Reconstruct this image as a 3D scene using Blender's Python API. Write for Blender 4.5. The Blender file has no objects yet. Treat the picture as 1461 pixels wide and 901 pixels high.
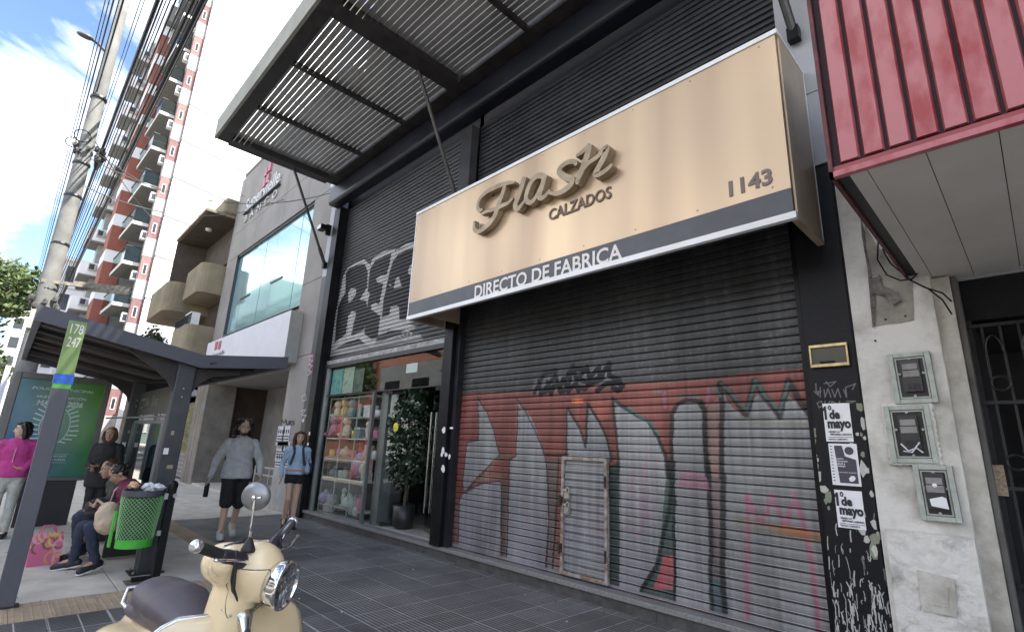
import bpy, math, random
import numpy as np
from mathutils import Vector, Matrix
R = math.radians
random.seed(7); rng = np.random.default_rng(7)
SC = bpy.context.scene
COL = SC.collection

# ------------------------------------------------------------------ camera, sky, sun
CAM_POS = Vector((0.0, 0.0, 1.5))
YAW, PITCH, ROLL, FPX, PW, PH = 0.803264180, 0.255176259, 0.0416021661, 727.198479, 1461.0, 901.0
fw = Vector((-math.sin(YAW)*math.cos(PITCH), math.cos(YAW)*math.cos(PITCH), math.sin(PITCH)))
rt0 = Vector((math.cos(YAW), math.sin(YAW), 0)); up0 = rt0.cross(fw)
rt = math.cos(ROLL)*rt0 + math.sin(ROLL)*up0
up = -math.sin(ROLL)*rt0 + math.cos(ROLL)*up0
cam_d = bpy.data.cameras.new('camera'); cam = bpy.data.objects.new('camera', cam_d); COL.objects.link(cam)
mw = Matrix.Identity(4)
for i in range(3):
    mw[i][0] = rt[i]; mw[i][1] = up[i]; mw[i][2] = -fw[i]; mw[i][3] = CAM_POS[i]
cam.matrix_world = mw
cam_d.sensor_width = 36; cam_d.lens = FPX/PW*36; cam_d.clip_start = .05; cam_d.clip_end = 2000
SC.camera = cam

SUN_AZ = R(24)      # direction towards the sun, measured from +X towards +Y
SUN_EL = R(48)
world = bpy.data.worlds.new('World'); SC.world = world; world.use_nodes = True
nt = world.node_tree; nt.nodes.clear()
wout = nt.nodes.new('ShaderNodeOutputWorld'); bg = nt.nodes.new('ShaderNodeBackground')
sky = nt.nodes.new('ShaderNodeTexSky'); sky.sky_type = 'NISHITA'; sky.sun_disc = False
sky.sun_elevation = SUN_EL; sky.sun_rotation = math.pi/2 - SUN_AZ
sky.air_density = 1.0; sky.dust_density = .6; sky.ozone_density = 3.0
tc = nt.nodes.new('ShaderNodeTexCoord'); mp = nt.nodes.new('ShaderNodeMapping')
mp.inputs['Scale'].default_value = (1, 1, 2.2)
n1 = nt.nodes.new('ShaderNodeTexNoise'); n1.inputs['Scale'].default_value = 2.1; n1.inputs['Detail'].default_value = 9; n1.inputs['Roughness'].default_value = .55; n1.inputs['Distortion'].default_value = .35
mp.inputs['Location'].default_value = (.35, .2, .1)
cr = nt.nodes.new('ShaderNodeValToRGB'); cr.color_ramp.elements[0].position = .44; cr.color_ramp.elements[1].position = .66
mix = nt.nodes.new('ShaderNodeMix'); mix.data_type = 'RGBA'
mix.inputs['B'].default_value = (14.5, 13.8, 12.9, 1)
nt.links.new(tc.outputs['Generated'], mp.inputs['Vector']); nt.links.new(mp.outputs[0], n1.inputs['Vector'])
nt.links.new(n1.outputs['Fac'], cr.inputs['Fac']); nt.links.new(cr.outputs['Color'], mix.inputs['Factor'])
nt.links.new(sky.outputs['Color'], mix.inputs['A']); nt.links.new(mix.outputs['Result'], bg.inputs['Color'])
bg.inputs['Strength'].default_value = .075
nt.links.new(bg.outputs[0], wout.inputs['Surface'])
sun_d = bpy.data.lights.new('sun', 'SUN'); sun_d.energy = 2.6; sun_d.angle = R(.5); sun_d.color = (1, .95, .86)
sun = bpy.data.objects.new('sun', sun_d); COL.objects.link(sun)
sdir = Vector((math.cos(SUN_AZ)*math.cos(SUN_EL), math.sin(SUN_AZ)*math.cos(SUN_EL), math.sin(SUN_EL)))
sun.rotation_euler = sdir.to_track_quat('Z', 'Y').to_euler()
VS = SC.view_settings
VS.view_transform = 'Standard'; VS.look = 'None'; VS.gamma = 1; VS.use_curve_mapping = False
VS.exposure = 2.3
SC.cycles.max_bounces = 8; SC.cycles.transparent_max_bounces = 16

# ------------------------------------------------------------------ survey helpers: a sighted pixel on a known real plane
def _ray(px, py): return (px-PW/2)/FPX*rt - (py-PH/2)/FPX*up + fw
def wall(px, py, Y=4.7):
    d = _ray(px, py); return CAM_POS + d*(Y/d[1])
def cross(px, py, X):
    d = _ray(px, py); return CAM_POS + d*(X/d[0])
def level(px, py, Z=0.0):
    d = _ray(px, py); return CAM_POS + d*((Z-1.5)/d[2])

# ------------------------------------------------------------------ objects
def link(o): COL.objects.link(o); return o
def tag(o, label=None, cat=None, group=None, kind=None):
    if label: o['label'] = label
    if cat: o['category'] = cat
    if group: o['group'] = group
    if kind: o['kind'] = kind
    return o
WL = {}
def thing(name, label, cat, loc=(0, 0, 0), rz=0.0, group=None):
    o = bpy.data.objects.new(name, None); link(o); o.empty_display_size = .2
    o.location = loc; o.rotation_euler = (0, 0, rz); WL[o.name] = Vector(loc)
    return tag(o, label, cat, group)

class MB:
    def __init__(s): s.v = []; s.f = []; s.m = []
    def add(s, vs, fs, mi=0):
        b = len(s.v); s.v += [tuple(p) for p in vs]; s.f += [tuple(b+i for i in q) for q in fs]; s.m += [mi]*len(fs); return s
    def box(s, x0, x1, y0, y1, z0, z1, mi=0):
        if x0 > x1: x0, x1 = x1, x0
        if y0 > y1: y0, y1 = y1, y0
        if z0 > z1: z0, z1 = z1, z0
        return s.add([(x0,y0,z0),(x1,y0,z0),(x1,y1,z0),(x0,y1,z0),(x0,y0,z1),(x1,y0,z1),(x1,y1,z1),(x0,y1,z1)],
                     [(0,3,2,1),(4,5,6,7),(0,1,5,4),(1,2,6,5),(2,3,7,6),(3,0,4,7)], mi)
    def obox(s, c, sx, sy, sz, M=None, mi=0):
        M = M or Matrix.Identity(3); c = Vector(c)
        P = [c + M @ Vector((a*sx/2, b*sy/2, d*sz/2)) for d in (-1, 1) for a, b in ((-1,-1),(1,-1),(1,1),(-1,1))]
        return s.add(P, [(0,3,2,1),(4,5,6,7),(0,1,5,4),(1,2,6,5),(2,3,7,6),(3,0,4,7)], mi)
    def beam(s, a, b, w, h, mi=0, upv=(0,0,1)):
        a, b = Vector(a), Vector(b); d = (b-a); L = d.length; d.normalize(); u = Vector(upv)
        if abs(d.dot(u)) > .98: u = Vector((1,0,0))
        side = u.cross(d).normalized(); u2 = d.cross(side)
        M = Matrix((d, side, u2)).transposed()
        return s.obox((a+b)/2, L, w, h, M, mi)
    def quad(s, a, b, c, d, mi=0): return s.add([a,b,c,d], [(0,1,2,3)], mi)
    def tube(s, path, r, n=8, cap=True, mi=0, closed=False):
        P = [Vector(p) for p in path]; k = len(P); rs = r if isinstance(r, (list, tuple)) else [r]*k
        rings = []; prev = None
        for i in range(k):
            if closed: t = P[(i+1) % k]-P[i-1]
            else: t = P[min(i+1, k-1)]-P[max(i-1, 0)]
            t.normalize()
            if prev is None:
                u = Vector((0,0,1)) if abs(t.z) < .9 else Vector((1,0,0)); nrm = t.cross(u).normalized()
            else:
                nrm = prev - t*prev.dot(t)
                nrm = nrm.normalized() if nrm.length > 1e-6 else t.orthogonal().normalized()
            prev = nrm; bn = t.cross(nrm)
            rings.append([P[i] + (nrm*math.cos(2*math.pi*j/n) + bn*math.sin(2*math.pi*j/n))*rs[i] for j in range(n)])
        return s.rings(rings, cap, mi, closed)
    def rings(s, rings, cap=True, mi=0, closed=False):
        n = len(rings[0]); vs = [p for rg in rings for p in rg]; fs = []
        K = len(rings)
        for i in range(K if closed else K-1):
            for j in range(n):
                a = i*n; b = ((i+1) % K)*n
                fs.append((a+j, a+(j+1) % n, b+(j+1) % n, b+j))
        if cap and not closed:
            fs.append(tuple(range(n))[::-1]); fs.append(tuple((K-1)*n+j for j in range(n)))
        return s.add(vs, fs, mi)
    def lathe(s, prof, c=(0,0,0), axis=(0,0,1), n=20, mi=0, cap=True, ref=None, sx=1, sy=1):
        ax = Vector(axis).normalized(); u = Vector(ref) if ref else ax.orthogonal(); u = (u-ax*u.dot(ax)).normalized(); w = ax.cross(u); c = Vector(c)
        return s.rings([[c + ax*h + (u*math.cos(2*math.pi*j/n)*sx + w*math.sin(2*math.pi*j/n)*sy)*max(r, 1e-4) for j in range(n)] for r, h in prof], cap, mi)
    def ell(s, c, rx, ry, rz, M=None, n=14, k=9, mi=0):
        c = Vector(c); M = M or Matrix.Identity(3); rg = []
        for i in range(k):
            t = -math.pi/2 + math.pi*(i+.25)/(k-.5)
            rg.append([c + M @ Vector((rx*math.cos(t)*math.cos(2*math.pi*j/n), ry*math.cos(t)*math.sin(2*math.pi*j/n), rz*math.sin(t))) for j in range(n)])
        return s.rings(rg, True, mi)
    def cap(s, a, b, ra, rb, n=12, mi=0, flat=1.0, fdir=None):
        a, b = Vector(a), Vector(b); d = b-a; L = max(d.length, 1e-5); d.normalize()
        pts = []; rs = []
        for t in (-80, -55, -28, 0): pts.append(a + d*ra*math.sin(R(t))); rs.append(ra*math.cos(R(t)))
        for t in (0, 28, 55, 80): pts.append(b + d*rb*math.sin(R(t))); rs.append(rb*math.cos(R(t)))
        if L < 1e-3: pts.pop(4); rs.pop(4)
        if flat == 1.0: return s.tube(pts, rs, n, True, mi)
        f = Vector(fdir); f = (f-d*f.dot(d)).normalized(); w = d.cross(f)
        return s.rings([[p + (w*math.cos(2*math.pi*j/n) + f*math.sin(2*math.pi*j/n)*flat)*r for j in range(n)] for p, r in zip(pts, rs)], True, mi)
    def chain(s, pts, rs, n=12, **k):
        for i in range(len(pts)-1): s.cap(pts[i], pts[i+1], rs[i], rs[i+1], n, **k)
        return s
    def prism(s, poly, f0, f1, mi=0):
        n = len(poly); A = [f0(p) for p in poly]; B = [f1(p) for p in poly]
        fs = [tuple(range(n))[::-1], tuple(range(n, 2*n))] + [(i, (i+1) % n, n+(i+1) % n, n+i) for i in range(n)]
        return s.add(A+B, fs, mi)
    def build(s, name, mat, parent=None, world=True, smooth=False, label=None, loc=None):
        off = Vector((0,0,0))
        if parent is not None:
            if world: off = WL.get(parent.name, Vector((0,0,0)))
        elif world and s.v:
            a = np.array(s.v); off = Vector(((a[:,0].min()+a[:,0].max())/2, (a[:,1].min()+a[:,1].max())/2, a[:,2].min()))
        me = bpy.data.meshes.new(name)
        me.from_pydata([(x-off[0], y-off[1], z-off[2]) for x, y, z in s.v], [], s.f)
        mats = mat if isinstance(mat, (list, tuple)) else [mat]
        for m in mats: me.materials.append(m)
        if len(mats) > 1: me.polygons.foreach_set('material_index', s.m)
        if smooth: me.polygons.foreach_set('use_smooth', [True]*len(me.polygons))
        me.validate(); me.update()
        o = bpy.data.objects.new(name, me); link(o)
        if parent is not None:
            o.parent = parent; WL[o.name] = WL.get(parent.name, Vector((0,0,0))) if world else Vector((0,0,0))
        else:
            o.location = off; WL[o.name] = off
        if label: o['label'] = label
        return o
def inst(o, parent, loc, name=None, rot=None):
    c = bpy.data.objects.new(name or o.name.split('.')[0], o.data); link(c); c.parent = parent; c.location = loc
    if rot: c.rotation_euler = rot
    return c
def copy_tree(o, parent=None):
    c = o.copy(); link(c)
    if parent is not None: c.parent = parent
    for ch in list(o.children): copy_tree(ch, c)
    return c
def remesh(o, vox=.01, sm=2, fac=.5, bev=0):
    m = o.modifiers.new('remesh', 'REMESH'); m.mode = 'VOXEL'; m.voxel_size = vox; m.use_smooth_shade = True
    if sm:
        q = o.modifiers.new('smooth', 'SMOOTH'); q.iterations = sm; q.factor = fac
    return o
def bevel(o, w=.01, seg=2):
    m = o.modifiers.new('bevel', 'BEVEL'); m.width = w; m.segments = seg; m.limit_method = 'ANGLE'; m.angle_limit = R(40); return o
def disp(o, scale=.2, strength=.02):
    t = bpy.data.textures.new('folds', 'CLOUDS'); t.noise_scale = scale; t.noise_depth = 3
    m = o.modifiers.new('displace', 'DISPLACE'); m.texture = t; m.strength = strength; m.texture_coords = 'LOCAL'; m.mid_level = .5; return o

# ------------------------------------------------------------------ materials
_mc = {}
def hexc(h):
    h = h.lstrip('#'); c = [int(h[i:i+2], 16)/255 for i in (0, 2, 4)]
    return tuple(x/12.92 if x <= .04045 else ((x+.055)/1.055)**2.4 for x in c)
def M(name, color, rough=.6, metal=0.0, var=.15, vs=3.0, bump=.0, bs=40.0, stretch=(1,1,1), col2=None, ramp=(.35,.65), spec=.5, coat=0, emit=0, obj_coord=False, rnd=0, det=5):
    if name in _mc: return _mc[name]
    if isinstance(color, str): color = hexc(color)
    if isinstance(col2, str): col2 = hexc(col2)
    m = bpy.data.materials.new(name); m.use_nodes = True; t = m.node_tree; b = t.nodes['Principled BSDF']
    b.inputs['Roughness'].default_value = rough; b.inputs['Metallic'].default_value = metal; b.inputs['Specular IOR Level'].default_value = spec
    if coat: b.inputs['Coat Weight'].default_value = coat; b.inputs['Coat Roughness'].default_value = .08
    c1 = tuple(color)+(1,); c2 = tuple(col2)+(1,) if col2 else tuple(max(0, x*(1-var)) for x in color)+(1,)
    if not col2: c1 = tuple(min(1, x*(1+var*.6)) for x in color)+(1,)
    if obj_coord: src = t.nodes.new('ShaderNodeTexCoord').outputs['Object']
    else: src = t.nodes.new('ShaderNodeNewGeometry').outputs['Position']
    mp = t.nodes.new('ShaderNodeMapping'); mp.inputs['Scale'].default_value = stretch; t.links.new(src, mp.inputs['Vector'])
    n = t.nodes.new('ShaderNodeTexNoise'); n.inputs['Scale'].default_value = vs; n.inputs['Detail'].default_value = det; n.inputs['Roughness'].default_value = .6
    t.links.new(mp.outputs[0], n.inputs['Vector'])
    r = t.nodes.new('ShaderNodeValToRGB'); r.color_ramp.elements[0].position, r.color_ramp.elements[1].position = ramp
    r.color_ramp.elements[0].color = c2; r.color_ramp.elements[1].color = c1
    t.links.new(n.outputs['Fac'], r.inputs['Fac']); out = r.outputs['Color']
    if rnd:
        oi = t.nodes.new('ShaderNodeObjectInfo'); mr = t.nodes.new('ShaderNodeMapRange'); mr.inputs['To Min'].default_value = 1-rnd; mr.inputs['To Max'].default_value = 1+rnd
        t.links.new(oi.outputs['Random'], mr.inputs['Value'])
        mm = t.nodes.new('ShaderNodeMix'); mm.data_type = 'RGBA'; mm.blend_type = 'MULTIPLY'; mm.inputs['Factor'].default_value = 1
        t.links.new(out, mm.inputs['A']); t.links.new(mr.outputs[0], mm.inputs['B']); out = mm.outputs['Result']
    t.links.new(out, b.inputs['Base Color'])
    if emit: t.links.new(out, b.inputs['Emission Color']); b.inputs['Emission Strength'].default_value = emit
    if bump:
        n2 = t.nodes.new('ShaderNodeTexNoise'); n2.inputs['Scale'].default_value = bs; n2.inputs['Detail'].default_value = 6
        t.links.new(mp.outputs[0], n2.inputs['Vector'])
        bp = t.nodes.new('ShaderNodeBump'); bp.inputs['Strength'].default_value = bump; bp.inputs['Distance'].default_value = .02
        t.links.new(n2.outputs['Fac'], bp.inputs['Height']); t.links.new(bp.outputs[0], b.inputs['Normal'])
    _mc[name] = m; return m
def GLASS(name, tint=(.9,.95,.93), refl=1.0, ior=1.45, rough=0.0, base=0.0):
    if name in _mc: return _mc[name]
    m = bpy.data.materials.new(name); m.use_nodes = True; t = m.node_tree; t.nodes.clear()
    o = t.nodes.new('ShaderNodeOutputMaterial'); mx = t.nodes.new('ShaderNodeMixShader'); tr = t.nodes.new('ShaderNodeBsdfTransparent'); gl = t.nodes.new('ShaderNodeBsdfGlossy')
    tr.inputs['Color'].default_value = tuple(tint)+(1,); gl.inputs['Roughness'].default_value = rough
    g = t.nodes.new('ShaderNodeNewGeometry'); dt = t.nodes.new('ShaderNodeVectorMath'); dt.operation = 'DOT_PRODUCT'
    t.links.new(g.outputs['Normal'], dt.inputs[0]); t.links.new(g.outputs['Incoming'], dt.inputs[1])
    ab = t.nodes.new('ShaderNodeMath'); ab.operation = 'ABSOLUTE'; t.links.new(dt.outputs['Value'], ab.inputs[0])
    om = t.nodes.new('ShaderNodeMath'); om.operation = 'SUBTRACT'; om.inputs[0].default_value = 1; t.links.new(ab.outputs[0], om.inputs[1])
    pw = t.nodes.new('ShaderNodeMath'); pw.operation = 'POWER'; pw.inputs[1].default_value = 5; t.links.new(om.outputs[0], pw.inputs[0])
    fr = t.nodes.new('ShaderNodeMath'); fr.operation = 'MULTIPLY_ADD'; f0 = ((ior-1)/(ior+1))**2; fr.inputs[1].default_value = 1-f0; fr.inputs[2].default_value = f0; t.links.new(pw.outputs[0], fr.inputs[0])
    mr = t.nodes.new('ShaderNodeMath'); mr.operation = 'MULTIPLY_ADD'; mr.inputs[1].default_value = refl; mr.inputs[2].default_value = base; mr.use_clamp = True
    t.links.new(fr.outputs[0], mr.inputs[0]); t.links.new(mr.outputs[0], mx.inputs[0]); t.links.new(tr.outputs[0], mx.inputs[1]); t.links.new(gl.outputs[0], mx.inputs[2])
    t.links.new(mx.outputs[0], o.inputs['Surface']); _mc[name] = m; return m

# ------------------------------------------------------------------ a painter for flat print and sprayed paint on real surfaces (x right, z up, metres)
class Canvas:
    def __init__(s, name, x0, x1, z0, z1, ppm, base):
        s.name = name; s.x0, s.x1, s.z0, s.z1 = x0, x1, z0, z1; s.w = int((x1-x0)*ppm); s.h = int((z1-z0)*ppm); s.p = ppm
        s.a = np.ones((s.h, s.w, 3), np.float32)*np.array(base, np.float32)
        s.X, s.Z = np.meshgrid(x0+(np.arange(s.w)+.5)/ppm, z0+(np.arange(s.h)+.5)/ppm)
    def win(s, pts, pad):
        a = np.array(pts); i0 = max(0, int((a[:,0].min()-pad-s.x0)*s.p)); i1 = min(s.w, int((a[:,0].max()+pad-s.x0)*s.p)+2)
        j0 = max(0, int((a[:,1].min()-pad-s.z0)*s.p)); j1 = min(s.h, int((a[:,1].max()+pad-s.z0)*s.p)+2)
        return i0, i1, j0, j1
    def blend(s, m, col, w):
        i0, i1, j0, j1 = w; m = np.clip(m, 0, 1)[..., None]
        s.a[j0:j1, i0:i1] = s.a[j0:j1, i0:i1]*(1-m) + np.array(col, np.float32)*m
    def poly(s, pts, col, op=1.0):
        w = s.win(pts, .01); i0, i1, j0, j1 = w
        if i1 <= i0 or j1 <= j0: return
        X = s.X[j0:j1, i0:i1]; Z = s.Z[j0:j1, i0:i1]; ins = np.zeros(X.shape, bool); n = len(pts)
        for k in range(n):
            xa, za = pts[k]; xb, zb = pts[(k+1) % n]
            if za == zb: continue
            c = ((za > Z) != (zb > Z)) & (X < (xb-xa)*(Z-za)/(zb-za)+xa); ins ^= c
        s.blend(ins*op, col, w)
    def stroke(s, pts, wd, col, op=1.0, soft=.25, drip=0):
        w = s.win(pts, wd); i0, i1, j0, j1 = w
        if i1 <= i0 or j1 <= j0: return
        X = s.X[j0:j1, i0:i1]; Z = s.Z[j0:j1, i0:i1]; D = np.full(X.shape, 9.0)
        for k in range(len(pts)-1):
            ax, az = pts[k]; bx, bz = pts[k+1]; dx, dz = bx-ax, bz-az; L = dx*dx+dz*dz+1e-9
            t = np.clip(((X-ax)*dx+(Z-az)*dz)/L, 0, 1); D = np.minimum(D, np.hypot(X-ax-t*dx, Z-az-t*dz))
        s.blend(np.clip((wd/2-D)/(wd/2*soft)+.0, 0, 1)*op, col, w)
    def noise(s, cx, cz, oct=4, seed=0):
        g = np.random.default_rng(seed); out = np.zeros((s.h, s.w)); amp = 1; tot = 0
        for o in range(oct):
            nx, nz = max(2, int(s.w/s.p*cx*2**o)+2), max(2, int(s.h/s.p*cz*2**o)+2)
            q = g.random((nz, nx)); xi = np.linspace(0, nx-1.001, s.w); zi = np.linspace(0, nz-1.001, s.h)
            x0 = xi.astype(int); z0 = zi.astype(int); fx = xi-x0; fz = (zi-z0)[:, None]; fx = fx*fx*(3-2*fx); fz = fz*fz*(3-2*fz)
            A = q[z0][:, x0]*(1-fx)+q[z0][:, x0+1]*fx; B = q[z0+1][:, x0]*(1-fx)+q[z0+1][:, x0+1]*fx
            out += amp*(A*(1-fz)+B*fz); tot += amp; amp *= .55
        return out/tot
    def warp(s, amp, freq, seed):
        dx = (s.noise(freq, freq, 3, seed)-.5)*2*amp*s.p; dz = (s.noise(freq, freq, 3, seed+1)-.5)*2*amp*s.p
        jj, ii = np.meshgrid(np.arange(s.h), np.arange(s.w), indexing='ij')
        s.a = s.a[np.clip(jj+dz, 0, s.h-1).astype(int), np.clip(ii+dx, 0, s.w-1).astype(int)]
    def image(s):
        im = bpy.data.images.new(s.name, s.w, s.h, alpha=False); a = np.ones((s.h, s.w, 4), np.float32)
        l = np.clip(s.a, 0, 1); a[..., :3] = np.where(l <= .0031308, l*12.92, 1.055*np.power(l, 1/2.4)-.055)
        im.pixels.foreach_set(a.ravel()); im.update(); im.pack(); return im
    def material(s, rough=.6, metal=0, bump=0, bs=60, axis='XZ', spec=.5):
        m = bpy.data.materials.new(s.name); m.use_nodes = True; t = m.node_tree; b = t.nodes['Principled BSDF']
        b.inputs['Roughness'].default_value = rough; b.inputs['Metallic'].default_value = metal; b.inputs['Specular IOR Level'].default_value = spec
        g = t.nodes.new('ShaderNodeNewGeometry'); sp = t.nodes.new('ShaderNodeSeparateXYZ'); cb = t.nodes.new('ShaderNodeCombineXYZ')
        t.links.new(g.outputs['Position'], sp.inputs[0])
        for src, dst, lo, hi in ((axis[0], 'X', s.x0, s.x1), (axis[1], 'Y', s.z0, s.z1)):
            mr = t.nodes.new('ShaderNodeMapRange'); mr.clamp = False
            mr.inputs['From Min'].default_value = lo; mr.inputs['From Max'].default_value = hi
            t.links.new(sp.outputs[src], mr.inputs['Value']); t.links.new(mr.outputs[0], cb.inputs[dst])
        ti = t.nodes.new('ShaderNodeTexImage'); ti.image = s.image(); ti.extension = 'EXTEND'
        t.links.new(cb.outputs[0], ti.inputs['Vector']); t.links.new(ti.outputs['Color'], b.inputs['Base Color'])
        if bump:
            n2 = t.nodes.new('ShaderNodeTexNoise'); n2.inputs['Scale'].default_value = bs; n2.inputs['Detail'].default_value = 6; t.links.new(g.outputs['Position'], n2.inputs['Vector'])
            bp = t.nodes.new('ShaderNodeBump'); bp.inputs['Strength'].default_value = bump; bp.inputs['Distance'].default_value = .02
            t.links.new(n2.outputs['Fac'], bp.inputs['Height']); t.links.new(bp.outputs[0], b.inputs['Normal'])
        return m

# ------------------------------------------------------------------ lettering: text turned into a mesh, fitted between two points of a surface
def lettering(txt, p0, p1, height, mat, parent, depth=.004, out=(0,-1,0), bold=0.0, upv=None, name='lettering', lift=.002, shear=0):
    p0, p1 = Vector(p0), Vector(p1); xd = (p1-p0); L = xd.length; xd.normalize(); o_ = Vector(out).normalized(); yd = Vector(upv).normalized() if upv else o_.cross(xd)
    cu = bpy.data.curves.new(name, 'FONT'); cu.body = txt; cu.size = 1; cu.offset = bold; cu.shear = shear; cu.resolution_u = 3
    tmp = bpy.data.objects.new('tmp', cu); link(tmp)
    me = bpy.data.meshes.new_from_object(tmp); bpy.data.objects.remove(tmp)
    if not len(me.vertices): return None
    co = np.empty(len(me.vertices)*3); me.vertices.foreach_get('co', co); co = co.reshape(-1, 3)
    x0, x1 = co[:,0].min(), co[:,0].max(); zmax = co[:,1].max(); zmin = min(0, co[:,1].min())
    base = WL.get(parent.name, Vector((0,0,0))) if parent is not None else Vector((0,0,0))
    caps = zmax
    sx = L/(x1-x0); sy = height/caps
    fs = [tuple(p.vertices) for p in me.polygons]; n = len(co)
    O = p0 + o_*lift - base
    A = [O + xd*((x-x0)*sx) + yd*(y*sy) for x, y, _ in co]
    if depth > 0:
        B = [p + o_*depth for p in A]
        ed = {}
        for f in fs:
            for i in range(len(f)): e = (f[i], f[(i+1) % len(f)]); ed[e] = 1
        side = [(a, b, n+b, n+a) for (a, b) in ed if (b, a) not in ed]
        vs = A+B; fs2 = [f[::-1] for f in fs] + [tuple(n+i for i in f) for f in fs] + side
    else: vs = A; fs2 = fs
    m2 = bpy.data.meshes.new(name); m2.from_pydata([tuple(v) for v in vs], [], fs2); m2.materials.append(mat); m2.update()
    bpy.data.meshes.remove(me)
    o = bpy.data.objects.new(name, m2); link(o)
    if parent is not None: o.parent = parent; WL[o.name] = base
    return o
# ================================================================== materials in use
black_paint = M('black paint', (.0065,.0065,.008), .42, var=.5, vs=5, bump=.06, bs=60, spec=.22)
dark_steel = M('dark painted steel', (.016,.017,.021), .42, var=.4, vs=4)
chrome = M('chrome', (.78,.78,.79), .10, 1.0, var=.05)
steel = M('brushed steel', (.45,.45,.46), .35, .9, var=.2, vs=12)
galv = M('galvanised slat', (.30,.30,.31), .45, .55, var=.35, vs=2.5, stretch=(1,1,.25))
white_trim = M('white aluminium trim', (.78,.78,.77), .35, var=.08)
beige = M('beige sign panel', (.66,.495,.32), .33, .30, bump=.10, bs=5, var=.16, vs=1.7, stretch=(1,1,.09), col2=(.43,.305,.205), ramp=(.32,.64), det=1.3, spec=.5)
beige_dark = M('bronze letter', (.33,.25,.16), .38, .2, var=.3, vs=6)
band_grey = M('charcoal band', (.055,.058,.072), .4, var=.2, vs=3)
concrete = M('sidewalk concrete', (.52,.49,.435), .85, var=.25, vs=2.6, bump=.25, bs=70, col2=(.35,.325,.285), ramp=(.3,.62), det=9)
concrete_joint = M('joint earth', (.12,.11,.10), .9, var=.3)
wall_concrete = M('smooth grey concrete', (.255,.238,.22), .7, var=.1, vs=1.2, bump=.12, bs=30, col2=(.205,.19,.178))
granite = M('granite sill', (.22,.215,.21), .5, var=.3, vs=40, bump=.05)
granite_dark = M('dark riser', (.035,.034,.036), .5, var=.6, vs=9, bump=.1, col2=(.10,.095,.09), ramp=(.3,.75))
asphalt = M('asphalt', (.05,.05,.052), .85, var=.3, vs=6, bump=.3, bs=120)
tile_dark = M('dark ribbed tile', (.085,.084,.087), .5, var=.4, vs=1.3, rnd=.28, col2=(.036,.036,.040), ramp=(.38,.62), det=8)
tile_grout = M('tile groove', (.43,.42,.40), .75, var=.35, vs=2.2, rnd=.1, col2=(.26,.25,.24))
tan_tile = M('tan tactile tile', (.37,.285,.19), .8, var=.3, vs=4, rnd=.10, bump=.2, bs=80, col2=(.27,.215,.155))
plaster = M('white weathered plaster', (.60,.58,.545), .85, var=.3, vs=2.4, bump=.85, bs=11, col2=(.34,.325,.285), ramp=(.30,.52), det=9)
plaster_clean = M('pale plaster edge', (.52,.50,.46), .8, var=.2, vs=6, bump=.35, bs=25, col2=(.33,.31,.27))
broken = M('broken render', (.16,.15,.135), .95, var=.5, vs=12, bump=1.0, bs=40)
paper = M('white paper', (.72,.72,.74), .7, var=.06, vs=9)
ink = M('black ink', (.02,.02,.024), .6, var=.2)
glass = GLASS('shop glass', (.86,.90,.88), 1.0, 1.5)
red_paint = M('red enamelled sheet', (.38,.115,.125), .34, var=.35, vs=4.5, stretch=(1.4,1,.6), col2=(.27,.018,.022), ramp=(.36,.56))
soffit_white = M('soffit board', (.50,.475,.43), .7, var=.08, vs=2, bump=.05)
rust_red = M('rusty dark red angle', (.10,.02,.022), .6, var=.5, vs=9)

# ================================================================== ground
g = MB(); g.box(-220, 60, -60, 60, -.6, -.16); tag(g.build('ground', asphalt), kind='structure')
g = MB(); g.box(-200, 40, -11.2, -1.35, -.158, -.15); tag(g.build('road', asphalt), kind='structure')
g = MB(); g.box(-200, 40, -1.35, -1.17, -.155, .0); tag(bevel(g.build('kerb', M('kerb granite', (.25,.24,.23), .7, var=.2, vs=8)), .02), kind='structure')
g = MB()
for i in range(-30, 6): g.box(i*5.0, i*5.0+2.2, -6.4, -6.28, -.15, -.144)
tag(g.build('lane_marking', M('road paint', (.7,.7,.68), .6, var=.2)), kind='structure')
g = MB(); g.box(-200, 40, -14, -11.2, -.16, .0); tag(g.build('far_pavement', concrete), kind='structure')
side = MB(); side.box(-200, 40, -1.17, 4.95, -.16, -.03); side = tag(side.build('sidewalk', concrete_joint), kind='structure')

def piece_mesh(name, sx, sy, mat, z=.0, gap=.006, t=.03, bev=.004):
    m = MB(); hx, hy = sx/2-gap/2, sy/2-gap/2
    lo = [(-hx,-hy,z-t),(hx,-hy,z-t),(hx,hy,z-t),(-hx,hy,z-t)]; md = [(a,b,z-bev) for a,b,_ in lo]
    hi = [(a-math.copysign(bev,a), b-math.copysign(bev,b), z) for a,b,_ in lo]
    m.rings([lo, md, hi], True); me = m.build(name, mat, world=False); return me
# big cast slabs of the concrete part
SO = WL[side.name]
sl = piece_mesh('concrete_slab', 1.6, 1.17, concrete, gap=.012); sl.parent = side
first = True
def put(o, first, x, y, z=0, rot=None):
    if first: o.location = (x-SO[0], y-SO[1], z-SO[2]); return o
    return inst(o, side, (x-SO[0], y-SO[1], z-SO[2]), rot=rot)
DX = -11.4     # where the dark ribbed tiling begins
for i in range(34):
    for j in range(5):
        cx, cy = -6.6-.8-1.6*i, -.585+1.17*j
        if cx > DX and cy > 2.0: continue
        put(sl, first, cx, cy); first = False
o_ = piece_mesh('concrete_slab', 1.6, .36, concrete, gap=.012); o_.parent = side; fi = True
for i in range(34):      # narrow row that closes the joint with the tan strip and the walls
    cx = -7.4-1.6*i
    if cx < DX: put(o_, fi, cx, 4.86); fi = False
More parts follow.
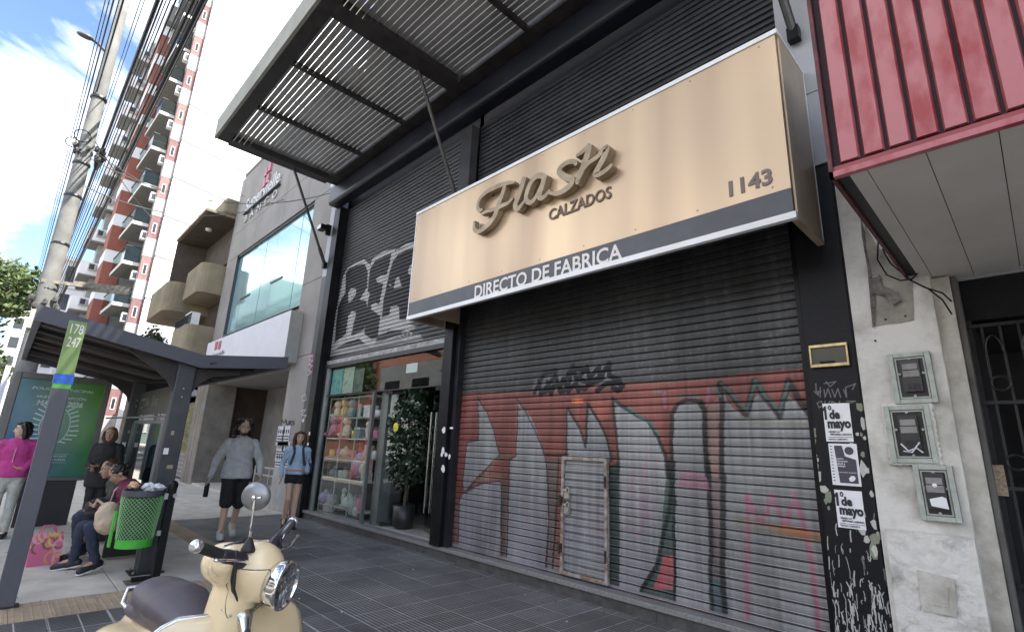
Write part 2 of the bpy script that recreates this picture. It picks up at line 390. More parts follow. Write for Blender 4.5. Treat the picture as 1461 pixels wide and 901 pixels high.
# tan tactile tiles edging the dark field
def tactile(name='tactile_tile', s=.3):
    m = MB(); h = s/2-.002; m.box(-h, h, -h, h, -.03, 0)
    for a in range(5):
        for b in range(5):
            x, y = -h+.03+a*(2*h-.06)/4, -h+.03+b*(2*h-.06)/4
            m.rings([[(x+.013*math.cos(k*math.pi/3), y+.013*math.sin(k*math.pi/3), 0) for k in range(6)], [(x+.007*math.cos(k*math.pi/3), y+.007*math.sin(k*math.pi/3), .005) for k in range(6)]], True)
    return m.build(name, tan_tile, world=False)
tt = tactile(); tt.parent = side; fi = True
for j in range(12):
    for i in range(2):
        put(tt, fi, -6.15-.3*i, -1.0+.3*j+.02, .001); fi = False
for i in range(17):
    put(tt, False, -6.75-.3*i, 2.45-.0, .001)
strip = MB(); strip.box(-6.6, DX, 2.05, 2.30, -.03, -.001); strip.build('tan_strip', tan_tile, side)
# dark ribbed tiles
def ribbed(name, s=.4):
    m = MB(); h = s/2-.003; m.box(-h, h, -h, h, -.03, -.0025, 1)
    nr = 10; p = 2*h/nr
    for k in range(nr):
        y0, y1 = -h+k*p+.006, -h+(k+1)*p-.005
        for x0, x1 in ((-h+.005, -.004), (.004, h-.005)):
            lo = [(x0,y0,-.0025),(x1,y0,-.0025),(x1,y1,-.0025),(x0,y1,-.0025)]; hi = [(x0+.003,y0+.002,0),(x1-.003,y0+.002,0),(x1-.003,y1-.002,0),(x0+.003,y1-.002,0)]
            m.add(lo+hi, [(4,5,6,7),(0,1,5,4),(1,2,6,5),(2,3,7,6),(3,0,4,7)], 0)
    return m.build(name, [tile_dark, tile_grout], world=False)
rb = ribbed('ribbed_tile'); rb.parent = side; fi = True; cnt = 0
for i in range(28):
    for j in range(6):
        cx, cy = DX+.2+.4*i, 2.60+.2+.4*j
        if cy > 4.85: continue
        if cx > -.2: continue
        put(rb, fi, cx, cy, random.uniform(-.0025, .001)); fi = False; cnt += 1
for i in range(13):
    for j in range(9):
        cx, cy = -5.8+.4*i, 2.40-.4*j
        if cy < -.9 or cx > -.8: continue
        c = inst(rb, side, (cx-SO[0], cy-SO[1], -SO[2]+random.uniform(-.0025, .001)), rot=(0, 0, math.pi/2)); cnt += 1
fill = MB(); fill.box(-.6, 12, -1.17, 4.7, -.03, -.004); fill.box(-6.0, -.6, -1.17, -1.0, -.03, -.004); fill.build('paving_border', concrete, side)
# thin litter and bottle caps on the tiles
lit = MB()
for k in range(26):
    x, y = random.uniform(-11, -3.2), random.uniform(2.4, 4.5); r = random.uniform(.005, .012)
    lit.rings([[(x+r*math.cos(a*1.05+k), y+r*.7*math.sin(a*1.05+k), .001) for a in range(6)], [(x+.7*r*math.cos(a*1.05+k), y+.5*r*math.sin(a*1.05+k), .005) for a in range(6)]], True)
gum = MB()
for k in range(170):
    x, y = random.uniform(-14, -1), random.choice([random.uniform(2.0, 4.6), random.uniform(4.2, 4.68), random.uniform(0, 2.2)]); r = random.uniform(.006, .016)
    gum.rings([[(x+r*math.cos(a*.9+k), y+r*math.sin(a*.9+k), .0) for a in range(7)], [(x+.8*r*math.cos(a*.9+k), y+.8*r*math.sin(a*.9+k), .0022) for a in range(7)]], True)
tag(gum.build('gum_spots', M('trodden gum', (.10,.095,.09), .8, var=.5, vs=3)), kind='stuff', label='dark trodden gum spots dotted over the pavement', cat='litter')
lo = lit.build('street_litter', paper); tag(lo, kind='stuff', label='tiny scraps of pale litter scattered on dark tiles', cat='litter')
# ================================================================== shoe shop with the big graffitied shutter
SH_Y = 4.85
shoe = thing('shoe_shop', 'closed shop front with dark slatted shutters, black columns and stone sill under the beige sign', 'shop', (-3.7, 4.7, 0))
def wp(pts, Y=SH_Y): return [(wall(x, y, Y)[0], wall(x, y, Y)[2]) for x, y in pts]
def zm(ox, oy, s, pts): return [(ox+x/s, oy+y/s) for x, y in pts]
# --- sprayed paint of the lower shutter
C = Canvas('shutter paint', -6.35, -1.2, .1, 3.75, 330, (.055,.055,.055))
n_ = C.noise(.6, 1.2, 5, 3); n2_ = C.noise(9, 1.0, 3, 5)
SIL = (.225,.226,.230); DK = (.009,.013,.014); RED = (.20,.068,.056); BRN = (.13,.095,.085)
zz = C.Z
C.a *= (.65+.7*n_)[..., None]*(.8+.4*n2_)[..., None]
redm = (zz < 2.255+.02*np.sin(C.X*3)) 
C.a[redm] = (np.array(RED)*np.ones_like(C.a))[redm]*(.72+.55*n_[redm])[:, None]
A = lambda p: wp(zm(630, 500, 5.005, p)); B = lambda p: wp(zm(630, 660, 5.005, p)); Cc = lambda p: wp(zm(800, 500, 5.005, p)); D = lambda p: wp(zm(800, 660, 4.095, p)); E_ = lambda p: wp(zm(1000, 500, 5.005, p)); F_ = lambda p: wp(zm(1000, 680, 4.075, p))
s1 = A([(258,345),(262,640),(185,655),(155,900)]) + B([(130,250),(118,610),(430,700),(425,140),(380,130),(300,145),(230,180),(165,215)]) + A([(270,880),(415,745),(375,590),(330,460)])
s1a = A([(258,345),(262,640),(185,655),(152,930)]) + B([(165,200)]) + A([(270,880),(415,745),(375,590),(330,460)])
s1b = B([(165,210),(230,180),(300,145),(380,130),(425,135),(415,660),(118,605),(132,260)])
s2 = A([(530,340),(548,420),(530,755),(490,770)]) + B([(468,680),(735,775),(760,400)]) + A([(748,780),(708,650),(640,480)])
s3 = Cc([(45,420),(38,770)]) + D([(10,60),(-10,660),(280,735),(275,20)]) + Cc([(352,760),(330,640),(290,540),(200,390),(185,680),(130,530)])
s4 = Cc([(372,350),(408,720)]) + D([(345,0),(340,730),(455,755),(520,690),(575,560),(600,400),(615,250),(615,100)]) + Cc([(750,800),(700,640),(620,510),(450,400)])
s5 = Cc([(800,450),(850,380),(930,365),(1000,380),(1030,450),(1045,900)]) + D([(860,120),(880,870),(670,815),(672,0)]) + Cc([(805,800)])
s6 = E_([(160,300),(200,390),(320,480),(380,340),(430,310),(555,490),(620,320),(680,370),(780,480)]) + F_([(690,0),(775,901),(760,960),(148,830),(128,0)])
for sp in (s1a, s1b, s2, s3, s4, s5, s6): C.poly(sp, SIL)
C.stroke(A([(262,345),(250,250)]), .03, DK, .4)
# darker uprights between letters
for p0, p1 in ((B([(425,150),(470,120),(462,700),(415,670)]), BRN), (A([(750,780),(835,770)])+B([(835,60),(800,780),(740,770),(765,400)]), BRN),
               (D([(282,20),(345,0),(338,735),(280,730)]), (.035,.05,.05)), (D([(612,100),(672,0),(670,815),(455,755),(580,540)]), (.06,.085,.08)),
               (D([(600,540),(655,540),(655,740),(540,735)]), (.33,.08,.08)), (E_([(50,400),(130,330),(150,900),(40,900)])+F_([(50,0),(145,830),(60,790)]), (.20,.13,.115))): C.poly(p0, p1)
C.poly(F_([(45,0),(135,0),(148,830),(65,790)]), (.14,.12,.12), .85)
C.poly(F_([(50,600),(145,600),(148,820),(65,790)]), (.07,.14,.16), .6)
W1 = .032
for st, w in ((A([(262,345),(262,640),(185,655),(155,900)])+B([(130,250),(118,610)]), W1), (A([(262,345),(330,450),(375,580),(415,745),(270,890)])+B([(170,215)]), W1), (B([(165,215),(230,175),(300,145),(425,130)]), .03), (B([(425,150),(430,300),(428,680)]), .03),
              (B([(480,80),(475,400),(462,700)]), W1), (A([(530,330),(548,400),(532,755),(485,775),(480,900)]), W1), (A([(530,330),(600,440),(660,560),(720,690),(750,800)])+B([(765,400),(745,770)]), W1), (A([(740,740),(900,745)]), .05), (A([(835,770)])+B([(830,60),(815,400),(790,780)]), .04),
              (Cc([(45,415),(40,750)]), .05), (Cc([(50,415),(130,540),(180,690),(192,380),(280,520),(330,640),(360,780)]), .055), (Cc([(370,345),(400,640),(410,900)]), .06), (Cc([(365,345),(480,430),(620,505),(690,610),(745,760),(765,900)]), .07),
              (D([(625,0),(650,120),(630,300),(600,430),(560,590),(470,745)]), .075), (D([(660,0),(665,810)]), .055), (Cc([(790,900),(790,460),(830,385),(900,355),(980,360),(1025,430),(1045,900)]), .075), (D([(860,0),(872,300),(880,860)]), .07),
              (E_([(5,360),(25,420),(40,900)]), .07), (E_([(135,230),(150,400),(142,900)]), .09), (F_([(130,0),(125,400),(135,800)]), .09), (E_([(140,240),(240,350),(325,460),(385,220),(450,330),(560,470),(620,220),(690,340),(770,450)]), .095)): C.stroke(st, w*.78, DK, .86, .45)
for st in (E_([(145,240),(245,340),(328,430),(388,230)]), E_([(395,220),(460,330),(560,440),(620,230)]), Cc([(480,410),(640,520),(700,600)]), Cc([(830,330),(900,320),(990,330)]), E_([(60,290),(100,260),(135,330)]), Cc([(670,300),(720,300)])): C.stroke(st, .035, (.07,.13,.12), .75)
C.poly(A([(405,770),(480,770),(475,900),(280,900)])+B([(380,0),(240,140),(330,120),(425,110),(475,100),(478,0)]), RED)
C.stroke(A([(300,900),(400,770),(480,760)]), .06, (.16,.12,.08), .7); C.stroke(B([(250,130),(340,100),(430,100)]), .06, (.17,.15,.09), .7)
C.poly(D([(600,545),(650,545),(655,640),(590,650)]), (.34,.07,.07)); C.poly(D([(560,690),(600,660),(605,740),(540,730)]), (.42,.07,.08))
C.poly(Cc([(78,345),(160,345),(160,378),(78,378)]), (.62,.17,.06)); C.poly(Cc([(205,370),(350,360),(345,490),(290,500),(230,420)]), (.34,.11,.08), .7)
PK = (.36,.13,.19)
for st, w in ((F_([(270,110),(268,420),(262,850)]), .06), (F_([(270,120),(350,280),(410,110),(490,290),(540,110),(630,400),(690,900)]), .055), (Cc([(740,310),(745,400)]), .05), (Cc([(1050,260),(1050,380)]), .04)): C.stroke(st, w*1.15, PK, .72, .6)
C.poly(D([(690,150),(700,70),(740,50),(810,55),(850,90),(870,160)]), PK, .55)
for k in range(90):
    x = random.choice([random.uniform(665, 712), random.uniform(728, 775), random.uniform(800, 862), random.uniform(890, 945)]); y = random.uniform(655, 720)
    C.stroke(wp([(x, y), (x+random.uniform(-3, 6), y+random.uniform(50, 120))]), random.uniform(.012, .03), random.choice([PK, (.33,.33,.35), (.27,.20,.27), (.14,.14,.27)]), .30, .9)
for x0, y0, x1, y1 in ((905,652,893,760), (925,635,903,770), (940,650,915,750), (897,700,925,660), (905,770,935,720)): C.stroke(wp([(x0,y0),(x1,y1)]), .04, PK, .3, .9)
C.warp(.012, 7, 61); C.warp(.004, 40, 71)
C.a *= (.72+.56*C.noise(34, .9, 3, 81))[..., None]
# rust bloom, drips and grime
for k in range(7): C.stroke(wp([(1088+k*4, 745+k*2), (1168, 764)]), .03+.02*k, (.30,.09,.025), .17, 1)
C.stroke(wp([(1118,752),(1150,762)]), .09, (.50,.12,.02), .55, 1); C.stroke(wp([(1050,742),(1170,770)]), .16, (.20,.15,.05), .35, 1)
C.stroke(wp([(1050,600),(1150,606)]), .05, (.20,.17,.09), .5, 1)
C.poly([(-6.4,.1),(-1.2,.1),(-1.2,.185),(-6.4,.2)], (.24,.24,.25), .7)
# black marker tag across the dark slats
zA = lambda p: wp(zm(630, 440, 2.047, p))
C.stroke(zA([(285,225),(340,215),(400,200),(480,195)]), .26, (.17,.165,.17), .75, .6)
for pl in ([(272,245),(300,190),(335,180),(330,200),(290,250),(285,210)], [(300,245),(330,225),(320,250),(310,215)], [(335,200),(345,240),(355,205),(370,235),(380,180)], [(360,210),(385,165),(395,215),(372,240)], [(395,175),(420,180),(398,205),(430,215),(470,200)], [(425,170),(432,205),(460,170),(462,205),(490,160),(490,195),(520,210)], [(400,240),(395,228),(420,235),(430,222),(470,205)], [(455,240),(480,220),(515,215),(530,225),(515,240),(500,230)], [(350,243),(365,236),(372,242)]):
    C.stroke(zA(pl), .070, (.002,.002,.003), 1)
C.a *= (.55+.86*C.noise(3, .8, 5, 11))[..., None]; C.a *= (.80+.4*C.noise(14, 1.2, 3, 12))[..., None]
sp_ = C.noise(42, 40, 2, 31) > .70
C.a[sp_ & (zz > 2.26)] *= 1.55
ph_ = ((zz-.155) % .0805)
bead = (ph_ > .0085) & (ph_ < .0185); C.a[bead] = C.a[bead]*1.45+.035  # worn bead, with its highlight painted into the colour of every slat
C.a[(ph_ > .0185) & (ph_ < .024)] *= .62; C.a[ph_ > .074] *= .6  # crease lines: dirt and groove shade painted together into the colour
low_ = np.clip((.95-zz)/.9, 0, 1)[..., None]*np.clip(C.noise(2, .7, 4, 41)*2.2-.6, 0, 1)[..., None]*(C.X < -2.4)[..., None]
C.a = C.a*(1-.45*low_*(C.a.mean(2, keepdims=True) > .09))+.45*low_*(C.a.mean(2, keepdims=True) > .09)*np.array((.34,.33,.37))
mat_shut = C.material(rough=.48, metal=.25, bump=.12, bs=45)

PITCH_S = .0805
def slat_mesh(name, x0, x1, p, mat, y, z, parent, amp=.0035):
    m = MB(); n = 7; prof = [(.016, 0), (.016, .007), (-.004, .0085), (-.010, .013), (-.003, .0185), (-amp-.001, p*.62), (-amp*.5, p*.93), (.016, p*.975)]
    a = [(x0, y+q[0], z+q[1]) for q in prof]; b = [(x1, y+q[0], z+q[1]) for q in prof]
    m.add(a+b, [(i, 8+i, 9+i, i+1) for i in range(7)]); o = m.build(name, mat, parent, world=True); return o
SX0, SX1 = -6.27, -1.27
def shutter(parent, x0, x1, z0, n, p, mat, y, name='roller_shutter', amp=.0035):
    back = MB(); back.box(x0-.02, x1+.02, y+.03, y+.06, z0, z0+n*p); sh = back.build(name, mat, parent)
    s0 = slat_mesh('slat', x0, x1, p, mat, y, z0, sh, amp)
    for k in range(1, n): inst(s0, sh, (0, random.uniform(-.0025, .0025), k*p+random.uniform(-.001,.001)), 'slat', rot=(random.uniform(-.0004,.0004), random.uniform(-.0006,.0006), 0) if False else None)
    return sh, s0
WD = (-4.0, -3.43, .215, 1.41)      # wicket door
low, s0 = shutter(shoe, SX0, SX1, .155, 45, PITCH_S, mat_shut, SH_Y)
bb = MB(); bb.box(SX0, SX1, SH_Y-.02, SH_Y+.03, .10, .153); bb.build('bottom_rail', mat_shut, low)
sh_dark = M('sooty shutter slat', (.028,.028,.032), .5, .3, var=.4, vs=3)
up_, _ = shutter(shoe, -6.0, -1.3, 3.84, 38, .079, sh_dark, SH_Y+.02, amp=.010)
# wicket door
wk = MB(); x0, x1, z0, z1 = WD; t = .035
wood_old = M('peeling pale frame', (.36,.32,.30), .7, var=.5, vs=14, col2=(.19,.12,.075), ramp=(.38,.6))
wk.box(x0-t, x0, 4.80, 4.845, z0-t, z1+t).box(x1, x1+t, 4.80, 4.845, z0-t, z1+t).box(x0+.0005, x1-.0005, 4.80, 4.845, z1, z1+t).box(x0+.0005, x1-.0005, 4.80, 4.845, z0-t, z0)
wkd = wk.build('wicket_door', wood_old, shoe)
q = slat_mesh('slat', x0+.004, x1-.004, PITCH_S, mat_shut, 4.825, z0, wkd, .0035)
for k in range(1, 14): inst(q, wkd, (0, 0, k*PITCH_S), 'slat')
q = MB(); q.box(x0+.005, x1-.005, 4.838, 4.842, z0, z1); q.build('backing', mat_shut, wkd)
for zc in (.45, .95): q = MB(); q.box(x0-.055, x0-.005, 4.775, 4.80, zc-.045, zc+.045); q.lathe([(.012,-.06),(.012,.06)], (x0-.03,4.772,zc), n=8); q.build('hinge', M('rusted hinge', (.06,.04,.03), .7, .3, var=.5, vs=30), wkd)
for zc in (.45, 1.2): q = MB(); q.lathe([(.012,-.06),(.012,.06)], (x1+.018,4.79,zc), n=8); q.build('hinge', M('rusted hinge', (.1,.06,.04)), wkd)
for zc in (1.02, .86):
    q = MB(); q.box(x0+.03, x0+.10, 4.775, 4.815, zc-.035, zc+.03); q.tube([(x0+.045,4.795,zc+.03),(x0+.045,4.795,zc+.07),(x0+.065,4.795,zc+.085),(x0+.085,4.795,zc+.07),(x0+.085,4.795,zc+.03)], .007, 6); q.box(x0-.03, x0+.045, 4.79, 4.805, zc+.04, zc+.065)
    q.build('padlock', M('brass padlock', (.45,.42,.36), .4, .6, var=.3, vs=30), wkd)

# --- sill and riser, walls, columns, soffit beam
q = MB(); q.box(-11.0, -1.3, 4.70, 4.86, .10, .150); bevel(q.build('sill', granite, shoe), .006)
for k in range(13):
    q = MB(); xa = -11.0+k*.7462; q.box(xa+.002, xa+.7442, 4.725, 4.90, -.03, .0995); q.build('riser_stone', granite_dark, shoe)
q = MB(); q.box(-6.0, -1.0, 4.99, 5.15, -.1, 14); q.box(-6.2, -6.0, 5.0, 9, -.1, 14); q.build('wall', black_paint, shoe)
q = MB(); q.box(-6.33, -6.11, 4.66, 4.79, .152, 3.95); bevel(q.build('column', black_paint, shoe), .008)
q = MB(); q.box(-6.11, -6.03, 4.74, 4.90, .152, 3.95); q.build('guide_rail', dark_steel, shoe)
q = MB(); q.box(-6.30, -6.02, 4.68, 4.84, 3.95, 6.82); bevel(q.build('column', M('grey steel post', (.045,.045,.05), .45, var=.3), shoe), .01)
# black column with old paper on it
C2 = Canvas('black column paint', -1.40, -.90, 0, 3.3, 420, (.007,.007,.009))
g_ = np.random.default_rng(4)
for k in range(300):
    z = abs(g_.normal(0, .42)); x = g_.uniform(-1.36, -.93)
    if z > 1.05: continue
    L = g_.uniform(.01, .07); C2.stroke([(x, z), (x+g_.uniform(-.006,.006), z+L), (x+g_.uniform(-.012,.012), z+L*1.6)], g_.uniform(.002, .011), (.45,.45,.44), .9)
for k in range(34):
    a = g_.uniform(0, 6.28, 7); x = g_.choice([-1.32, -1.27, -1.05, -.98])+g_.uniform(-.03,.03); z = g_.uniform(.8, 1.95); r = g_.uniform(.008, .035)
    C2.poly([(x+r*g_.uniform(.5,1.3)*math.cos(j*.9), z+1.7*r*g_.uniform(.5,1.3)*math.sin(j*.9)) for j in range(7)], (.5,.5,.46) if k % 3 else (.25,.27,.2), .85)
zt = lambda p: wp(zm(1150, 530, 3.6, p), 4.68)
for pl in ([(48,60),(50,105),(75,100)], [(90,60),(120,55),(150,50),(120,75),(100,50)], [(40,100),(60,120),(60,100)], [(70,80),(70,130)], [(90,90),(95,130),(110,85),(125,130)], [(130,90),(145,130),(160,85),(175,130)], [(190,90),(205,130),(200,80),(250,60),(235,90)], [(55,160),(75,150),(85,170),(65,185),(55,160)], [(95,150),(95,190),(120,150)], [(130,190),(130,150),(155,165)], [(170,150),(165,185),(190,180)], [(205,150),(250,150),(220,160),(215,185)]):
    C2.stroke(pl and zt(pl), .010, (.17,.165,.17), .8)
zt2 = lambda p: zt(p)
col_mat = C2.material(rough=.5, bump=.15, bs=50, spec=.25)
q = MB(); q.box(-1.30, -.945, 4.69, 4.97, -.02, 4.02); bevel(q.build('column', col_mat, shoe), .01)
q = MB(); q.box(-1.345, -1.30, 4.74, 4.92, .152, 3.75); q.build('guide_rail', black_paint, shoe)
# brass letter plate
br = M('brass frame', (.55,.43,.22), .35, .6, var=.3, vs=20)
q = MB(); q.box(-1.255, -.995, 4.672, 4.69, 2.245, 2.425); pl = q.build('vent_plate', M('dark glass plate', (.05,.05,.035), .25), shoe)
for z in (2.245, 2.405): q = MB(); q.box(-1.262, -.988, 4.655, 4.672, z, z+.026); bevel(q.build('frame_bar', br, pl), .004)
for x in (-1.262, -1.0): q = MB(); q.box(x, x+.012, 4.657, 4.671, 2.271, 2.405); q.build('frame_bar', br, pl)
q = MB(); q.box(-1.19, -1.09, 4.655, 4.671, 2.275, 2.292); q.build('pull', black_paint, pl)
# stone-clad strip of facade above the black column
q = MB(); q.box(-1.26, -.90, 4.70, 4.97, 4.05, 4.78); q.build('cladding', M('pale panel', (.42,.41,.43), .45, var=.05), shoe)
q = MB(); q.box(-1.26, -.90, 4.70, 4.97, 4.79, 14); q.build('cladding', M('pale panel', (.42,.41,.43)), shoe)
# girder over the fronts
q = MB(); q.box(-11.0, 4.0, 4.42, 4.72, 6.84, 7.30); bevel(q.build('girder', M('blue black girder', (.012,.014,.024), .35, var=.3), shoe), .08, 4)
q = MB(); q.box(-11.0, -1.0, 4.92, 5.1, 7.3, 14); q.build('upper_wall', wall_concrete, shoe)
q = MB(); q.box(-11.0, -1.0, 5.1, 14, 13.8, 14); q.build('roof', wall_concrete, shoe)

# --- posters on the black column
def poster(z0, z1, tilt, second, label, x0=-1.205, x1=-1.005):
    r_ = thing('poster', label, 'poster', ((x0+x1)/2, 4.686, (z0+z1)/2), 0)
    w, h = x1-x0, z1-z0
    m = MB(); m.box(-w/2, w/2, -.0, .0015, -h/2, h/2); m.build('sheet', paper, r_, world=False)
    def T(s, ax, az, bx, hh, mat=ink, bold=.02, lift=.003):
        o = lettering(s, (ax*w-w/2, 0, az*h-h/2), (bx*w-w/2, 0, az*h-h/2), hh, mat, None, .0006, bold=bold, lift=lift); o.parent = r_; o.location = (0,0,0); return o
    return r_, w, h, T
def mayo(z0, z1, label, x0, x1):
    r_, w, h, T = poster(z0, z1, 0, False, label, x0, x1)
    m1 = MB(); m1.prism([(.0,.80),(.07,.86),(.13,.86),(.13,.50),(.04,.50),(.04,.74),(.0,.72)], lambda p: (p[0]*w-w/2, -.0036, p[1]*h-h/2+.07*h), lambda p: (p[0]*w-w/2, -.002, p[1]*h-h/2+.07*h)); m1.build('numeral', ink, r_, world=False); T('o', .20, .83, .33, .035, bold=.03)
    T('de', .22, .60, .62, .075*h/.32*1.0, bold=.05); T('mayo', .12, .36, .98, .055*h/.32, bold=.05)
    T('ABAJO LA', .12, .235, .55, .013, bold=.03); T('REFORMA LABORAL', .18, .165, .98, .013, bold=.03)
    m = MB(); m.box(-w*.42, w*.48, -.003, -.0015, -h/2+.112*h, -h/2+.122*h); m.build('rule', ink, r_, world=False)
    T('PARTIDO COMUNISTA', .10, .04, .80, .012, bold=.02)
mayo(1.66, 1.955, 'upper white 1 de mayo poster on the black column, above the dotted black leaflet', -1.215, -1.03)
mayo(1.03, 1.30, 'lower white 1 de mayo poster on the black column, nearest the pavement', -1.20, -1.02)
r_, w, h, T = poster(1.335, 1.645, 0, True, 'white leaflet with a black block and round seal between the two 1 de mayo posters', -1.205, -1.015)
m = MB(); m.prism([(-.3,.45),(-.02,.45),(.05,.2),(.42,.12),(.42,-.44),(-.22,-.44)], lambda p: (p[0]*w, -.0035, p[1]*h), lambda p: (p[0]*w, -.0015, p[1]*h)); m.build('block', M('charcoal print', (.05,.05,.07)), r_, world=False)
m = MB(); m.lathe([(.03,0),(.03,.002)], (w*.22, -.0015, h*.33), (0,-1,0), 20); m.build('seal', M('charcoal print', (.05,.05,.07)), r_, world=False)
m = MB(); m.lathe([(.022,0),(.022,.002)], (w*.22, -.0045, -h*.33), (0,-1,0), 20, sx=1.1, sy=.8); m.build('seal', paper, r_, world=False)
m = MB()
for k in range(12): m.box(-w*.45, -w*.38, -.003, -.0015, h*(.42-k*.075), h*(.44-k*.075))
m.build('dots', ink, r_, world=False)
for s, z in (('Camino', .62), ('Educacion', .56), ('Salud y', .50), ('TRABAJO', .44)): T(s, .22, z, .22+.045*len(s), .011, paper, .02, .0045)
T('Movimiento popular', .2, .30, .9, .009, paper, .0, .0045)

# ================================================================== projecting sign box
SY, SB, SL, SR, SZ0, SZ1 = 3.985, 4.68, -6.37, -1.062, 3.285, 5.02
sign = thing('shop_sign', 'long beige box sign reading Flash Calzados over a dark band, number 1143', 'sign', ((SL+SR)/2, SY, SZ0))
ZB = wall(1130, 268, SY)[2]; ZBl = wall(583, 432, SY)[2]; ZB = (ZB+ZBl)/2
q = MB(); q.box(SL+.02, SR-.02, SY, SY+.03, ZB, SZ1-.045); q.build('front_panel', beige, sign)
q = MB(); q.box(SL+.02, SR-.02, SY+.001, SY+.031, SZ0+.055, ZB-.001); q.build('dark_band', band_grey, sign)
q = MB(); q.box(SL, SR, SY-.012, SY+.04, SZ1-.044, SZ1); q.build('top_trim', white_trim, sign)
q = MB(); q.box(SL, SR, SY-.012, SY+.04, SZ0, SZ0+.054); q.build('bottom_trim', white_trim, sign)
q = MB(); q.box(SL, SL+.019, SY-.004, SY+.03, SZ0+.055, SZ1-.045); q.build('corner_trim', white_trim, sign)
side_m = M('bronze end panel', (.60,.46,.31), .30, .2, var=.3, vs=1.4, stretch=(1,1,.35), col2=(.34,.27,.20), ramp=(.35,.62))
for x, nm in ((SL, 'end_panel'), (SR-.02, 'end_panel')):
    q = MB(); q.box(x+.001, x+.018, SY+.041, SB-.02, SZ0+.03, SZ1-.03); q.build(nm, side_m, sign)
    q = MB(); q.box(x, x+.021, SY+.041, SB-.0, SZ1-.03, SZ1-.002); q.box(x, x+.021, SB-.019, SB, SZ0+.0301, SZ1-.0301); q.build('edge_trim', white_trim, sign)
    q = MB(); q.box(x-.03 if x > -3 else x, x+.021 if x > -3 else x+.05, SY+.041, SB, SZ0, SZ0+.029); q.build('bottom_angle', side_m, sign)
q = MB(); q.box(SL+.03, SR-.03, SY+.05, SB+.1, SZ1-.06, SZ1-.04); q.build('top_cover', black_paint, sign)
for x in (-5.75, -4.2, -2.7): q = MB(); q.beam((x, SY+.05, SZ0+.12), (x, SB, SZ0+.55), .03, .03); q.build('strut', dark_steel, sign)
q = MB(); q.box(-6.02, -6.0, SY+.05, SB, SZ0+.03, SZ1-.1); q.build('end_panel', side_m, sign)
def sgn(px, py): return wall(px, py, SY)
def sline(txt, a, b, hpx, mat, depth, bold=0):
    p0 = sgn(*a); p1 = sgn(*b); z = (p0[2]+p1[2])/2; mid = ((a[0]+b[0])/2, (a[1]+b[1])/2)
    hh = sgn(mid[0], mid[1]-hpx)[2]-sgn(*mid)[2]
    return lettering(txt, (p0[0], SY, z), (p1[0], SY, z), hh, mat, sign, depth, bold=bold)
white_let = M('pale vinyl letter', (.74,.70,.66), .5, var=.06); brown_let = M('brown letter', (.13,.075,.045), .45, var=.2)
sline('DIRECTO DE FABRICA', (677,425), (888,369), 20, white_let, .003, .018)
sline('CALZADOS', (784,312), (873,285), 16, brown_let, .012, .015)
sline('1143', (1041,280), (1103,261), 22, M('grey brown numerals', (.17,.12,.10), .4, var=.2), .006, .03)
for x in np.linspace(SL+.15, SR-.15, 9):
    for z in (ZB+.05, SZ1-.09): q = MB(); q.lathe([(.009,0),(.007,.004),(.001,.005)], (x, SY, z), (0,-1,0), n=8); q.build('rivet', M('dull rivet', (.35,.27,.18), .4, .4), sign)
# script word: swept ribbons standing proud of the panel
zF = lambda p: [(lambda v: (v[0], v[2]))(sgn(660+x/5.633, 190+y/5.633)) for x, y in p]
def spl(pts, n=6):
    out = []; P = [pts[0]]+list(pts)+[pts[-1]]
    for i in range(1, len(P)-2):
        for k in range(n):
            t = k/n; a, b, c, d = (np.array(P[i+j], float) for j in (-1, 0, 1, 2))
            out.append(tuple(.5*((2*b)+(-a+c)*t+(2*a-5*b+4*c-d)*t*t+(-a+3*b-3*c+d)*t**3)))
    out.append(tuple(pts[-1])); return out
strokes = [
 ([(462,418),(400,425),(320,452),(240,492),(185,545),(166,605),(180,640),(205,632)], (.028,.055,.06,.055,.05,.05,.05,.03)),
 ([(385,440),(368,500),(335,590),(300,690),(240,765),(175,808),(140,790),(138,725)], (.05,.065,.07,.07,.065,.055,.05,.03)),
 ([(200,668),(250,645),(320,628),(370,600),(410,585),(450,545)], (.03,.045,.05,.05,.045,.03)),
 ([(545,378),(525,440),(495,530),(470,600),(488,632),(520,600),(550,560)], (.07,.075,.075,.07,.06,.045,.035)),
 ([(715,392),(680,368),(635,378),(592,430),(562,510),(562,565),(600,580),(645,525),(685,440)], (.07,.065,.065,.062,.06,.06,.055,.05,.05)),
 ([(712,365),(690,440),(665,530),(690,545),(725,515),(750,480)], (.065,.07,.065,.055,.045,.035)),
 ([(960,290),(950,262),(900,262),(845,295),(825,340),(870,380),(925,400),(915,445),(860,490),(800,512),(745,505)], (.03,.05,.055,.06,.065,.07,.07,.065,.06,.05,.03)),
 ([(960,215),(1000,190),(1068,130)], (.03,.045,.06)),
 ([(1068,130),(1050,210),(1015,310),(975,410),(985,425)], (.07,.075,.075,.06,.045)),
 ([(1005,345),(1060,275),(1130,225),(1190,160),(1205,165),(1180,240),(1130,330),(1120,365),(1165,355),(1215,320),(1250,285)], (.04,.045,.05,.06,.07,.07,.065,.06,.05,.045,.03)),
]
